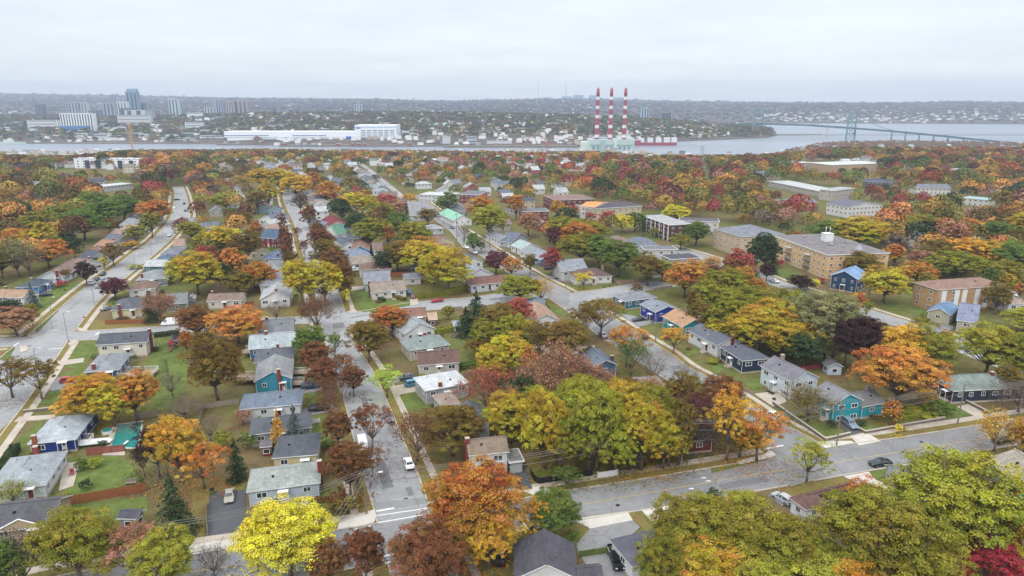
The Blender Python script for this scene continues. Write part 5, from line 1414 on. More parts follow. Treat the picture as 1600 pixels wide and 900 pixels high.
def build_street():
    pole('p0', 272, 905, 275, 818, 'wooden pole with transformer cans before the dark conifer', 1, cans=2)
    pole('p6', 573, 804, 571, 735, 'street corner pole with curved lamp arm', 1, lamp=(595, 744))
    pole('p1', 1064, 734, 1070, 657, 'tall wooden pole before the brick house in the wood', 1, lamp=(1077, 664))
    pole('p2', 1307, 697, 1313, 625, 'corner pole before the turquoise house', 1)
    pole('p3', 1225, 659, 1231, 599, 'pole beside white suv and pale blue house', 0)
    pole('p4', 1496, 664, 1508, 600, 'pole before the wide navy house', 1)
    pole('p5', 1591, 652, 1598, 596, 'pole beside bare tree at main road end', 1)
    pole('q1', 1024, 535, 1024, 492, 'pole beside the sea green house', 0)
    pole('q2', 1134, 584, 1136, 540, 'pole before the navy house', 0)
    pole('q3', 1162, 417, 1164, 383, 'pole on apartment road below the pines', 1)
    pole('q4', 1357, 468, 1360, 435, 'pole beside navy farmhouse', 1)
    pole('q5', 1235, 433, 1238, 400, 'pole before tan brick apartment block', 0)
    pole('q6', 884, 450, 885, 425, 'pole beside small amber tree and white bungalow', 0)
    pole('q7', 694, 350, 694, 321, 'pole on upper east road beside red car', 1)
    pole('q8', 714, 376, 714, 334, 'pole on east road beside yellow gabled house', 1)
    pole('q9', 765, 387, 766, 357, 'pole beside yellow green maple on east road', 1)
    pole('q10', 798, 400, 798, 355, 'pole before the slanting row of houses', 1)
    pole('q11', 1401, 333, 1402, 307, 'pole standing beside maroon trees near white block', 1)
    pole('q12', 1496, 336, 1497, 320, 'pole among olive trees near aqua roof', 1)
    pole('q13', 42, 358, 40, 334, 'pole before the lavender roofed building', 1)
    pole('q14', 7, 366, 5, 344, 'pole at picture edge beside red orange tree', 1)
    for k, (x, y, t) in enumerate(((925, 296, 270), (1036, 283, 260), (910, 260, 240), (1115, 290, 262), (970, 318, 300), (650, 300, 276), (590, 330, 302), (812, 300, 268), (1010, 300, 275))):
        pole('r%d' % k, x, y, x, t, ['thin pole rising from red maples', 'thin pole above the central trees', 'thin pole near shoreline trees', 'thin pole before the green tree group', 'thin pole near beige walk up block', 'thin pole beside pale flat hall', 'thin pole near upper street houses', 'thin pole beside maroon brick block', 'thin pole above orange crowns'][k], 1)
    D_ = 'main road'
    for o, z, n in ((-.8, 0, 'outer'), (0, .05, 'middle'), (.8, 0, 'inner')):
        wire('p6', 'p1', o, 2.2, f'{n} overhead wire spanning from corner lamp to pole in front of wood', z)
        wire('p1', 'p2', o, 1.6, f'{n} overhead wire spanning the wood and side street mouth', z)
        wire('p2', 'p4', o, 1.2, f'{n} overhead wire spanning in front of turquoise house', z)
        wire('p4', 'p5', o, .6, f'{n} overhead wire spanning in front of wide navy house', z)
        wire('p0', 'p6', o, 1.5, f'{n} overhead wire spanning over dark asphalt driveway', z)
    wire('p6', 'p1', 0, 2.0, 'low thick cable spanning from corner lamp to wood', -1.9, rad=.06)
    wire('p1', 'p2', 0, 1.5, 'low thick cable spanning past the wood', -1.9, rad=.045)
    wire('p2', 'p4', 0, 1.2, 'low thick cable spanning in front of turquoise house', -1.9, rad=.045)
    wire('p2', 'p3', 0, .5, 'single wire along the side street kerb', -.3)
    sp = G(505, 915); 
    for o in (-.6, .1, .8): wire('p6', (sp.x, sp.y, 8.5), o, .8, ['first', 'second', 'third'][int((o + .6) / .7)] + ' wire dropping over the rusty tree to lower edge', 0)
    for b_ in [(106, 530, 103, 488, 'lamp post standing at crossing beside cream house'), (57, 570, 46, 545, 'lamp post behind two lobed street tree'), (148, 477, 145, 447, 'lamp post on kerb before purple red tree'), (237, 399, 236, 379, 'lamp post halfway up the west road'),
               (80, 487, 79, 465, 'lamp post on grass verge beside spruce'), (212, 425, 211, 397, 'lamp post beside bare street tree'), (255, 374, 255, 357, 'lamp post on west kerb in front of white car'), (490, 500, 489, 462, 'lamp post beside willow on centre road')]:
        lamp_post(*b_)
    # signs
    for (x, y, h, c, lab) in ((133, 505, 2.2, 'redpaint', 'red stop sign at the crossing kerb'), (252, 385, 2.4, 'yellow', 'yellow warning sign on west road kerb'), (1117, 762, 2.5, 'yellow', 'yellow warning sign on main road kerb'), (750, 378, 2.2, 'yellow', 'yellow sign beside east road'), (958, 497, 2.2, 'yellow', 'yellow sign under bronze tree')):
        p = G(x, y); r = empty('road_sign', (p.x, p.y, 0), 0, lab, 'road sign')
        obj('post', MB().tube((0, 0, 0), (0, 0, h), .04).mesh('post', [MATS['steel']]), r)
        obj('sign_plate', MB().tube((0, -.05, h), (0, -.09, h), .38, n=8 if c == 'redpaint' else 4).mesh('sign_plate', [MATS[c]]), r)
    fence('plank_fence', [(103, 790), (228, 768)], 1.9, 'cedar', 'long orange cedar fence below the grassy yard')
    fence('plank_fence', [(136, 712), (196, 706)], 1.8, 'redfence', 'dusty red plank fence beside the pool')
    fence('plank_fence', [(165, 507), (230, 505)], 1.5, 'cedar', 'brown fence before the pale yellow house')
    fence('plank_fence', [(212, 656), (248, 650)], 1.6, 'wood', 'dark weathered fence behind orange red tree')
    fence('plank_fence', [(312, 640), (373, 631)], 1.4, 'wood', 'grey weathered fence below the big golden tree')
    fence('plank_fence', [(610, 432), (660, 430)], 1.8, 'cedar', 'plank fence behind the wide brown roof')
    fence('plank_fence', [(957, 440), (968, 446), (1008, 440)], 1.8, 'deck', 'pinkish plank fence beside the white bungalow')
    fence('iron_fence', [(829, 741), (837, 758), (925, 744)], 1.5, 'dark', 'black mesh fence around lot beside the wood')
    fence('plank_fence', [(934, 748), (965, 743)], 1.4, 'white', 'white painted board fence before the wood')
    fence('plank_fence', [(905, 872), (958, 864)], 1.4, 'lawn', 'green fence between dark roofs')
    fence('plank_fence', [(1252, 578), (1290, 575)], 1.2, 'redpaint', 'low red fence behind garden shed')
    fence('plank_fence', [(322, 790), (325, 838)], 1.5, 'wood', 'weathered rail fence beside dark driveway')
    fence('plank_fence', [(242, 500), (256, 562), (262, 600)][1:], 1.2, 'wood', 'sagging rail fence at the green yard edge')
    for pts, h, mt, lab in (([(705, 528), (742, 522)], 1.5, 'wood', 'dark plank fence behind green grey hip roof'), ([(478, 573), (476, 547)], 1.2, 'wood', 'short side fence beside the blue house'), ([(476, 664), (500, 660)], 1.1, 'white', 'white picket fence beside black suv'),
        ([(470, 583), (486, 581)], 1.1, 'white', 'white fence beside long railed ramp'), ([(725, 590), (752, 584)], 1.6, 'wood', 'plank fence behind the nearly white roof'), ([(298, 478), (318, 476)], 1.6, 'wood', 'plank fence between beige bungalow and its neighbour'), ([(384, 478), (396, 477)], 1.6, 'cedar', 'brown plank fence beside white gabled cottage'),
        ([(1132, 600), (1176, 618)], 1.0, 'wood', 'low fence along sloping front yards'), ([(1405, 640), (1420, 632), (1450, 628)], 1.4, 'wood', 'fence under the orange maple'), ([(700, 486), (722, 484)], 1.4, 'wood', 'fence beside the dark conifer'), ([(300, 700), (318, 640)], 1.4, 'wood', 'boundary fence behind amber tree'),
        ([(872, 512), (884, 520)], 1.3, 'wood', 'dark fence beside sandy pink roof'), ([(1020, 455), (1050, 450)], 1.2, 'wood', 'fence behind teal and brick house')):
        fence('plank_fence', pts, h, mt, lab)
    for x, y, lab in ((245, 545, 'white plastic garden chair on the green yard'), (222, 578, 'brown garden chair on rear deck'), (112, 742, 'red parasol chair on patio strip'), (206, 580, 'grey garden chair on rear deck'), (120, 736, 'white garden chair on patio strip')):
        p = G(x, y, 1.1 if 'deck' in lab else .2); r = empty('garden_chair', p, random.uniform(0, 6), lab, 'chair')
        c = {'w': 'white', 'b': 'deck', 'r': 'redpaint', 'g': 'steel'}[lab[0]]
        obj('seat', MB().box((0, 0, .45), (.7, .7, .08)).mesh('seat', [MATS[c]]), r); obj('backrest', MB().box((0, .33, .85), (.7, .07, .8)).mesh('backrest', [MATS[c]]), r)
        for sx in (-.3, .3):
            for sy in (-.3, .3): obj('leg', MB().box((sx, sy, .2), (.07, .07, .42)).mesh('leg', [MATS[c]]), r)
    wall_line('stone_wall', [(1208, 632), (1230, 648), (1290, 690), (1327, 681)], .8, 'stonewall', 'low stone wall around corner lawn')
    wall_line('stone_wall', [(1340, 672), (1352, 678), (1475, 656)], .7, 'stonewall', 'low stone wall along lawn of turquoise house')
    wall_line('stone_wall', [(1505, 628), (1545, 648)], .8, 'stonewall', 'retaining wall beside navy house driveway')
    wall_line('stone_wall', [(38, 645), (88, 640)], .7, 'stonewall', 'low wall above the royal blue house')
    deck(216, 583, 9, 5, 1.0, .1, 'wooden deck with white rail behind slate blue house')
    deck(397, 548, 6, 4, 1.6, .1, 'white railed deck beside blue house')
    deck(389, 590, 7, 4, 1.4, .05, 'brown deck behind the teal house')
    deck(466, 598, 3, 3, 1.0, .1, 'small white railed stair landing beside teal house')
    deck(462, 582, 8, 2.2, .9, .0, 'long white railed ramp above the teal house')
    deck(460, 790, 5, 2, .7, .2, 'grey front ramp of the pale blue bungalow')
    deck(124, 690, 5, 3, .9, .2, 'side deck of the royal blue house')
    # pool
    P = [G(x, y).xy for x, y in ((174, 700), (184, 665), (222, 660), (214, 700))]
    o = P[0]; r = empty('swimming_pool', (o.x, o.y, 0), 0, 'teal covered swimming pool behind royal blue house', 'swimming pool')
    pts = [((p - o).x, (p - o).y) for p in P]; c = (sum(p[0] for p in pts) / 4, sum(p[1] for p in pts) / 4)
    big = [(c[0] + (p[0] - c[0]) * 1.14, c[1] + (p[1] - c[1]) * 1.1) for p in pts]
    obj('coping', MB().prism(big, 0, .17).mesh('coping', [MATS['concrete_new']]), r)
    obj('cover', MB().prism(pts, .1, .2).mesh('cover', [MATS['pool']]), r)
    b = MB().box((0, 0, .55), (.5, 2.2, .08)).box((0, .8, .3), (.4, .3, .5)); obj('diving_board', b.mesh('diving_board', [MATS['white']]), r, (G(196, 696).x - o.x, G(196, 696).y - o.y, 0))
    # play house, awning, bins, table
    p = G(268, 546); r = empty('play_house', (p.x, p.y, 0), .2, 'pink roofed children play house with orange slide', 'play house')
    for sx in (-1, 1):
        for sy in (-1, 1): obj('leg', MB().box((sx * .8, sy * .8, 1), (.12, .12, 2)).mesh('leg', [MATS['wood']]), r)
    obj('platform', MB().box((0, 0, 1.2), (1.8, 1.8, .1)).mesh('platform', [MATS['redfence']]), r)
    b = MB(); b.v = [(-1, -1, 2), (1, -1, 2), (1, 1, 2), (-1, 1, 2), (0, -1, 3.1), (0, 1, 3.1)]; b.f = [(0, 1, 4), (2, 3, 5), (1, 2, 5, 4), (3, 0, 4, 5), (3, 2, 1, 0)]; b.m = [0] * 5
    obj('roof', b.mesh('roof', [MATS['redpaint']]), r)
    obj('slide', MB().box((.2, -2, .65), (.6, 2.6, .08)).mesh('slide', [MATS['cedar']]), r)
    for (x, y, lab) in ((332, 772, 'green wheeled bin at top of dark driveway'), (1480, 575, 'dark wheeled bin beside small brown house')):
        p = G(x, y); r = empty('wheeled_bin', (p.x, p.y, .0), .3, lab, 'bin')
        obj('bin_body', MB().box((0, 0, .55), (.7, .75, .95), taper=1.1).mesh('bin_body', [MATS['lawn' if x < 400 else 'dark']]), r)
        obj('lid', MB().box((0, 0, 1.08), (.82, .86, .08)).mesh('lid', [MATS['dark']]), r)
    p = G(205, 757); r = empty('garden_bench', (p.x, p.y, 0), .2, 'grey garden swing bench on the grass', 'bench')
    obj('seat', MB().box((0, 0, .45), (2, .6, .08)).mesh('seat', [MATS['wood']]), r); obj('backrest', MB().box((0, .3, .85), (2, .08, .6)).mesh('backrest', [MATS['wood']]), r)
    for sx in (-.9, .9): obj('leg', MB().box((sx, 0, .22), (.1, .5, .43)).mesh('leg', [MATS['wood']]), r)
    p = G(139, 697); r = empty('covered_boat', (p.x, p.y, 0), .25, 'long white covered boat beside the pool yard', 'boat')
    obj('cover', MB().box((0, 0, 1.0), (9, 1.9, .5), taper=.8).mesh('cover', [MATS['white']]), r); obj('hull', MB().box((0, 0, .6), (8.4, 1.2, .4)).mesh('hull', [MATS['steel']]), r)
    p = G(168, 677); r = empty('hot_tub', (p.x, p.y, 0), .1, 'blue rimmed hot tub beside the pool', 'hot tub')
    obj('shell', MB().tube((0, 0, 0), (0, 0, .8), 1.1, n=20).mesh('shell', [MATS['white']]), r); obj('cover', MB().tube((0, 0, .8), (0, 0, .9), 1.0, n=20).mesh('cover', [MATS['pool']]), r)
# x, top, base (0 = hidden), width, colour, kind      (photo pixels)
TL = """
128 800 915 135 ol full|35 838 930 95 br bare|12 850 945 60 g full|213 812 910 66 sal sparse|262 832 925 105 yg full|455 790 905 150 y full|405 805 905 60 y sparse|515 845 930 56 rb full|573 823 920 64 rb full|668 818 935 132 rb full
745 722 868 150 or full|715 780 880 80 or full|765 800 890 85 yo full|700 765 850 60 g sparse|865 768 838 80 g full|885 727 765 38 g sparse|895 818 846 30 g bush|335 845 905 55 br twig|830 775 850 50 yo sparse
1078 768 900 125 ol full|1150 772 905 150 ol full|1210 800 930 130 ol wide|1262 856 955 160 yg full|1100 850 960 150 go full|1362 772 935 190 ol wide|1475 707 890 195 yg full|1345 748 800 60 o sparse|1540 838 930 115 cr full|1592 792 930 95 go full
1400 872 950 110 go full|1030 830 960 90 ol full|1180 880 985 130 yg full|1330 880 990 110 yo full|1440 840 950 110 ol full|1225 825 900 60 yo sparse|1115 756 778 32 dg bush|1553 645 706 62 yo bare|1598 650 715 52 or full|1390 622 665 29 o egg|1402 663 682 15 y full|1260 686 754 62 yg sparse
797 610 695 74 go full|905 583 712 112 yg wide|965 590 715 108 go wide|1005 596 715 80 ol full|868 640 730 90 yg full|1030 630 710 80 ol full|920 645 738 80 br twig|850 606 735 84 go full|932 602 738 96 yg full|1002 622 736 74 go full|892 640 744 62 ol full|962 655 742 64 yg full|1036 648 733 62 go full|1060 630 728 50 ob full|960 640 735 70 ob sparse|1000 650 735 64 yo sparse|1045 650 730 60 ol sparse|1075 612 700 64 pu bare|1066 583 665 68 ob full|1122 584 675 76 rb full|1135 603 722 84 yo sparse|1182 632 722 76 o sparse|1155 655 715 58 yo full
1100 660 705 56 br bare|880 690 742 60 ob bare|985 690 735 54 br bare|765 572 655 78 r bare|708 632 715 80 ob full|652 642 722 76 rb bare|872 534 640 100 sal bare|840 560 650 80 sal bare|905 560 640 74 sal bare|812 585 660 60 dg full|836 600 675 64 ol full|828 540 605 28 o full|800 600 680 40 sal bare|986 528 588 56 g bare|978 502 575 58 o sparse|938 462 528 66 ob sparse|910 475 540 50 ob sparse|1052 507 552 36 yo sparse|880 500 568 88 ob full|845 500 570 50 ob bare
823 498 560 50 go full|605 573 622 48 lime sparse|930 570 640 60 sal bare|1015 590 640 46 o bare|985 590 640 44 rb full|1070 565 612 52 br twig|1020 555 600 52 br twig
341 525 628 88 ob full|216 583 657 64 or full|152 583 662 74 yo full|180 600 668 60 go full|128 622 660 64 yo sparse|250 655 748 62 dp sparse|226 690 744 34 dp bare|283 650 756 92 yo full|320 690 765 74 o sparse|276 740 835 64 dg conifer|372 686 750 36 dg conifer|20 558 622 64 ob sparse|66 558 624 56 ob sparse|22 755 790 50 yg bare
310 477 534 66 rb full|373 480 538 78 o full|293 516 556 24 or full|318 515 550 30 ob full|27 480 525 56 sal full|52 470 510 26 ol full|53 440 482 24 bs conifer|237 452 504 26 dg conifer|250 455 505 50 sal bare|180 433 468 40 pu full|136 408 447 34 dp full|178 380 416 32 ob full|8 468 500 50 dg full|245 470 500 36 br twig|95 433 448 26 cr bush|105 420 440 24 ob sparse
463 634 700 38 bs conifer|437 640 702 34 yo conifer|440 262 304 46 go full|464 272 314 48 yo full|420 284 326 32 go full|403 296 334 34 ob full|470 300 334 26 br full|410 262 300 40 go full|490 268 306 30 or full|512 282 322 34 o full|408 640 672 30 g bush|380 640 665 28 sal sparse|290 620 655 60 br twig|270 580 620 40 br twig|350 655 700 40 ol bush|330 650 690 40 br twig|390 660 700 38 g bush|535 757 800 62 ob bush|527 748 795 44 rb bush|515 700 740 36 ob bush|512 678 698 34 g bush|150 705 730 30 yg bush|128 705 735 26 g bush|135 735 765 24 dg bush|185 757 770 24 yg bush|105 763 775 14 yg bush|145 765 775 14 yg bush|160 675 700 18 dg bush
496 534 594 50 rb full|508 558 622 52 rb full|537 548 602 34 rb sparse|553 570 620 40 rb full|582 624 705 60 rb sparse|530 640 704 46 rb full|548 690 775 66 rb full|582 695 745 40 rb sparse|516 610 660 36 rb bare|485 512 562 42 g full|524 518 562 28 g sparse|498 462 520 60 rb bare|560 700 780 40 rb bare|515 590 640 34 rb bare
472 406 478 56 go full|508 406 478 60 go full|488 420 480 40 po bare|451 368 425 22 rb full|442 333 372 18 rb full|445 350 390 19 rb full|457 388 428 23 ob full|484 320 358 30 rb full|476 373 405 14 rb sparse|503 355 400 38 rb full|511 372 422 44 ob full|524 386 438 46 rb full|534 407 462 40 rb full|540 430 470 28 ob full|494 395 420 20 rb sparse|497 345 380 24 rb full|466 352 378 14 rb sparse|540 450 478 16 y full
577 500 566 58 ob full|613 476 526 48 or full|596 480 524 34 ol full|590 500 540 30 rb sparse|415 412 452 36 or full|398 410 450 36 o full|432 470 502 40 br twig|440 350 365 12 g full|425 380 392 12 g bush|310 392 462 86 go full|285 400 440 40 ol full|345 352 402 62 go full|330 362 405 50 ol full|315 376 402 24 r full|340 380 405 20 r full|386 362 415 46 ob full|360 388 432 44 ob full|375 424 462 50 ob full|350 440 470 34 br twig|345 410 450 40 dg full|300 345 378 40 ol full
133 326 376 58 g full|168 310 356 54 g full|195 302 348 50 g full|150 298 340 46 g full|95 318 360 50 ol full|60 330 372 44 ol full|18 316 356 44 or full|38 356 394 50 or full|78 374 420 60 o full|98 344 380 38 yo full|30 370 434 56 po bare|5 380 436 44 ol full|48 385 432 44 br twig|105 370 395 26 dg full|245 311 352 50 o full|238 330 372 34 ol full|172 340 364 26 ob full|215 350 384 34 ol full|205 375 390 24 yo full|122 385 395 18 g bush|163 402 420 16 y full|150 402 415 18 dg full|110 365 380 24 g full|225 300 330 34 ob full|312 319 336 18 cr full|355 300 330 46 yg full|375 330 365 40 ob full|400 345 372 24 or full|298 343 352 10 dg conifer|214 408 420 30 yg bush|170 470 482 18 yg bush|182 466 478 20 g bush
582 340 388 56 ol full|566 302 340 46 go full|596 318 350 40 ol full|622 330 374 40 g full|607 350 388 24 o full|648 345 388 52 ol full|622 378 425 56 ob full|650 372 420 66 o full|600 390 430 34 dg full|662 375 430 64 go full|700 385 458 84 go full|678 395 445 50 go full|669 324 354 34 ob full|740 364 396 28 g full|752 376 394 14 g full|775 390 430 38 pu full|800 398 436 30 o full|765 320 374 52 yg full|752 305 345 44 o full|620 312 338 44 sal full|605 302 335 36 r full|640 300 325 26 yo full|700 300 336 34 g full|725 345 385 24 br twig|690 312 330 18 dg full|548 300 330 26 y full|535 310 350 30 dg full|560 330 370 36 dg full
745 455 522 60 dg conifer|728 480 522 40 dg conifer|810 463 520 44 r full|775 478 545 64 ob full|800 490 560 56 ol full|760 500 555 44 ol full|795 520 588 64 go full|770 540 600 50 go full|812 430 474 66 ol full|845 436 476 34 yo bare|862 386 432 34 r full|828 395 430 24 ob full|750 525 560 40 ob full|700 476 500 24 ol full
883 338 382 60 ol full|905 345 395 50 o full|868 350 392 34 pu full|908 362 415 66 ol full|935 366 420 50 g full|925 345 380 50 ol full|966 376 434 62 g full|1012 396 446 52 ob full|1035 404 440 34 ol full|972 332 364 32 y full|992 328 362 30 g full|894 318 342 22 r full|922 330 350 20 r full|949 328 358 30 r full|1056 320 348 36 y full|1087 345 384 42 g full|870 312 340 24 yo full|806 302 345 30 o full|825 330 370 40 sal full|912 424 452 28 y sparse|1004 345 370 20 dg full|1022 355 372 18 ol full|1063 365 390 34 ol full|995 430 460 24 ob bush|955 470 486 24 r bare
1070 407 466 60 or full|1100 405 455 44 sal full|1128 420 482 64 ol full|1152 416 470 50 o full|1165 445 512 90 ol full|1140 460 530 70 ol full|1212 465 545 104 go full|1180 480 555 80 go full|1105 440 500 48 ol full|1193 362 428 38 dg full|1179 374 429 30 dg full|1206 378 428 24 dg conifer|1197 408 440 26 dp full|1112 400 424 30 yo bare|1095 470 520 44 ob full|1085 450 500 30 ob full|1225 450 520 70 ol full|1120 500 540 40 go full|1235 500 560 80 go full
1340 338 390 92 go full|1300 342 384 60 g full|1396 377 418 34 or full|1432 335 372 82 ol full|1400 345 380 50 g full|1480 352 394 58 o full|1510 340 372 44 o full|1505 370 425 66 yo full|1470 375 425 50 ob full|1485 392 440 70 ol full|1430 410 448 50 or full|1380 416 474 64 go full|1345 396 440 60 ob full|1555 345 384 48 g full|1578 375 435 90 g full|1540 376 430 50 yo full|1598 330 380 50 go full|1338 455 495 26 or full|1352 468 500 20 ol full|1553 442 492 36 ob full|1250 430 454 38 dp full|1274 436 450 14 y full|1560 405 450 60 ol full|1592 440 470 22 o full|1455 340 375 30 g full|1440 490 506 30 ol bush|1437 490 503 12 yg bush|1283 430 442 18 cr bush|1218 405 418 14 cr full
1287 450 560 92 po full|1250 455 545 70 po full|1320 480 570 50 po bare|1338 492 582 76 dp full|1396 540 640 132 o wide|1400 506 590 92 yo full|1435 508 590 92 ol full|1475 514 552 26 or full|1538 505 590 92 yg full|1580 518 600 60 ol full|1598 535 600 44 yo full|1262 605 660 66 ob bare|1465 612 645 56 g bush|1445 612 640 34 yo bare|1590 595 645 60 br bare|1430 630 646 70 yg hedge|1300 648 668 22 dg bush|1345 650 665 20 dg bush|1110 520 545 24 y full|1113 555 568 24 yg bush|1042 515 530 20 cr bush|1255 520 575 60 dg full|1300 520 570 50 ol bare|1570 570 620 40 ob full|960 590 604 18 yg full|1600 480 520 60 yg full
"""
HEDGE = [((695, 462), (748, 449), 2.2, 'yg', 'long clipped yellow green hedge behind red sedan'), ((676, 523), (734, 512), 1.8, 'yg', 'yellow green hedge behind pale gabled house'), ((652, 466), (695, 462), 1.6, 'ol', 'olive hedge along the side street'), ((720, 577), (752, 572), 1.6, 'g', 'green hedge beside the nearly white roof'),
         ((242, 527), (280, 522), 1.4, 'dg', 'dark green hedge along the cross street'), ((590, 467), (600, 472), 1.4, 'dg', 'dark clipped hedge on corner lawn'), ((1408, 655), (1450, 648), 1.1, 'yg', 'low clipped hedge on lawn of turquoise house'), ((600, 460), (632, 470), 1.2, 'ob', 'bronze foundation hedge before corner bungalow'), ((2, 742), (26, 705), 2.0, 'dg', 'dark hedge in front of the large pale roof'), ((300, 516), (0, 0), 0, 'g', '')]

def yard_shrubs():
    rnd = random.Random(77); n = 0
    for root, W, D in list(HOUSES):
        t = depth(root.location)
        if t > 330 or W > 24 or root['category'] != 'house' or n > 170: continue
        for k in range(rnd.choice((2, 2, 3, 4))):
            u = rnd.uniform(-.5, .5) * W; s = rnd.choice((-1, 1, -1)); v = s * (D / 2 + rnd.uniform(.3, 1.5))
            if rnd.random() < .35: u, v = rnd.choice((-1, 1)) * (W / 2 + rnd.uniform(.5, 3)), rnd.uniform(-.5, .5) * D
            if rnd.random() < .25: v += s * rnd.uniform(2, 6)
            p = root.matrix_basis @ Vector((u, v, 0))
            if in_road(p, None, 1.5): continue
            r = rnd.uniform(.6, 1.5); c = rnd.choice(['g', 'dg', 'yg', 'ob', 'ol', 'rb', 'rb', 'yo', 'g', 'dg'])
            tree(p.x, p.y, 0, r, r * rnd.uniform(1.3, 2.0), c, 'bush', 2, rnd, name='shrub'); n += 1

def build_trees():
    yard_shrubs()
    for row in TL.strip().replace('\n', '|').split('|'):
        f = row.split()
        if len(f) < 6: continue
        x, yt, yb, w = map(float, f[:4])
        kind = f[5]
        if kind in ('bush', 'hedge'):
            kind = 'bush'; p = G(x, yb); t = depth(p); r = w / 2 * t / F
            h = max(1.2, min(zfor(yt, p.y + r * .3), r * 2.2)); rt = tree(p.x, p.y, 0, r, h * 1.15, f[4], 'bush', 2, name='shrub')
        else: tree_px(x, yt, yb, w, f[4], kind)
    for a, b, h, c, lab in HEDGE:
        if h == 0: continue
        p, q = G(*a), G(*b); m = (p + q) / 2; d = q - p
        pal = PAL[c]; r = empty('hedge', m, math.atan2(d.y, d.x), lab, 'hedge')
        o = obj('foliage', PROTO[('hedge', 2)][0][0], r, scale=(d.length / 2, .9, h)); lc = lin(pal[0]); o.color = (*[v * LEAFK for v in lc], pal[1])
# ---------------------------------------------------------------- beyond the near streets
QUAY = []
KY = 1.07
FARBOX = []

def zc(p): return p[1] * CP - (p[2] - CAMZ) * SP

def blocked(x, y, r):
    """would a tree or house of radius r here hide a street or stand in a house"""
    if in_road((x, y), None, r + 1.5): return True
    for h, W, D in HOUSES:
        l = h.location
        if abs(l.x - x) < (W + D) / 3 + r + 1 and abs(l.y - y) < (W + D) / 3 + r + 1: return True
    return False

KEEP = [(92, 247, 212, 263, 800), (1258, 250, 1366, 259, 880), (1198, 281, 1284, 295, 600), (1345, 277, 1398, 285, 640), (1430, 288, 1490, 296, 590), (1288, 314, 1360, 334, 500), (845, 302, 925, 318, 540), (903, 314, 1006, 334, 480), (1000, 336, 1125, 356, 430),
        (714, 300, 778, 318, 540), (650, 298, 708, 306, 540), (814, 324, 860, 338, 470), (1112, 352, 1206, 380, 380), (1500, 306, 1550, 314, 520), (160, 282, 208, 294, 600), (706, 332, 740, 350, 470), (1100, 248, 1106, 276, 780)]
def protected(x, y, r, z, px):
    w = r * F / depth((x, y, 0))
    tp = proj((x, y, z + r * 2.1 + 2))[1]; bt = proj((x, y, z))[1]
    for x0, y0, x1, y1, Y in KEEP:
        if y < Y and px + w * .8 > x0 and px - w * .8 < x1 and tp < y1 and bt > y0: return True
    return False

def region_colour(px, rnd, py=300):
    if px > 800 and py < 345:
        return rnd.choices(['r', 'o', 'or', 'sal', 'ol', 'go', 'cr', 'g', 'ob', 'pu', 'yo', 'rb', 'dg'], [8, 7, 6, 13, 28, 20, 2, 12, 12, 1, 3, 7, 5])[0]
    if px > 620:
        return rnd.choices(['r', 'o', 'sal', 'ol', 'go', 'g', 'ob', 'yo', 'rb', 'dg', 'br'], [4, 7, 7, 24, 16, 11, 14, 6, 5, 6, 4])[0]
    return rnd.choices(['ol', 'ob', 'rb', 'yo', 'o', 'sal', 'g', 'dg', 'br', 'go', 'yg', 'r', 'pu'], [22, 15, 8, 8, 8, 6, 10, 7, 6, 16, 8, 3, 1])[0]

def far_clumps(items, per, size, name):
    """one mass of many crowns: items = x, y, z, r, h, colour"""
    rng = np.random.default_rng(5); n = len(items)
    I = np.array([it[:5] for it in items], float); Cc = np.array([it[5] for it in items], float)
    d = rng.normal(0, 1, (n, per, 3)); d /= np.linalg.norm(d, axis=2)[..., None]
    d[..., 2] = np.where(d[..., 2] < -.25, -d[..., 2], d[..., 2])
    # lobed surface
    k = rng.normal(0, 1, (n, 9, 3)); k /= np.linalg.norm(k, axis=2)[..., None]
    dots = np.einsum('npi,nki->npk', d, k); lobe = dots.max(2)
    which = dots.argmax(2)
    rad = .66 + .34 * np.clip((lobe - .45) / .5, 0, 1) + rng.normal(0, .04, lobe.shape)
    R_ = I[:, 3][:, None]; H_ = I[:, 4][:, None]
    P = np.stack([I[:, 0][:, None] + d[..., 0] * R_ * rad, I[:, 1][:, None] + d[..., 1] * R_ * rad, I[:, 2][:, None] + H_ * .58 + d[..., 2] * H_ * .42 * rad], -1)
    N = d + rng.normal(0, .45, d.shape); N /= np.linalg.norm(N, axis=2)[..., None]
    A = rng.normal(0, 1, d.shape); U = np.cross(N, A); U /= np.linalg.norm(U, axis=2)[..., None]; W = np.cross(N, U)
    s = (size * R_ * rng.uniform(.6, 1.3, (n, per)))[..., None]
    V = np.stack([P - U * s, P - W * s, P + U * s, P + W * s], 2).reshape(-1, 3)
    lv = rng.uniform(.72, 1.32, (n, 9)); lvv = np.take_along_axis(lv, which, 1)
    col = Cc[:, None, :] * (lvv * rng.uniform(.75, 1.28, (n, per)))[..., None]
    col[..., 0] *= rng.uniform(.9, 1.12, (n, per)); col[..., 1] *= rng.uniform(.88, 1.14, (n, per))
    col = np.repeat(np.concatenate([col, np.ones(col.shape[:2] + (1,))], 2).reshape(-1, 4), 4, 0)
    m = n * per
    me = bpy.data.meshes.new(name)
    me.vertices.add(4 * m); me.vertices.foreach_set('co', V.astype(np.float32).ravel())
    me.loops.add(4 * m); me.loops.foreach_set('vertex_index', np.arange(4 * m, dtype=np.int32))
    me.polygons.add(m); me.polygons.foreach_set('loop_start', np.arange(0, 4 * m, 4, dtype=np.int32)); me.polygons.foreach_set('loop_total', np.full(m, 4, np.int32))
    a = me.attributes.new('leafcol', 'FLOAT_COLOR', 'POINT'); a.data.foreach_set('color', col.astype(np.float32).ravel())
    me.materials.append(MATS['wood_far']); me.update()
    return tag(obj(name, me), None, None, None, 'stuff')

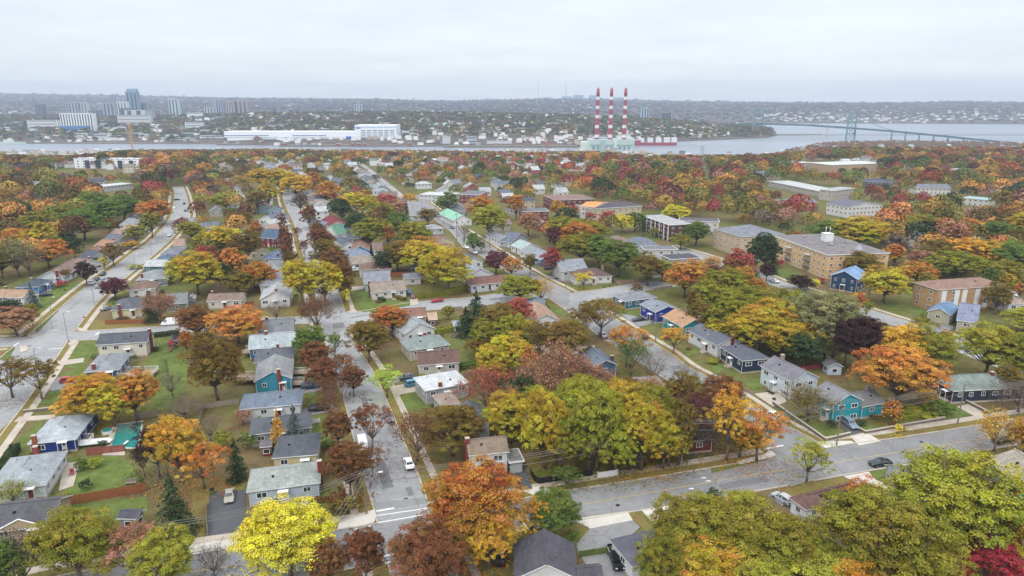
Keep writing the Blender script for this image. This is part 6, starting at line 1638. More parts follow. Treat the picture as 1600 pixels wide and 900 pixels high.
def build_far():
    rnd = random.Random(21)
    M = MATS
    near_trees = [(x, y, r) for x, y, r in TREE_XY]
    ax = math.atan2(1, -0.337); ax2 = ax - math.pi / 2
    # ---- houses of the streets running to the water
    spots = []
    wallc = ['d9dbda', 'cfd0cc', 'e2e4e5', 'c9b8a0', 'b9c4cc', '8fa6b0', 'd8d2c0', 'b0aca4', '9c5a4a', 'dfe4e8']
    roofc = ['7c8087', '5d616b', '9a9fa4', '84706a', 'a8adb2', '6a7280', '4f545e', 'b5babd', '8f8378']
    for line, side in (([(562, 272), (600, 308), (635, 340)], 1), ([(545, 262), (575, 296), (600, 322)], -1), ([(500, 335), (480, 296), (468, 276), (458, 262)], 1), ([(408, 332), (420, 300), (424, 280), (422, 264)], -1)):
        P = resample([G(x, y).xy for x, y in line], 21)
        for k, p in enumerate(P):
            if p.y > 980: continue
            spots.append((p.x + rnd.uniform(-2, 2), p.y, ax2 + rnd.uniform(-.1, .1) if rnd.random() < .6 else ax))
    tries = k0 = 0
    while k0 < 34 and tries < 3000:
        tries += 1
        Y = rnd.uniform(330, 640); px = rnd.uniform(300, 900); x = at(px, Y)
        if blocked(x, Y, 5) or any((x - q[0]) ** 2 + (Y - q[1]) ** 2 < 19 ** 2 for q in spots) or any((x - q[0]) ** 2 + (Y - q[1]) ** 2 < (q[2] * .8 + 5) ** 2 for q in TREE_XY): continue
        spots.append((x, Y, rnd.choice((ax, ax2)) + rnd.uniform(-.08, .08))); k0 += 1
    tries = 0
    while len(spots) < 235 and tries < 9000:
        tries += 1
        Y = rnd.uniform(440, 1440); px = rnd.uniform(330, 860) if rnd.random() < .62 else rnd.uniform(-30, 1640)
        if px > 860 and rnd.random() < .65: continue
        if px > 1150 and Y < 700: continue
        x = at(px, Y)
        if terr(np.array([x]), np.array([Y]))[0] < SEA + 2: continue
        if any((x - q[0]) ** 2 + (Y - q[1]) ** 2 < 20 ** 2 for q in spots): continue
        spots.append((x, Y, rnd.choice((ax, ax2)) + rnd.uniform(-.1, .1)))
    far_h = []
    for x, y, a in spots:
        W, D = rnd.uniform(9, 14), rnd.uniform(8, 10)
        if blocked(x, y, 4): continue
        z = tz(x, y); rt = rnd.choice(['g', 'g', 'gx', 'h']); h = rnd.choice((3.4, 4.4, 5.6)) * (1.25 if y > 700 else 1)
        rc, wc = rnd.choice(roofc), rnd.choice(wallc)
        o = house_at(Vector((x, y, z)), a + rnd.choice((0, math.pi)), W, D, h, rt, W * .27 if rt == 'gx' else D * .3 if rt == 'g' else 2.0, rc, wc, None, None, 1 if y < 800 else 0)
        far_h.append((o, rc, wc)); o['category'] = 'house'
    # ---- low blocks between the maples, then the roofs nobody could count
    nb = 0; tries = 0; far_b = []
    while nb < 26 and tries < 2000:
        tries += 1
        Y = rnd.uniform(520, 1250); px = rnd.uniform(780, 1640); x = at(px, Y)
        if blocked(x, Y, 14) or tz(x, Y) < SEA + 3 or any((x - q[0]) ** 2 + (Y - q[1]) ** 2 < 42 ** 2 for q in spots): continue
        rc = rnd.choice(['9a9fa4', 'c5cbce', '6f7379', '84706a', 'a8adb2']); wc = rnd.choice(['cfd0cc', 'b5a48c', '8a5a4a', 'dfe1e0', 'b9b4ac'])
        o = house_at(Vector((x, Y, tz(x, Y))), ax2 + rnd.choice((0, .3, -.4)), rnd.uniform(22, 38), 12, rnd.uniform(6, 9), rnd.choice('fgh'), rnd.choice((.3, 2.2)), rc, wc, None, None, 1, cat='apartment block', name='apartment_block', gap=4, found=False)
        nb += 1; spots.append((x, Y, 0)); QUAY.append((o, ('pale ' if wc[0] in 'cd' else 'brick ' if wc[0] == '8' else 'tan ') + ('low' if rc in ('6f7379', '84706a') else 'light roofed'), 'block'))
    mb = MB(); cnt = 0; tries = 0; FARBOX.clear()
    while cnt < 420 and tries < 12000:
        tries += 1
        Y = rnd.uniform(780, 1540); px = rnd.uniform(0, 1010) if rnd.random() < .85 else rnd.uniform(1010, 1640); x = at(px, Y); z = tz(x, Y)
        if z < SEA + 2 or any((x - q[0]) ** 2 + (Y - q[1]) ** 2 < 17 ** 2 for q in FARBOX) or any((x - q[0]) ** 2 + (Y - q[1]) ** 2 < 17 ** 2 for q in spots) or blocked(x, Y, 3): continue
        FARBOX.append((x, Y)); cnt += 1
        W, D, h = rnd.uniform(8, 13), rnd.uniform(7, 9), rnd.uniform(3.5, 6.2); a = rnd.choice((ax2, ax2, ax)) + rnd.uniform(-.1, .1); m_ = rnd.randrange(4)
        mb.box((x, Y, z + h / 2), (W - .6, D - .6, h), 4 + rnd.choice((0, 0, 1)), rz=a)
        b0 = len(mb.v); ca, sa = math.cos(a), math.sin(a); rr = D * .3
        for u, v, t_ in ((-1, -1, 0), (1, -1, 0), (1, 1, 0), (-1, 1, 0), (-1, 0, 1), (1, 0, 1)):
            X, Yy = u * W / 2, v * D / 2; mb.v.append((x + X * ca - Yy * sa, Y + X * sa + Yy * ca, z + h + .05 + t_ * rr))
        for f in ((0, 1, 5, 4), (2, 3, 4, 5), (1, 2, 5), (3, 0, 4), (3, 2, 1, 0)): mb.f.append(tuple(b0 + q for q in f)); mb.m.append(m_ if len(f) == 4 else 4)
    tag(mb.build('distant_house_mass', [mat_plain('far_roof_%d' % k, c) for k, c in enumerate(('8a8f94', '6b7078', 'a9aeb2', '8a776c'))] + [MATS['white'], mat_plain('far_wall', 'b5ab9c')]), kind='stuff')
    # ---- Halifax side houses
    hill = []
    tries = 0
    while len(hill) < 30 and tries < 3000:
        tries += 1
        px = rnd.uniform(380, 1130); Y = rnd.uniform(1900, 2750)
        if 545 < px < 625 and Y < 2100: continue
        x = at(px, Y); z = tz(x, Y)
        if z < SEA + 5: continue
        if any((x - q[0]) ** 2 + (Y - q[1]) ** 2 < 24 ** 2 for q in hill): continue
        hill.append((x, Y))
        rc, wc = rnd.choice(roofc), rnd.choice(['d9dbda', 'e6e8ea', 'c9cfd4', 'b8a898', 'dfe4e8', '9c6a5a'])
        o = house_at(Vector((x, Y, z)), rnd.uniform(-.5, .5), rnd.uniform(11, 17), rnd.uniform(9, 11), rnd.uniform(6, 9), rnd.choice(['g', 'gx']), 3.5, rc, wc, None, None, 0)
        o['category'] = 'house'; far_h.append((o, rc, wc))
    # ---- individual trees of the middle belt, then the mass beyond
    cell = {}
    def near_tree(x, y, r):
        i, j = int(x // 12), int(y // 12)
        for a in range(-2, 3):
            for b in range(-2, 3):
                for q in cell.get((i + a, j + b), ()):
                    if (q[0] - x) ** 2 + (q[1] - y) ** 2 < (.63 * (q[2] + r)) ** 2: return True
        return False
    for x, y, r in near_trees: cell.setdefault((int(x // 12), int(y // 12)), []).append((x, y, r))
    cand = []
    rows = np.concatenate([np.arange(240, 1580, 7.5)])
    for Y in rows:
        n = int((2 * .86 * Y + 60) / 9.5)
        for k in range(n):
            x = rnd.uniform(-.86 * Y - 20, .86 * Y + 20); y = Y + rnd.uniform(-4, 4)
            cand.append((x, y))
    rnd.shuffle(cand)
    items = []; indiv = 0
    cand.sort(key=lambda c: c[1] // 60)
    for x, y in cand:
        px, py = proj((x, y, 4))
        if px < -60 or px > 1660: continue
        zz = tz(x, y)
        if zz < SEA + 1: continue
        r = rnd.choice((4, 5.2, 6.3, 7.2, 8.2, 5.8, 9)) * (1.0 if y < 900 else 1.1)
        if protected(x, y, r, zz, px): continue
        # keep the built-up middle open
        dens = 1.0
        if px < 800 and 285 < py: dens = 1
        if px > 1000 and py > 380: dens = 1.0
        if py > 400 and px < 1000: dens = .5
        if py > 560: dens = .12
        mid = (320 < px < 900 and y > 470) or (px > 900 and 640 < y < 1000 and vnoise(x, y, 110) > .25)
        if mid: dens *= .5; r *= .8
        if rnd.random() > dens: continue
        if near_tree(x, y, r): continue
        bl = False
        if y < 640 and blocked(x, y, r * .75): bl = True
        if not bl and y >= 640:
            for h, W, D in HOUSES:
                l = h.location
                if abs(l.x - x) < W / 2 + r * .6 and abs(l.y - y) < D / 2 + r * .7: bl = True; break
        if not bl and y < 1380:      # leave houses and streets uncovered towards the camera
            for s in (8, 16, 26) if y < 900 else (10, 22, 38):
                q = (x * (y + s) / y, y + s)
                if in_road(q, None, 0) and rnd.random() < .7: bl = True; break
                for h, W, D in HOUSES:
                    l = h.location
                    if l.y > y and abs(l.x - q[0]) < W / 2 and abs(l.y - q[1]) < D / 2 and rnd.random() < .8: bl = True; break
                if bl: break
        if not bl and y > 700 and any(abs(q[0] * y / q[1] - x) < 4.5 + r * .35 and -4 < q[1] - y < 32 and rnd.random() < .75 for q in FARBOX): bl = True
        if bl: continue
        cell.setdefault((int(x // 12), int(y // 12)), []).append((x, y, r))
        c = region_colour(px, rnd, py); h = r * rnd.uniform(1.5, 2.1) + 2
        if mid: h *= .85
        if y > 800:
            cap = np.interp(px, [-100, 110, 190, 400, 800, 950, 1010, 1180, 1240, 1300, 1700], [240, 242, 234, 232, 236, 236, 242, 241, 236, 229, 229]) + rnd.uniform(-.5, 4)
            h = min(h, zfor(cap, y) - zz)
            if h < 4: continue
            r = min(r, h * .62)
        if indiv < MAXTREE and y < 640:
            w = 2 * r * F / depth((x, y, 0)); indiv += 1
            tree(x, y, zz, r, h, c, 'full' if c not in ('dg',) or rnd.random() < .5 else 'conifer', 1 if w > 18 else 0, rnd)
        else:
            lc = lin(PAL[c][0]); g_ = sum(lc) / 3; f_ = LEAFK * rnd.uniform(.6, .95); items.append((x, y, zz, r, h, tuple((v * .78 + g_ * .22) * f_ for v in lc)))
    a = [i for i in items if i[1] < 900]; b = [i for i in items if i[1] >= 900]
    if a: far_clumps(a, 420, .085, 'woodland')
    if b: far_clumps(b, 190, .12, 'distant_woodland')
    # shore strip on the bridge side
    it = []
    for k in range(1500):
        px = rnd.uniform(1205, 1700); Y = rnd.uniform(1420, 2000); x = at(px, Y); z = tz(x, Y)
        if z < SEA + 1: continue
        c = rnd.choice(['br', 'sal', 'ob', 'rb', 'ol', 'br']); r = rnd.uniform(2.2, 4.2); it.append((x, Y, z, r, r * 1.4, tuple(v * .8 for v in lin(PAL[c][0]))))
    if it: far_clumps(it, 90, .16, 'shore_woodland')
    # peninsula trees and far hills
    it = []
    for k in range(12500):
        px = rnd.uniform(-60, 1215); Y = rnd.triangular(1850, 3300, 2250); x = at(px, Y); z = tz(x, Y)
        if z < SEA + 3: continue
        if vnoise(x, Y, 60) < -.35: continue
        if Y < 1930 and 230 < px < 640: continue
        if px < 330 and (Y < 2500 and rnd.random() < .35): continue
        c = rnd.choice(['dg', 'dg', 'ob', 'ol', 'br', 'rb', 'dg', 'dg', 'g', 'br']); r = rnd.uniform(4.5, 8); it.append((x, Y, z, r, r * 1.7, tuple(v * .68 for v in lin(PAL[c][0]))))
    far_clumps(it, 46, .24, 'hillside_woodland')
    it = []
    for k in range(9000):
        px = rnd.uniform(-80, 1700); Y = rnd.triangular(3300, 7100, 5800); x = at(px, Y); z = tz(x, Y)
        if z < SEA + 3: continue
        c = rnd.choice(['br', 'rb', 'dg', 'ob', 'sal', 'pu', 'br', 'dg']); r = rnd.uniform(8, 15); it.append((x, Y, z, r, r * .7, tuple(v * .42 for v in lin(PAL[c][0]))))
    far_clumps(it, 26, .3, 'far_hill_woodland')
    # towns on the hills behind, too many to tell apart
    b = MB()
    for k in range(1150):
        if k % 4 == 0: px = rnd.uniform(350, 1150); Y = np.interp(px, TCP, TCA[:, 2]) + rnd.uniform(20, 330)
        elif k < 560: px = rnd.uniform(-40, 1150); Y = rnd.triangular(1850, 3000, 2300)
        elif k < 760: px = rnd.uniform(-40, 1650); Y = rnd.triangular(3300, 6400, 4200)
        else: px = rnd.uniform(1180, 1680); Y = rnd.triangular(3900, 4900, 4050)
        x = at(px, Y); z = tz(x, Y)
        if z < SEA + 3: continue
        s_ = rnd.uniform(8, 16) if Y < 3200 else rnd.uniform(10, 24); hh = rnd.uniform(5, 10)
        b.box((x, Y, z + hh / 2 + 1), (s_, 10, hh), rnd.choice((0, 0, 1)), taper=.86)
    tag(b.build('distant_town', [M['white'], M['concrete']]), kind='stuff')
    # offices and warehouses of the far waterfront
    n = 0; used = []
    while n < 110:
        px = rnd.uniform(-20, 560) if rnd.random() < .75 else rnd.uniform(560, 1000); Y = rnd.triangular(1880, 2900, 2100); x = at(px, Y); z = tz(x, Y)
        if z < SEA + 1.5 or (335 < px < 640 and Y < 2100): continue
        w, dd, hh = rnd.uniform(12, 44), rnd.uniform(10, 20), rnd.uniform(5, 13)
        if any(abs(x - q[0]) < 30 and abs(Y - q[1]) < 24 for q in used): continue
        used.append((x, Y)); n += 1
        c = rnd.choice([('d5d9db', 'white'), ('b4b8ba', 'grey'), ('a89888', 'tan'), ('8d6a5c', 'brown'), ('6c747c', 'dark grey'), ('c8ccce', 'pale grey')])
        r = empty('building', (x, Y, z - .5), rnd.uniform(-.3, .3), None, 'building', 'low buildings of the far waterfront')
        obj('wall', MB().box((0, 0, hh / 2), (w, dd, hh)).mesh('wall', [M['metal']]), r, col=c[0]); obj('roof', MB().box((0, 0, hh + .3), (w + .6, dd + .6, .6)).mesh('roof', [M['metal']]), r, col=rnd.choice(['9a9fa4', 'c5cacc', '74797e']))
        if hh > 8: obj('window_band', MB().box((0, -dd / 2 - .1, hh * .62), (w * .9, .3, 1.8)).mesh('window_band', [M['glass']]), r)
        QUAY.append((r, ('wide ' if w > 28 else 'narrow ') + c[1], 'building'))
    return far_h

# ---------------------------------------------------------------- far landmarks
def block(px0, px1, ytop, ybot, Y, depth_m, wc, label, rc='9a9fa4', cat='building', name='building', strips=0, stripc='glass', parts=True):
    """far building between photo columns, its top and foot at photo rows, at distance Y"""
    Y = Y * KY if 1400 < Y < 4000 else Y
    x0, x1 = at(px0, Y), at(px1, Y); zt = zfor(ytop, Y); xm = (x0 + x1) / 2
    zb = min(tz(xm, Y), zfor(ybot, Y)) - 1
    r = empty(name, (xm, Y, zb), 0, label, cat)
    W, Hh = x1 - x0, zt - zb
    obj('wall', MB().box((0, depth_m / 2, Hh / 2), (W, depth_m, Hh)).mesh('wall', [MATS['metal']]), r, col=wc)
    obj('roof', MB().box((0, depth_m / 2, Hh + .4), (W + .6, depth_m + .6, .8)).mesh('roof', [MATS['metal']]), r, col=rc)
    if strips:
        nfl = max(1, int(Hh / 4.2))
        for k in range(min(nfl, strips)):
            z = Hh - 2.4 - k * (Hh - 2.5) / max(1, min(nfl, strips))
            obj('window_band', MB().box((0, -.1, z), (W * .92, .3, min(1.8, Hh / strips * .45))).mesh('window_band', [MATS[stripc]]), r)
    return r

def slabtower(px0, px1, ytop, ybot, Y, wc, label, n=4, cat='tower'):
    r = block(px0, px1, ytop, ybot, Y, 22, wc, label, cat=cat, name='tower'); Y = Y * KY if 1400 < Y < 4000 else Y
    x0, x1 = at(px0, Y), at(px1, Y); W = x1 - x0; zt = zfor(ytop, Y) - r.location.z
    for k in range(n):
        u = (k + .5) / n - .5
        obj('window_column', MB().box((u * W, -.12, zt * .5), (W / n * .45, .3, zt * .9)).mesh('window_column', [MATS['glass']]), r)
    return r

def fallen_leaves():
    rng = np.random.default_rng(3); P = []; Cc = []
    for root, w_, k, p, rad, c in TREES:
        if p[1] > 340 or k in ('bush', 'conifer'): continue
        n = int(40 * rad); a = rng.uniform(0, 6.28, n); q = rad * 1.5 * np.sqrt(rng.uniform(0, 1, n)) * rng.uniform(.5, 1.1, n)
        P.append(np.stack([p[0] + np.cos(a) * q, p[1] + np.sin(a) * q, np.full(n, .225)], 1)); lc = np.array(lin(PAL[c][0])) * .75
        Cc.append(lc[None] * rng.uniform(.6, 1.2, (n, 1)))
    P = np.concatenate(P); Cc = np.concatenate(Cc); m = len(P); s = rng.uniform(.08, .2, (m, 1)); a = rng.uniform(0, 6.28, m)
    U = np.stack([np.cos(a), np.sin(a), a * 0], 1) * s; W = np.stack([-np.sin(a), np.cos(a), a * 0], 1) * s
    P[:, 2] += rng.uniform(0, .04, m)
    V = np.stack([P - U, P - W, P + U, P + W], 1).reshape(-1, 3)
    me = bpy.data.meshes.new('fallen_leaves'); me.vertices.add(4 * m); me.vertices.foreach_set('co', V.astype(np.float32).ravel())
    me.loops.add(4 * m); me.loops.foreach_set('vertex_index', np.arange(4 * m, dtype=np.int32))
    me.polygons.add(m); me.polygons.foreach_set('loop_start', np.arange(0, 4 * m, 4, dtype=np.int32)); me.polygons.foreach_set('loop_total', np.full(m, 4, np.int32))
    at_ = me.attributes.new('leafcol', 'FLOAT_COLOR', 'POINT'); at_.data.foreach_set('color', np.repeat(np.concatenate([Cc, np.ones((m, 1))], 1), 4, 0).astype(np.float32).ravel())
    me.materials.append(MATS['wood_far']); me.update(); tag(obj('fallen_leaves', me), kind='stuff')

def build_landmarks():
    M = MATS
    # power station
    Y = 1600
    r = empty('power_station', (at(956, Y), Y, SEA + 1), 0, 'pale green power station building at water edge below the three striped stacks', 'power station')
    def bx(px0, px1, yt, yb, dd, yoff, nm, col):
        x0, x1 = at(px0, Y) - r.location.x, at(px1, Y) - r.location.x; z0, z1 = zfor(yb, Y) - r.location.z, zfor(yt, Y) - r.location.z
        obj(nm, MB().box(((x0 + x1) / 2, yoff + dd / 2, (z0 + z1) / 2), (x1 - x0, dd, z1 - z0)).mesh(nm, [M['metal']]), r, col=col)
    bx(923, 992, 218, 246, 60, 0, 'main_hall', 'b4c6c6'); bx(911, 923, 222, 246, 40, 6, 'side_wing', 'c9d6cc'); bx(968, 990, 213, 218, 30, 10, 'upper_hall', 'c3cfca'); bx(930, 962, 215, 218, 20, 20, 'boiler_house', 'aab9b8')
    bx(925, 990, 226, 227.4, 1, -1.2, 'wall_band', '8ba9ab'); bx(925, 960, 235, 237, 1, -1.2, 'wall_band', '7f9ea2'); bx(985, 995, 216, 246, 30, 8, 'end_wing', 'bccbc8')
    bx(940, 948, 219, 245, 1, -1.3, 'wall_panel', '9fb6b8'); bx(962, 966, 219, 245, 1, -1.3, 'wall_panel', 'd2dcdb'); bx(924, 990, 241, 245.5, 3, -3.2, 'pipe_rack', '8c9a9c')
    for k in range(6): bx(970 + k * 3.4, 971.6 + k * 3.4, 209, 213, 4, 14, 'roof_stack', 'b6bfc0')
    for k in range(9): bx(928 + k * 7, 931 + k * 7, 229, 233, 1, -1.1, 'window', '6d8a90')
    bx(1012, 1040, 243, 246, 20, -20, 'low_shed', 'd5d9da')
    for k, (bx_, tx_) in enumerate(((933, 936), (954, 957), (976, 978))):
        Yk = 1600 + 12; x = at(bx_ + 1, Yk); z0 = SEA + 20; z1 = zfor(139, Yk)
        s = empty('smokestack', (x, Yk, z0), 0, ['red and white striped stack standing over the low green wing', 'middle one of three red and white striped stacks', 'red and white striped stack beside the docked red ship'][k], 'smokestack', 'striped power station stacks')
        Ht = z1 - z0; n = 9
        edges = [0, .09, .15, .27, .33, .46, .52, .63, .69, .80, .86, 1.0]
        for i in range(len(edges) - 1):
            a_, c_ = edges[i], edges[i + 1]; ra, rc_ = 5.4 - 2.0 * a_, 5.4 - 2.0 * c_
            nm = 'red_band' if i % 2 == 0 else 'white_band'; obj(nm, MB().tube((0, 0, a_ * Ht), (0, 0, c_ * Ht), ra, rc_, 18, cap=(i == len(edges) - 2)).mesh(nm, [M['redpaint' if i % 2 == 0 else 'white']], True), s)
        obj('rim', MB().tube((0, 0, Ht), (0, 0, Ht + 3), 2.6, 2.4, 14).mesh('rim', [M['steel']]), s)
    # ship
    Y = 1850; x0, x1 = at(995, Y), at(1061, Y)
    r = empty('ship', ((x0 + x1) / 2, Y, SEA), 0, 'red hulled tanker ship docked beside power station', 'ship'); L_ = x1 - x0
    b = MB(); b.prism([(-L_ / 2, -6), (L_ / 2 - 8, -6), (L_ / 2, 0), (L_ / 2 - 8, 6), (-L_ / 2, 6)], 0, 7.5); b.box((-L_ / 2 + 7, 0, 10), (14, 12, 5.5))
    obj('hull', b.mesh('hull', [M['redpaint']]), r)
    for u, w, h in ((-.36, 16, 11), (-.14, 14, 12), (.06, 14, 12), (.26, 16, 13), (.43, 14, 13)):
        obj('deck_house', MB().box((u * L_, 0, 7.5 + h / 2), (w, 9, h)).mesh('deck_house', [M['white']]), r)
    obj('mast', MB().tube((.3 * L_, 0, 20), (.3 * L_, 0, 30), .5).mesh('mast', [M['steel']]), r)
    # shipyard
    block(345, 552, 206, 221, 1800, 60, 'e9eef4', 'long white shipyard hall beside water with blue trim', rc='f2f5f8', cat='shipyard hall', name='shipyard_hall')
    sh = SC.objects['shipyard_hall']; W = at(552, 1926) - at(345, 1926)
    for a_, c_, z, h, col in ((-.02, .34, 17.2, 1.3, '3a5f9a'), (.52, .78, 17.2, 1.3, '3a5f9a'), (.93, .995, 8, 13, '2e57c0'), (.0, .9, 12, .8, '9aa6b4'), (-.0, .02, 6, 10, '55606e'), (.2, .9, 8.5, .7, 'a9b4c0')):
        obj('blue_trim' if col[0] in '23' else 'wall_band', MB().box(((a_ + c_) / 2 * W - W / 2, -.4, z), ((c_ - a_) * W, .6, h)).mesh('blue_trim', [M['metal']]), sh, col=col)
    r = block(552, 617.5, 196, 221, 1800, 70, 'e4eaf0', 'tall white shipyard block with rows of windows', rc='f0f3f6', cat='shipyard block', name='shipyard_block')
    W = at(617.5, 1926) - at(552, 1926)
    for k in range(6):
        for j in range(6): obj('window', MB().box(((-.3 + j * .14) * W, -.3, 6 + k * 5.0), (W * .11, .5, 1.5)).mesh('window', [M['glass']]), r)
    obj('blue_trim', MB().box((0, -.3, 39.5), (W * .98, .5, 1.2)).mesh('blue_trim', [M['metal']]), r, col='7aa2cc')
    obj('blue_sign', MB().box((-W * .42, -.35, 37), (W * .12, .5, 3)).mesh('blue_sign', [M['metal']]), r, col='4a86cc')
    # big slabs and towers on the far left
    slabtower(90, 141, 177, 198, 2100, 'dfe3e6', 'white slab apartment building with many vertical window columns', 12, 'slab building')
    block(87, 130, 197, 201, 2085, 15, '3f78b0', 'long low blue base before the white slab', cat='annex', name='annex')
    t_ = slabtower(198, 215.5, 143, 174, 2700, '6f8ba2', 'tallest blue glass tower with stepped crown', 3)
    obj('crown_box', MB().box((2, 11, zfor(139, 2700 * KY) - t_.location.z - 4), (38, 18, 10)).mesh('crown_box', [M['metal']]), t_, col='8199ac')
    r = slabtower(263, 278, 154, 175, 2700, 'b7c3cd', 'narrow light tower with dark top', 3)
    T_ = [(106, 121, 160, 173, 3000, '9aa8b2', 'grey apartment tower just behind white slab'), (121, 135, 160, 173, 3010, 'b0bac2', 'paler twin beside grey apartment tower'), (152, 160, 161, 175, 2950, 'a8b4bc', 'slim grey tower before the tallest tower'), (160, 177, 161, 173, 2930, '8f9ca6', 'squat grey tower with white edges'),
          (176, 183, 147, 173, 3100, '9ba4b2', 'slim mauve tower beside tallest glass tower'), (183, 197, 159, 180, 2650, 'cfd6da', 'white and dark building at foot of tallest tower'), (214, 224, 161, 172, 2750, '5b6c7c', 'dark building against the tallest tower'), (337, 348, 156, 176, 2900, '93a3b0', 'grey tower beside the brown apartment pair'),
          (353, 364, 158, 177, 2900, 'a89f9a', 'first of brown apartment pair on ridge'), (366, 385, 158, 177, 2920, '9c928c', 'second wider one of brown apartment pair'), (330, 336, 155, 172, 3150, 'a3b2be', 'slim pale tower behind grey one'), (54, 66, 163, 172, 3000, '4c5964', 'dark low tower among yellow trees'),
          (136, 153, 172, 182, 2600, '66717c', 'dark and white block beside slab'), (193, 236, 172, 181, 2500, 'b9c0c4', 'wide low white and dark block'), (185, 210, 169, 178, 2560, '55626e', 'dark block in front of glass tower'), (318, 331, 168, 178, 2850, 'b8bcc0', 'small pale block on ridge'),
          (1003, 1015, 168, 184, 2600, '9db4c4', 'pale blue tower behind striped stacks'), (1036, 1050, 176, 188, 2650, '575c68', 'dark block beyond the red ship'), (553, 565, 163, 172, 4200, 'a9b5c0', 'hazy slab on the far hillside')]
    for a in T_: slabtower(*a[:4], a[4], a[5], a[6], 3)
    B_ = [(290, 313, 176, 182, 2500, 'd3d8db', 'white low building with dark windows under ridge', 2), (285, 312, 191, 208, 2050, 'cdd3d6', 'white and dark office block above the quay', 4), (37, 85, 188, 199, 2150, 'c9ccc9', 'long pale school like building among bare trees', 3), (180, 225, 208, 219, 1950, 'a9b0b4', 'grey parking structure by quay', 4),
          (245, 300, 215, 221, 1860, 'd5dadd', 'low white quay shed with window band', 2), (118, 150, 216, 223, 1850, 'dfe2e2', 'white warehouse on the quay', 0), (153, 178, 215, 222, 1860, 'cfd4d4', 'second smaller white quay warehouse', 0), (68, 95, 210, 215, 1960, 'e4e7e8', 'small white shed behind quay', 0),
          (306, 345, 212, 219, 1850, 'cdd4da', 'pale quay building beside shipyard hall', 2), (322, 350, 203, 213, 1990, 'dde3e8', 'white gabled hall behind shipyard', 0), (180, 232, 180, 188, 2300, 'bfc3c4', 'wide beige block below the glass tower', 3), (225, 236, 171, 180, 2480, '8d969c', 'small grey block beside low wide block', 2),
          (1000, 1057, 198, 205, 2200, 'd8d9d6', 'row of pale townhouses beyond the red ship', 2), (1060, 1115, 199, 204, 2250, 'c9c5c0', 'longer row of beige townhouses near the point', 2), (838, 843, 214, 221, 1750, 'dfe2e2', 'small white tank shed by water', 0), (618, 648, 200, 209, 1960, 'b5b8b6', 'grey hall beside the tall shipyard block', 2),
          (728, 744, 214, 226, 1700, 'a5b0b2', 'grey green cylinder shed on quay', 2), (760, 800, 221, 228, 1690, 'c9cdd0', 'long low quay warehouse', 0), (590, 608, 192, 196, 2050, 'c8a98c', 'brown hall peeking over the shipyard block', 0), (690, 702, 214, 227, 1705, 'b9c0c0', 'silo pair block under green crane', 0),
          (352, 395, 200, 206, 2000, 'a08478', 'brown brick hall behind shipyard', 2), (440, 541, 201, 206, 2050, 'a99084', 'long brick row behind the shipyard hall', 2), (872, 884, 213, 220, 1780, 'e0e3e3', 'white tank box left of stacks'.replace('left of', 'before the'), 0), (1375, 1400, 184, 188, 5200, 'dfe2e4', 'white terrace on far shore', 0),
          (1350, 1370, 186, 190, 4600, 'd5dadd', 'white building row low on far shore', 0), (1440, 1458, 186, 188, 4600, 'd9dcdd', 'thin white building on far shore', 0), (1322, 1345, 166, 169, 6000, 'd5dade', 'pale estate high on far ridge', 0), (1355, 1428, 165, 168, 6050, 'ccd3da', 'line of pale houses on far ridge', 0)]
    for a in B_: block(a[0], a[1], a[2], a[3], a[4], 18, a[5], a[6], strips=a[7])
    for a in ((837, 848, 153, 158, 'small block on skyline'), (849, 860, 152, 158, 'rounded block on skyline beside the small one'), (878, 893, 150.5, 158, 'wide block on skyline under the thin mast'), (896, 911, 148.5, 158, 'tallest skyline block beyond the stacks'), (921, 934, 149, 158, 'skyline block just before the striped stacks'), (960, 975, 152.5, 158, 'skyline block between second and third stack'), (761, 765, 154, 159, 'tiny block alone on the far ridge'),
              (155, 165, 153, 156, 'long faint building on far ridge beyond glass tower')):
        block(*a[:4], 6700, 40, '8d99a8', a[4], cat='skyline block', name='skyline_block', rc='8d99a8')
    for px, yt, l in ((884, 124, 'thin radio mast on the skyline'), (841, 126, 'faint radio mast beside skyline blocks')):
        x = at(px, 6700); z0 = tz(x, 6700); z1 = zfor(yt, 6700)
        r = empty('radio_mast', (x, 6700, z0), 0, l, 'radio mast')
        obj('mast', MB().tube((0, 0, 0), (0, 0, z1 - z0), 2.2 if px == 884 else 1.4, 1.2, 5).mesh('mast', [M['steel']]), r)
        obj('platform', MB().box((0, 0, (z1 - z0) * .6), (7, 7, 3)).mesh('platform', [M['steel']]), r)
    # near white apartment building on this side of the harbour
    Y = 800; x0, x1 = at(97, Y), at(208, Y); z = tz((x0 + x1) / 2, Y)
    r = empty('apartment_block', ((x0 + x1) / 2, Y, z), -.10, 'long white apartment block with dark balcony bays near the shore', 'apartment block')
    W = x1 - x0; Hh = zfor(248.5, Y) - z
    HOUSES.append((r, W, 24))
    obj('wall', MB().box((0, 9, Hh / 2), (W, 18, Hh)).mesh('wall', [M['metal']]), r, col='dfe3e6'); obj('roof', MB().box((0, 9, Hh + .3), (W + .5, 18.5, .6)).mesh('roof', [M['metal']]), r, col='c3c8cc')
    for k in range(5): obj('balcony_bay', MB().box((-W * .3 + k * W * .17, -.3, Hh * .46), (5, .8, Hh * .8)).mesh('balcony_bay', [M['metal']]), r, col='3a4654')
    for k in range(11):
        for j in range(4): obj('window', win_mesh('full'), r, (-W * .44 + k * W * .088, -.1, 2.0 + j * 3.1), scale=(2, 1, 1.5))
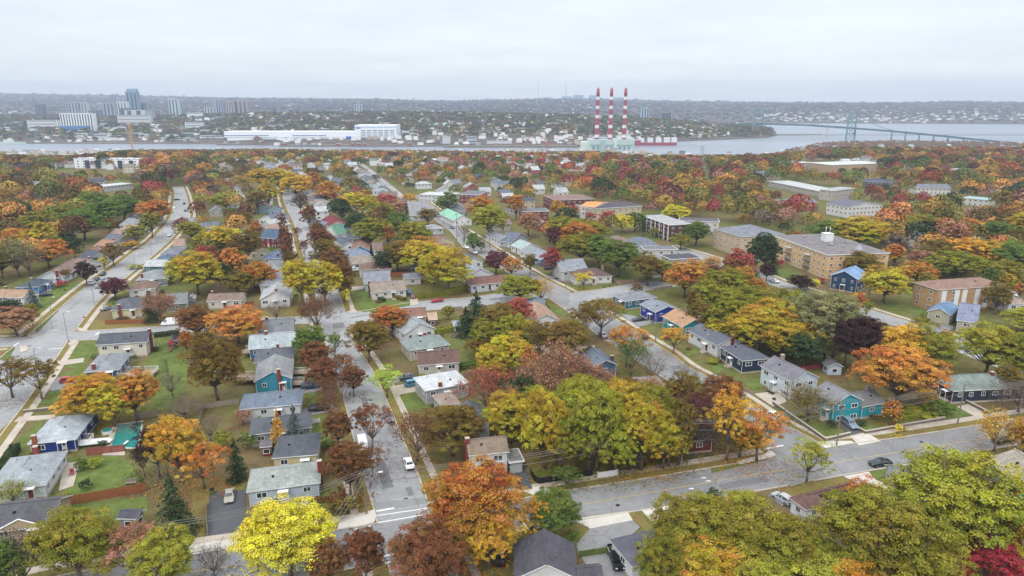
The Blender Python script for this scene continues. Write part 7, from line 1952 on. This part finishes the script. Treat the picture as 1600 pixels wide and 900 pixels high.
    # cranes
    def lattice_crane(px, Y, ybase, ytop, col, label, j0, j1, yj):
        Y = Y * KY if Y > 1400 else Y
        x = at(px, Y); z0 = tz(x, Y); z1 = zfor(ytop, Y); r = empty('tower_crane', (x, Y, z0), 0, label, 'crane'); b = MB(); s = 1.3; n = 14; Ht = z1 - z0
        for sx in (-1, 1):
            for sy in (-1, 1): b.tube((sx * s, sy * s, 0), (sx * s, sy * s, Ht), .22, n=4)
        for k in range(n):
            a_, c_ = Ht * k / n, Ht * (k + 1) / n; sg = 1 if k % 2 else -1
            b.tube((-s * sg, -s, a_), (s * sg, -s, c_), .16, n=4); b.tube((-s, s * sg, a_), (-s, -s * sg, c_), .16, n=4); b.tube((-s, -s, c_), (s, -s, c_), .16, n=4)
        obj('mast', b.mesh('mast', [M['metal']]), r, col=col)
        b = MB(); J0, J1 = at(j0, Y) - x, at(j1, Y) - x; zj = zfor(yj, Y) - z0
        b.tube((J0, 0, zj), (J1, 0, zj), .4, n=4); b.tube((J0 * .4, 0, zj + 3), (J1 * .7, 0, zj + 3), .25, n=4)
        m = 12
        for k in range(m): u = J0 + (J1 - J0) * k / m; u2 = J0 + (J1 - J0) * (k + 1) / m; b.tube((u, 0, zj), ((u + u2) / 2, 0, zj + 2.4), .16, n=4); b.tube(((u + u2) / 2, 0, zj + 2.4), (u2, 0, zj), .16, n=4)
        obj('jib', b.mesh('jib', [M['metal']]), r, col=col)
        obj('counterweight', MB().box((J0 * .85, 0, zj - 1.5), (4, 2, 3)).mesh('counterweight', [M['steel']]), r)
    lattice_crane(197.5, 1120, 246, 192, 'd09a3a', 'yellow construction crane beside the long white apartment block', 190, 199.5, 207)
    lattice_crane(677, 1720, 227, 192, '9fb0a0', 'pale green crane with yellow jib over the quay', 669, 706, 194)
    lattice_crane(279, 1900, 222, 196, 'a9a9a4', 'small grey quay crane before office block', 272, 300, 199)
    lattice_crane(855, 1480, 245, 224, 'b05048', 'small red derrick beside the power station', 848, 862, 225)
    # white domes and tanks
    for px, Y_, rr, l in ((712, 1690, 6.5, 'first white fabric dome on the quay'), (729, 1692, 6.5, 'second white fabric dome on the quay')):
        Y_ *= KY; x = at(px, Y_); b = MB(); n = 12
        for k in range(6):
            a_, c_ = k / 6 * 1.5708, (k + 1) / 6 * 1.5708; b.tube((0, 0, math.sin(a_) * rr), (0, 0, math.sin(c_) * rr), math.cos(a_) * rr, max(.05, math.cos(c_) * rr), 16, cap=False)
        r = empty('storage_dome', (x, Y_, tz(x, Y_)), 0, l, 'dome'); obj('shell', b.mesh('shell', [M['white']]), r); obj('door', MB().box((0, -rr, 1.5), (2, .4, 3)).mesh('door', [M['steel']]), r)
    for px, Y_, rr, yt, l in ((849, 1790, 7, 207, 'tall white storage tank by the water'), (841, 1795, 5, 214, 'short white storage tank beside the tall one'), (878, 1790, 8, 213, 'wide white storage tank before striped stacks')):
        Y_ *= KY; x = at(px, Y_); z0 = tz(x, Y_); h = zfor(yt, Y_) - z0; r = empty('storage_tank', (x, Y_, z0), 0, l, 'storage tank')
        obj('shell', MB().tube((0, 0, 0), (0, 0, h), rr, n=20).mesh('shell', [M['white']]), r); obj('lid', MB().tube((0, 0, h), (0, 0, h + 1.2), rr * .98, rr * .2, n=20).mesh('lid', [M['steel']]), r)
    # grey warship and quay
    Y = 1900; r = empty('ship', (at(10, Y), Y, SEA), 0, 'grey green ship moored at the quay at picture edge', 'ship')
    obj('hull', MB().prism([(-34, -5), (24, -5), (34, 0), (24, 5), (-34, 5)], 0, 6).mesh('hull', [M['metal']]), r, col='b5c4c0'); obj('superstructure', MB().box((-12, 0, 9), (24, 7, 6)).box((-8, 0, 14), (10, 5, 4)).mesh('superstructure', [M['metal']]), r, col='c8d2d0'); obj('mast', MB().tube((-8, 0, 16), (-8, 0, 26), .5).mesh('mast', [M['steel']]), r)
    for k, (p0, p1, Y_) in enumerate(((30, 330, 1915), (330, 430, 1850), (430, 680, 1785), (690, 905, 1745))):
        x0, x1 = at(p0, Y_), at(p1, Y_)
        tag(obj('quay', MB().box(((x0 + x1) / 2, Y_ + 25, SEA - .2 + k * .3), (x1 - x0, 40, 5)).mesh('quay', [M['stonewall']])), kind='structure')
    b = MB(); pts = [(1058, 2040), (1100, 2100), (1150, 2180), (1200, 2280)]; P = [Vector((at(a_, c_), c_)) for a_, c_ in pts]
    for a_, c_ in zip(P, P[1:]): d = c_ - a_; m_ = (a_ + c_) / 2; b.box((m_.x, m_.y, SEA + 1.5), (d.length + 4, 8, 4), rz=math.atan2(d.y, d.x))
    tag(obj('causeway', b.mesh('causeway', [M['stonewall']])), kind='structure')
    b = MB(); b.prism([(at(1215, 2490), 2490), (at(1290, 2490), 2490), (at(1290, 2505), 2505), (at(1215, 2520), 2520)], SEA - 1, SEA + 1.5); tag(obj('breakwater', b.mesh('breakwater', [M['stonewall']])), kind='structure')
    rnd = random.Random(3)
    for k in range(46):
        px = rnd.uniform(30, 900); Y_ = rnd.uniform(1925, 1980) if px < 330 else rnd.uniform(1795, 1840)
        if 340 < px < 620: Y_ = 1870 if px < 420 else 1800
        x = at(px, Y_); w, h = rnd.uniform(5, 16), rnd.uniform(3, 6)
        r = empty('quay_shed', (x, Y_, max(tz(x, Y_), SEA + 3)), rnd.uniform(-.1, .1), None, 'shed', 'small sheds along the quay'); QUAY.append((r, rnd.choice(['white', 'grey', 'rust red']), 'quay shed'))
        c = {'white': 'e2e6e8', 'grey': '9aa0a4', 'rust red': '8a4a40'}[QUAY[-1][1]]
        obj('wall', MB().box((0, 0, h / 2), (w, 8, h)).mesh('wall', [M['metal']]), r, col=c); obj('roof', MB().box((0, 0, h + .2), (w + .5, 8.5, .4)).mesh('roof', [M['metal']]), r, col='c9cdd0')
    # bridge
    Ps = [(1120, 2600, 193.5), (1187, 2300, 192.2), (1262, 2180, 194), (1335, 2060, 198.8), (1400, 2000, 203.6), (1422, 1985, 205.6), (1444, 1970, 207.6), (1467, 1955, 209.8), (1490, 1940, 212), (1515, 1925, 214.5), (1545, 1905, 217.5), (1580, 1885, 221), (1640, 1860, 226)]
    Ps = [(a_, c_ * KY, z_) for a_, c_, z_ in Ps]
    br = empty('suspension_bridge', (0, 2060 * KY, SEA), 0, 'long green suspension bridge crossing the harbour narrows', 'bridge')
    Q = [Vector((at(a_, c_), c_ - 2060 * KY, zfor(z_, c_) - SEA)) for a_, c_, z_ in Ps]
    b = MB()
    for a_, c_ in zip(Q, Q[1:]):
        d = c_ - a_; n_ = Vector((-d.y, d.x, 0)).normalized() * 8
        for s_, t_ in ((n_, -n_),):
            v = [a_ + n_, a_ - n_, c_ - n_, c_ + n_]; base = len(b.v); b.v += [tuple(q) for q in v] + [tuple(q - Vector((0, 0, 4.6))) for q in v]
            for f in ((0, 1, 2, 3), (7, 6, 5, 4), (0, 3, 7, 4), (1, 5, 6, 2)): b.f.append(tuple(base + q for q in f)); b.m.append(0)
        for k in range(6):
            u, v2 = a_.lerp(c_, k / 6), a_.lerp(c_, (k + 1) / 6); b.tube(u - n_ - Vector((0, 0, 4.6)), v2 - n_ - Vector((0, 0, 6)), .4, n=4); b.tube(v2 - n_ - Vector((0, 0, 6)), v2 - n_ - Vector((0, 0, 4.6)), .4, n=4)
    obj('deck', b.mesh('deck', [M['metal']]), br, col='4a636b')
    GC = '66898c'
    for i, yt in ((1, 170.5), (3, 176)):
        q = Q[i]; d = Q[i + 1] - Q[i - 1]; n_ = Vector((-d.y, d.x * .6, 0)).normalized() * 9.5; n_ = Vector((n_.x * .6 + 9, n_.y, 0)); Yq = q.y + 2060 * KY; zt = zfor(yt, Yq) - SEA
        b = MB()
        for s_ in (-1, 1): b.tube((q.x + n_.x * s_ * 1.15, q.y + n_.y * s_ * 1.15, 0), (q.x + n_.x * s_, q.y + n_.y * s_, zt), 2.8, 2.0, 6)
        for k in range(5):
            z0_, z1_ = zt * k / 5, zt * (k + 1) / 5; A_ = Vector((q.x + n_.x, q.y + n_.y, z0_)); B_2 = Vector((q.x - n_.x, q.y - n_.y, z1_)); C_ = Vector((q.x - n_.x, q.y - n_.y, z0_)); D_2 = Vector((q.x + n_.x, q.y + n_.y, z1_))
            b.tube(A_, B_2, .8, n=4); b.tube(C_, D_2, .8, n=4); b.tube(B_2, D_2, 1.0, n=4)
        obj('bridge_tower', b.mesh('bridge_tower', [M['metal']]), br, col=GC)
    for i in range(4, 11):
        q = Q[i]; d = Q[i + 1] - Q[i - 1]; n_ = Vector((-d.y, d.x, 0)).normalized() * 6; b = MB()
        for s_ in (-1, 1): b.tube((q.x + n_.x * s_ * 1.3, q.y + n_.y * s_ * 1.3, 0), (q.x + n_.x * s_, q.y + n_.y * s_, q.z - 3), 1.9, 1.5, 6)
        b.tube((q.x - n_.x, q.y - n_.y, q.z - 5), (q.x + n_.x, q.y + n_.y, q.z - 5), 1.0, n=4); b.tube((q.x - n_.x * 1.2, q.y - n_.y * 1.2, q.z * .3), (q.x + n_.x, q.y + n_.y, q.z - 5), .6, n=4)
        obj('pier', b.mesh('pier', [M['metal']]), br, col=GC)
    for s_ in (-1, 1):
        b = MB(); tops = [(Q[0], None), (Q[1], 170.5), (Q[3], 176), (Q[4], None)]
        pts = []
        for q, yt in tops: pts.append(Vector((q.x, q.y + s_ * 6, (zfor(yt, q.y + 2060 * KY) - SEA) if yt else q.z)))
        for (a_, c_, sag) in ((pts[0], pts[1], 8), (pts[1], pts[2], 44), (pts[2], pts[3], 6)):
            pv = None
            for k in range(17):
                t = k / 16; p = a_.lerp(c_, t) - Vector((0, 0, sag * 4 * t * (1 - t)))
                if pv is not None: b.tube(pv, p, .45, n=4, cap=False)
                pv = p
        obj('main_cable', b.mesh('main_cable', [M['metal']]), br, col=GC)
    # lattice pylons
    def pylon(px, Y_, yt, label, col='8f979c'):
        x = at(px, Y_); z0 = tz(x, Y_); Ht = zfor(yt, Y_) - z0; r = empty('transmission_pylon', (x, Y_, z0), .4, label, 'pylon'); b = MB()
        for sx in (-1, 1):
            for sy in (-1, 1): b.tube((sx * 4, sy * 4, 0), (sx * .8, sy * .8, Ht), .22, n=4)
        for k in range(7):
            a_, c_ = k / 7, (k + 1) / 7; wa, wc_ = 4 - 3.2 * a_, 4 - 3.2 * c_
            for sg in (-1, 1): b.tube((-wa * sg, -wa, a_ * Ht), (wc_ * sg, -wc_, c_ * Ht), .14, n=4); b.tube((wa, -wa * sg, a_ * Ht), (wc_, wc_ * sg, c_ * Ht), .14, n=4)
        obj('lattice', b.mesh('lattice', [M['metal']]), r, col=col)
        for z_ in (.7, .83, .96): obj('crossarm', MB().tube((-6, 0, z_ * Ht), (6, 0, z_ * Ht), .2, n=4).mesh('crossarm', [M['metal']]), r, col=col)
    pylon(1102, 1180, 228, 'grey lattice pylon in front of the harbour basin'); pylon(1103, 780, 246, 'lattice pylon rising from red and olive trees'); pylon(1545, 1240, 216, 'lattice pylon below the bridge approach'); pylon(1179, 850, 262, 'lattice pylon beside round green tree')
    pylon(975, 830, 262, 'slender lattice pylon among central trees', '9aa0a2'); pylon(1125, 2700, 168, 'red and white pylon near the far bridge end', 'c0706a'); pylon(1297, 2250, 192, 'small red and white pylon on breakwater', 'c0706a')
# ---------------------------------------------------------------- labels that single things out
LM = [(108, 597, 'red compact car'), (197, 685, 'teal pool'), (440, 765, 'pale blue bungalow'), (460, 696, 'cream yellow house'), (430, 590, 'teal gabled house'), (190, 525, 'long cream house'), (195, 480, 'pale yellow house'), (350, 465, 'beige bungalow'), (70, 445, 'bright blue house'),
      (90, 665, 'royal blue house'), (35, 730, 'large pale roof'), (30, 810, 'tan bungalow'), (640, 727, 'white sedan'), (765, 700, 'taupe roofed white house'), (690, 595, 'nearly white roof'), (685, 555, 'dark brown gable roof'), (610, 450, 'corner lawn bungalow'), (430, 455, 'white gabled cottage'),
      (420, 372, 'maroon house'), (565, 385, 'bright blue gable'), (530, 350, 'dark red roof'), (725, 338, 'mint green roof'), (745, 305, 'red brick hall'), (765, 440, 'long red brown roof'), (695, 375, 'yellow gabled house'), (855, 495, 'sandy pink roof'), (925, 425, 'brown roofed white bungalow'),
      (1000, 465, 'teal and brick house'), (1030, 485, 'cobalt blue house'), (1070, 505, 'sea green house'), (1120, 530, 'slate roofed white house'), (1165, 560, 'navy hip roofed house'), (1235, 590, 'pale blue two storey house'), (1320, 640, 'turquoise gabled house'), (1520, 600, 'wide navy house'),
      (1475, 570, 'rust brown house'), (1290, 395, 'tan brick block'), (1500, 460, 'brown apartment block'), (1330, 440, 'navy farmhouse'), (1150, 365, 'grey pyramid roof'), (1030, 345, 'dark brick block'), (960, 325, 'long beige block'), (880, 312, 'maroon brick block'), (1325, 320, 'white slate gabled block'),
      (1310, 255, 'flat roofed school'), (1370, 280, 'navy hip roofed block'), (1250, 290, 'long flat hall'), (1375, 727, 'black sedan'), (1290, 770, 'dark brown hip roof'), (1425, 745, 'low slate cottage'), (1585, 740, 'turquoise taupe roofed house'), (962, 870, 'black pickup'), (850, 870, 'large dark roof'),
      (1095, 700, 'red brick wood house'), (1208, 653, 'white suv'), (150, 257, 'long white shore block'), (185, 287, 'pale western hall'), (230, 350, 'upper west bungalows'), (280, 330, 'west road top'), (447, 310, 'centre road top'), (590, 285, 'upper street'), (680, 300, 'pale flat hall'), (956, 235, 'power station'),
      (1102, 255, 'shore pylon'), (1545, 235, 'bridge side pylon'), (1000, 300, 'central maples'), (1120, 300, 'basin side maples'), (820, 270, 'shoreline poles'), (56, 360, 'lavender roofed building'), (197, 220, 'yellow crane'), (585, 208, 'tall shipyard block'), (448, 213, 'long shipyard hall'), (677, 210, 'pale green crane'),
      (849, 213, 'tall white tank'), (1028, 200, 'pale townhouse row'), (1087, 202, 'beige townhouse row'), (735, 195, 'white dome pair'), (300, 200, 'quay office block'), (80, 218, 'western quay'), (1500, 310, 'aqua flat roof'), (1460, 290, 'white gabled row'), (1240, 315, 'low brick block'), (1525, 372, 'grey roof by golden trees')]
ORD = ['', 'second', 'third', 'fourth', 'fifth', 'sixth', 'seventh', 'eighth', 'ninth', 'tenth', 'eleventh', 'twelfth', 'thirteenth', 'fourteenth', 'fifteenth', 'sixteenth']
def name_all(items, suffix_group):
    """items: (object, description, world point). Adds where it stands relative to a landmark, and its rank there"""
    import collections
    buckets = collections.defaultdict(list)
    for o, desc, p in items:
        x, y = proj(p); best = min(LM, key=lambda l: ((l[0] - x) ** 2 + (2.2 * (l[1] - y)) ** 2))
        dx, dy = x - best[0], 2.2 * (y - best[1])
        rel = ('on the right-side of' if dx > 0 else 'on the left-side of') if abs(dx) > abs(dy) else ('in front of' if dy > 0 else 'behind')
        buckets[(desc, rel, best[2])].append((dx * dx + dy * dy, o))
    for (desc, rel, lm), L in buckets.items():
        L.sort(key=lambda q: q[0])
        for k, (d, o) in enumerate(L):
            if len(L) > 1 and len((ORD[k] + ' ' + desc + ' ' + rel + ' the ' + lm).split()) > 13: o['label'] = f'{ORD[k]} {desc} {rel} the {lm}'[:140]
            elif len(L) == 1: o['label'] = f'{desc} {rel} the {lm}'
            else: o['label'] = f'{(ORD[k] + " ") if k else "first "}{desc} {rel} the {lm}, counting outward'

def build_world():
    w = bpy.data.worlds.new('World'); SC.world = w; w.use_nodes = True
    nt = w.node_tree; nt.nodes.clear(); N = nt.nodes.new; Lk = nt.links.new
    out = N('ShaderNodeOutputWorld'); add = N('ShaderNodeAddShader')
    sky = N('ShaderNodeTexSky'); sky.sky_type = 'NISHITA'; sky.sun_disc = False; sky.sun_elevation = R(48); sky.sun_rotation = R(200); sky.altitude = 100
    b1 = N('ShaderNodeBackground'); b1.inputs[1].default_value = .05; Lk(sky.outputs[0], b1.inputs[0])
    tc = N('ShaderNodeTexCoord'); sp = N('ShaderNodeSeparateXYZ'); Lk(tc.outputs['Generated'], sp.inputs[0])
    def mth(op, a, b=0.0):
        n = N('ShaderNodeMath'); n.operation = op
        for k, v in ((0, a), (1, b)):
            if hasattr(v, 'node'): Lk(v, n.inputs[k])
            else: n.inputs[k].default_value = v
        return n.outputs[0]
    z = mth('MAXIMUM', sp.outputs[2], 0.0); zz = mth('ADD', z, .06)
    cb = N('ShaderNodeCombineXYZ'); Lk(mth('DIVIDE', sp.outputs[0], zz), cb.inputs[0]); Lk(mth('DIVIDE', sp.outputs[1], zz), cb.inputs[1])
    nz = N('ShaderNodeTexNoise'); nz.inputs['Scale'].default_value = .55; nz.inputs['Detail'].default_value = 6; nz.inputs['Roughness'].default_value = .55; Lk(cb.outputs[0], nz.inputs['Vector'])
    nz2 = N('ShaderNodeTexNoise'); nz2.inputs['Scale'].default_value = 2.1; nz2.inputs['Detail'].default_value = 4; Lk(cb.outputs[0], nz2.inputs['Vector'])
    rp = N('ShaderNodeValToRGB'); e = rp.color_ramp.elements; e[0].position = .36; e[0].color = (.86, .855, .87, 1); e[1].position = .64; e[1].color = (1.0, .985, .97, 1); Lk(nz.outputs['Fac'], rp.inputs[0])
    grad = mth('ADD', SKYL, mth('MULTIPLY', mth('MAXIMUM', mth('SUBTRACT', z, .17), 0.0), SKYG))
    grad = mth('MULTIPLY', grad, mth('ADD', .95, mth('MULTIPLY', nz2.outputs['Fac'], .1)))
    b2 = N('ShaderNodeBackground'); Lk(rp.outputs[0], b2.inputs[0]); Lk(grad, b2.inputs[1])
    Lk(b1.outputs[0], add.inputs[0]); Lk(b2.outputs[0], add.inputs[1]); Lk(add.outputs[0], out.inputs[0])
    sun = bpy.data.lights.new('sun', 'SUN'); sun.energy = SUNE; sun.angle = R(10); sun.color = (1, .96, .9)
    so = bpy.data.objects.new('sun', sun); COL.objects.link(so)
    # light from high behind and to one side of the camera
    el, az = R(48), R(200)
    d = Vector((math.sin(az) * math.cos(el), math.cos(az) * math.cos(el), math.sin(el)))
    so.rotation_euler = d.to_track_quat('Z', 'Y').to_euler(); so.location = (0, -50, 200)

SKYL, SKYG, SUNE, HAZE, MAXTREE = .78, 2.2, 1.5, 1.15e-4, 40

def build_haze():
    t = NT('haze_air'); v = t.new('ShaderNodeVolumePrincipled'); v.inputs['Density'].default_value = HAZE; v.inputs['Color'].default_value = (.63, .78, 1.0, 1); v.inputs['Anisotropy'].default_value = .1
    t.link(v.outputs[0], t.out.inputs['Volume'])
    o = obj('haze', MB().box((0, 4500, 130), (26000, 10600, 380)).mesh('haze', [t.m])); tag(o, kind='stuff')

def main():
    sc = SC
    cam = bpy.data.cameras.new('camera'); cam.lens = F / 1600 * 36; cam.sensor_width = 36; cam.clip_end = 30000; cam.clip_start = .5
    co = bpy.data.objects.new('camera', cam); COL.objects.link(co); co.location = (0, 0, CAMZ); co.rotation_euler = (math.pi / 2 - PITCH, 0, 0); sc.camera = co
    sc.view_settings.view_transform = 'Standard'; sc.view_settings.look = 'None'; sc.view_settings.exposure = 0; sc.view_settings.gamma = 1
    sc.cycles.max_bounces = 5; sc.cycles.diffuse_bounces = 1; sc.cycles.glossy_bounces = 2; sc.cycles.transmission_bounces = 2; sc.cycles.volume_bounces = 0
    sc.cycles.use_denoising = True; sc.cycles.use_adaptive_sampling = True; sc.cycles.adaptive_threshold = .02
    sc.cycles.caustics_reflective = False; sc.cycles.caustics_refractive = False
    build_materials(); build_world(); build_ground(); build_roads(); build_surface()
    build_protos(); build_houses(); build_vehicles(); build_street(); build_trees()
    far_h = build_far(); build_landmarks(); fallen_leaves(); build_haze()
    name_all([(o, f'{"" if t not in () else ""}' + {'7c8087': 'grey', '5d616b': 'dark grey', '9a9fa4': 'light grey', '84706a': 'brown', 'a8adb2': 'pale grey', '6a7280': 'slate', '4f545e': 'charcoal', 'b5babd': 'whitish', '8f8378': 'taupe'}[rc] + ' roofed ' + ('white' if w_[0] in 'def' else 'tan' if w_ in ('c9b8a0', 'b8a898', 'b0aca4') else 'red brick' if w_[0] == '9' else 'pale') + ' house', o.location) for o, rc, w_ in far_h for t in ('',)], 'h')
    for o, rc, w_ in far_h: o['group'] = 'far houses among the trees'
    KW = {'full': '', 'wide': 'spreading ', 'sparse': 'thinning ', 'bare': 'half bare ', 'twig': 'leafless ', 'egg': 'egg shaped ', 'conifer': 'conical ', 'bush': ''}
    its = []
    for r, w_, k, p, rad, c in TREES:
        sz = 'large ' if rad > 6.5 else 'small ' if rad < 3 else ''
        r['category'] = 'shrub' if k == 'bush' else 'tree'; r['group'] = 'shrubs in the yards' if k == 'bush' else 'autumn trees of the neighbourhood'
        its.append((r, sz + KW[k] + w_ + (' shrub' if k == 'bush' else ' tree'), p))
    name_all(its, 't')
    name_all([(o, (c + ' ' + k).replace('light roofed block', 'light roofed block').strip(), o.location) for o, c, k in QUAY], 'q')
    import collections; print('OBJS', collections.Counter(o.get('category') for o in bpy.data.objects if o.get('category')).most_common(12), len(bpy.data.objects), 'TREES', len(TREES), 'FARH', len(far_h))
main()
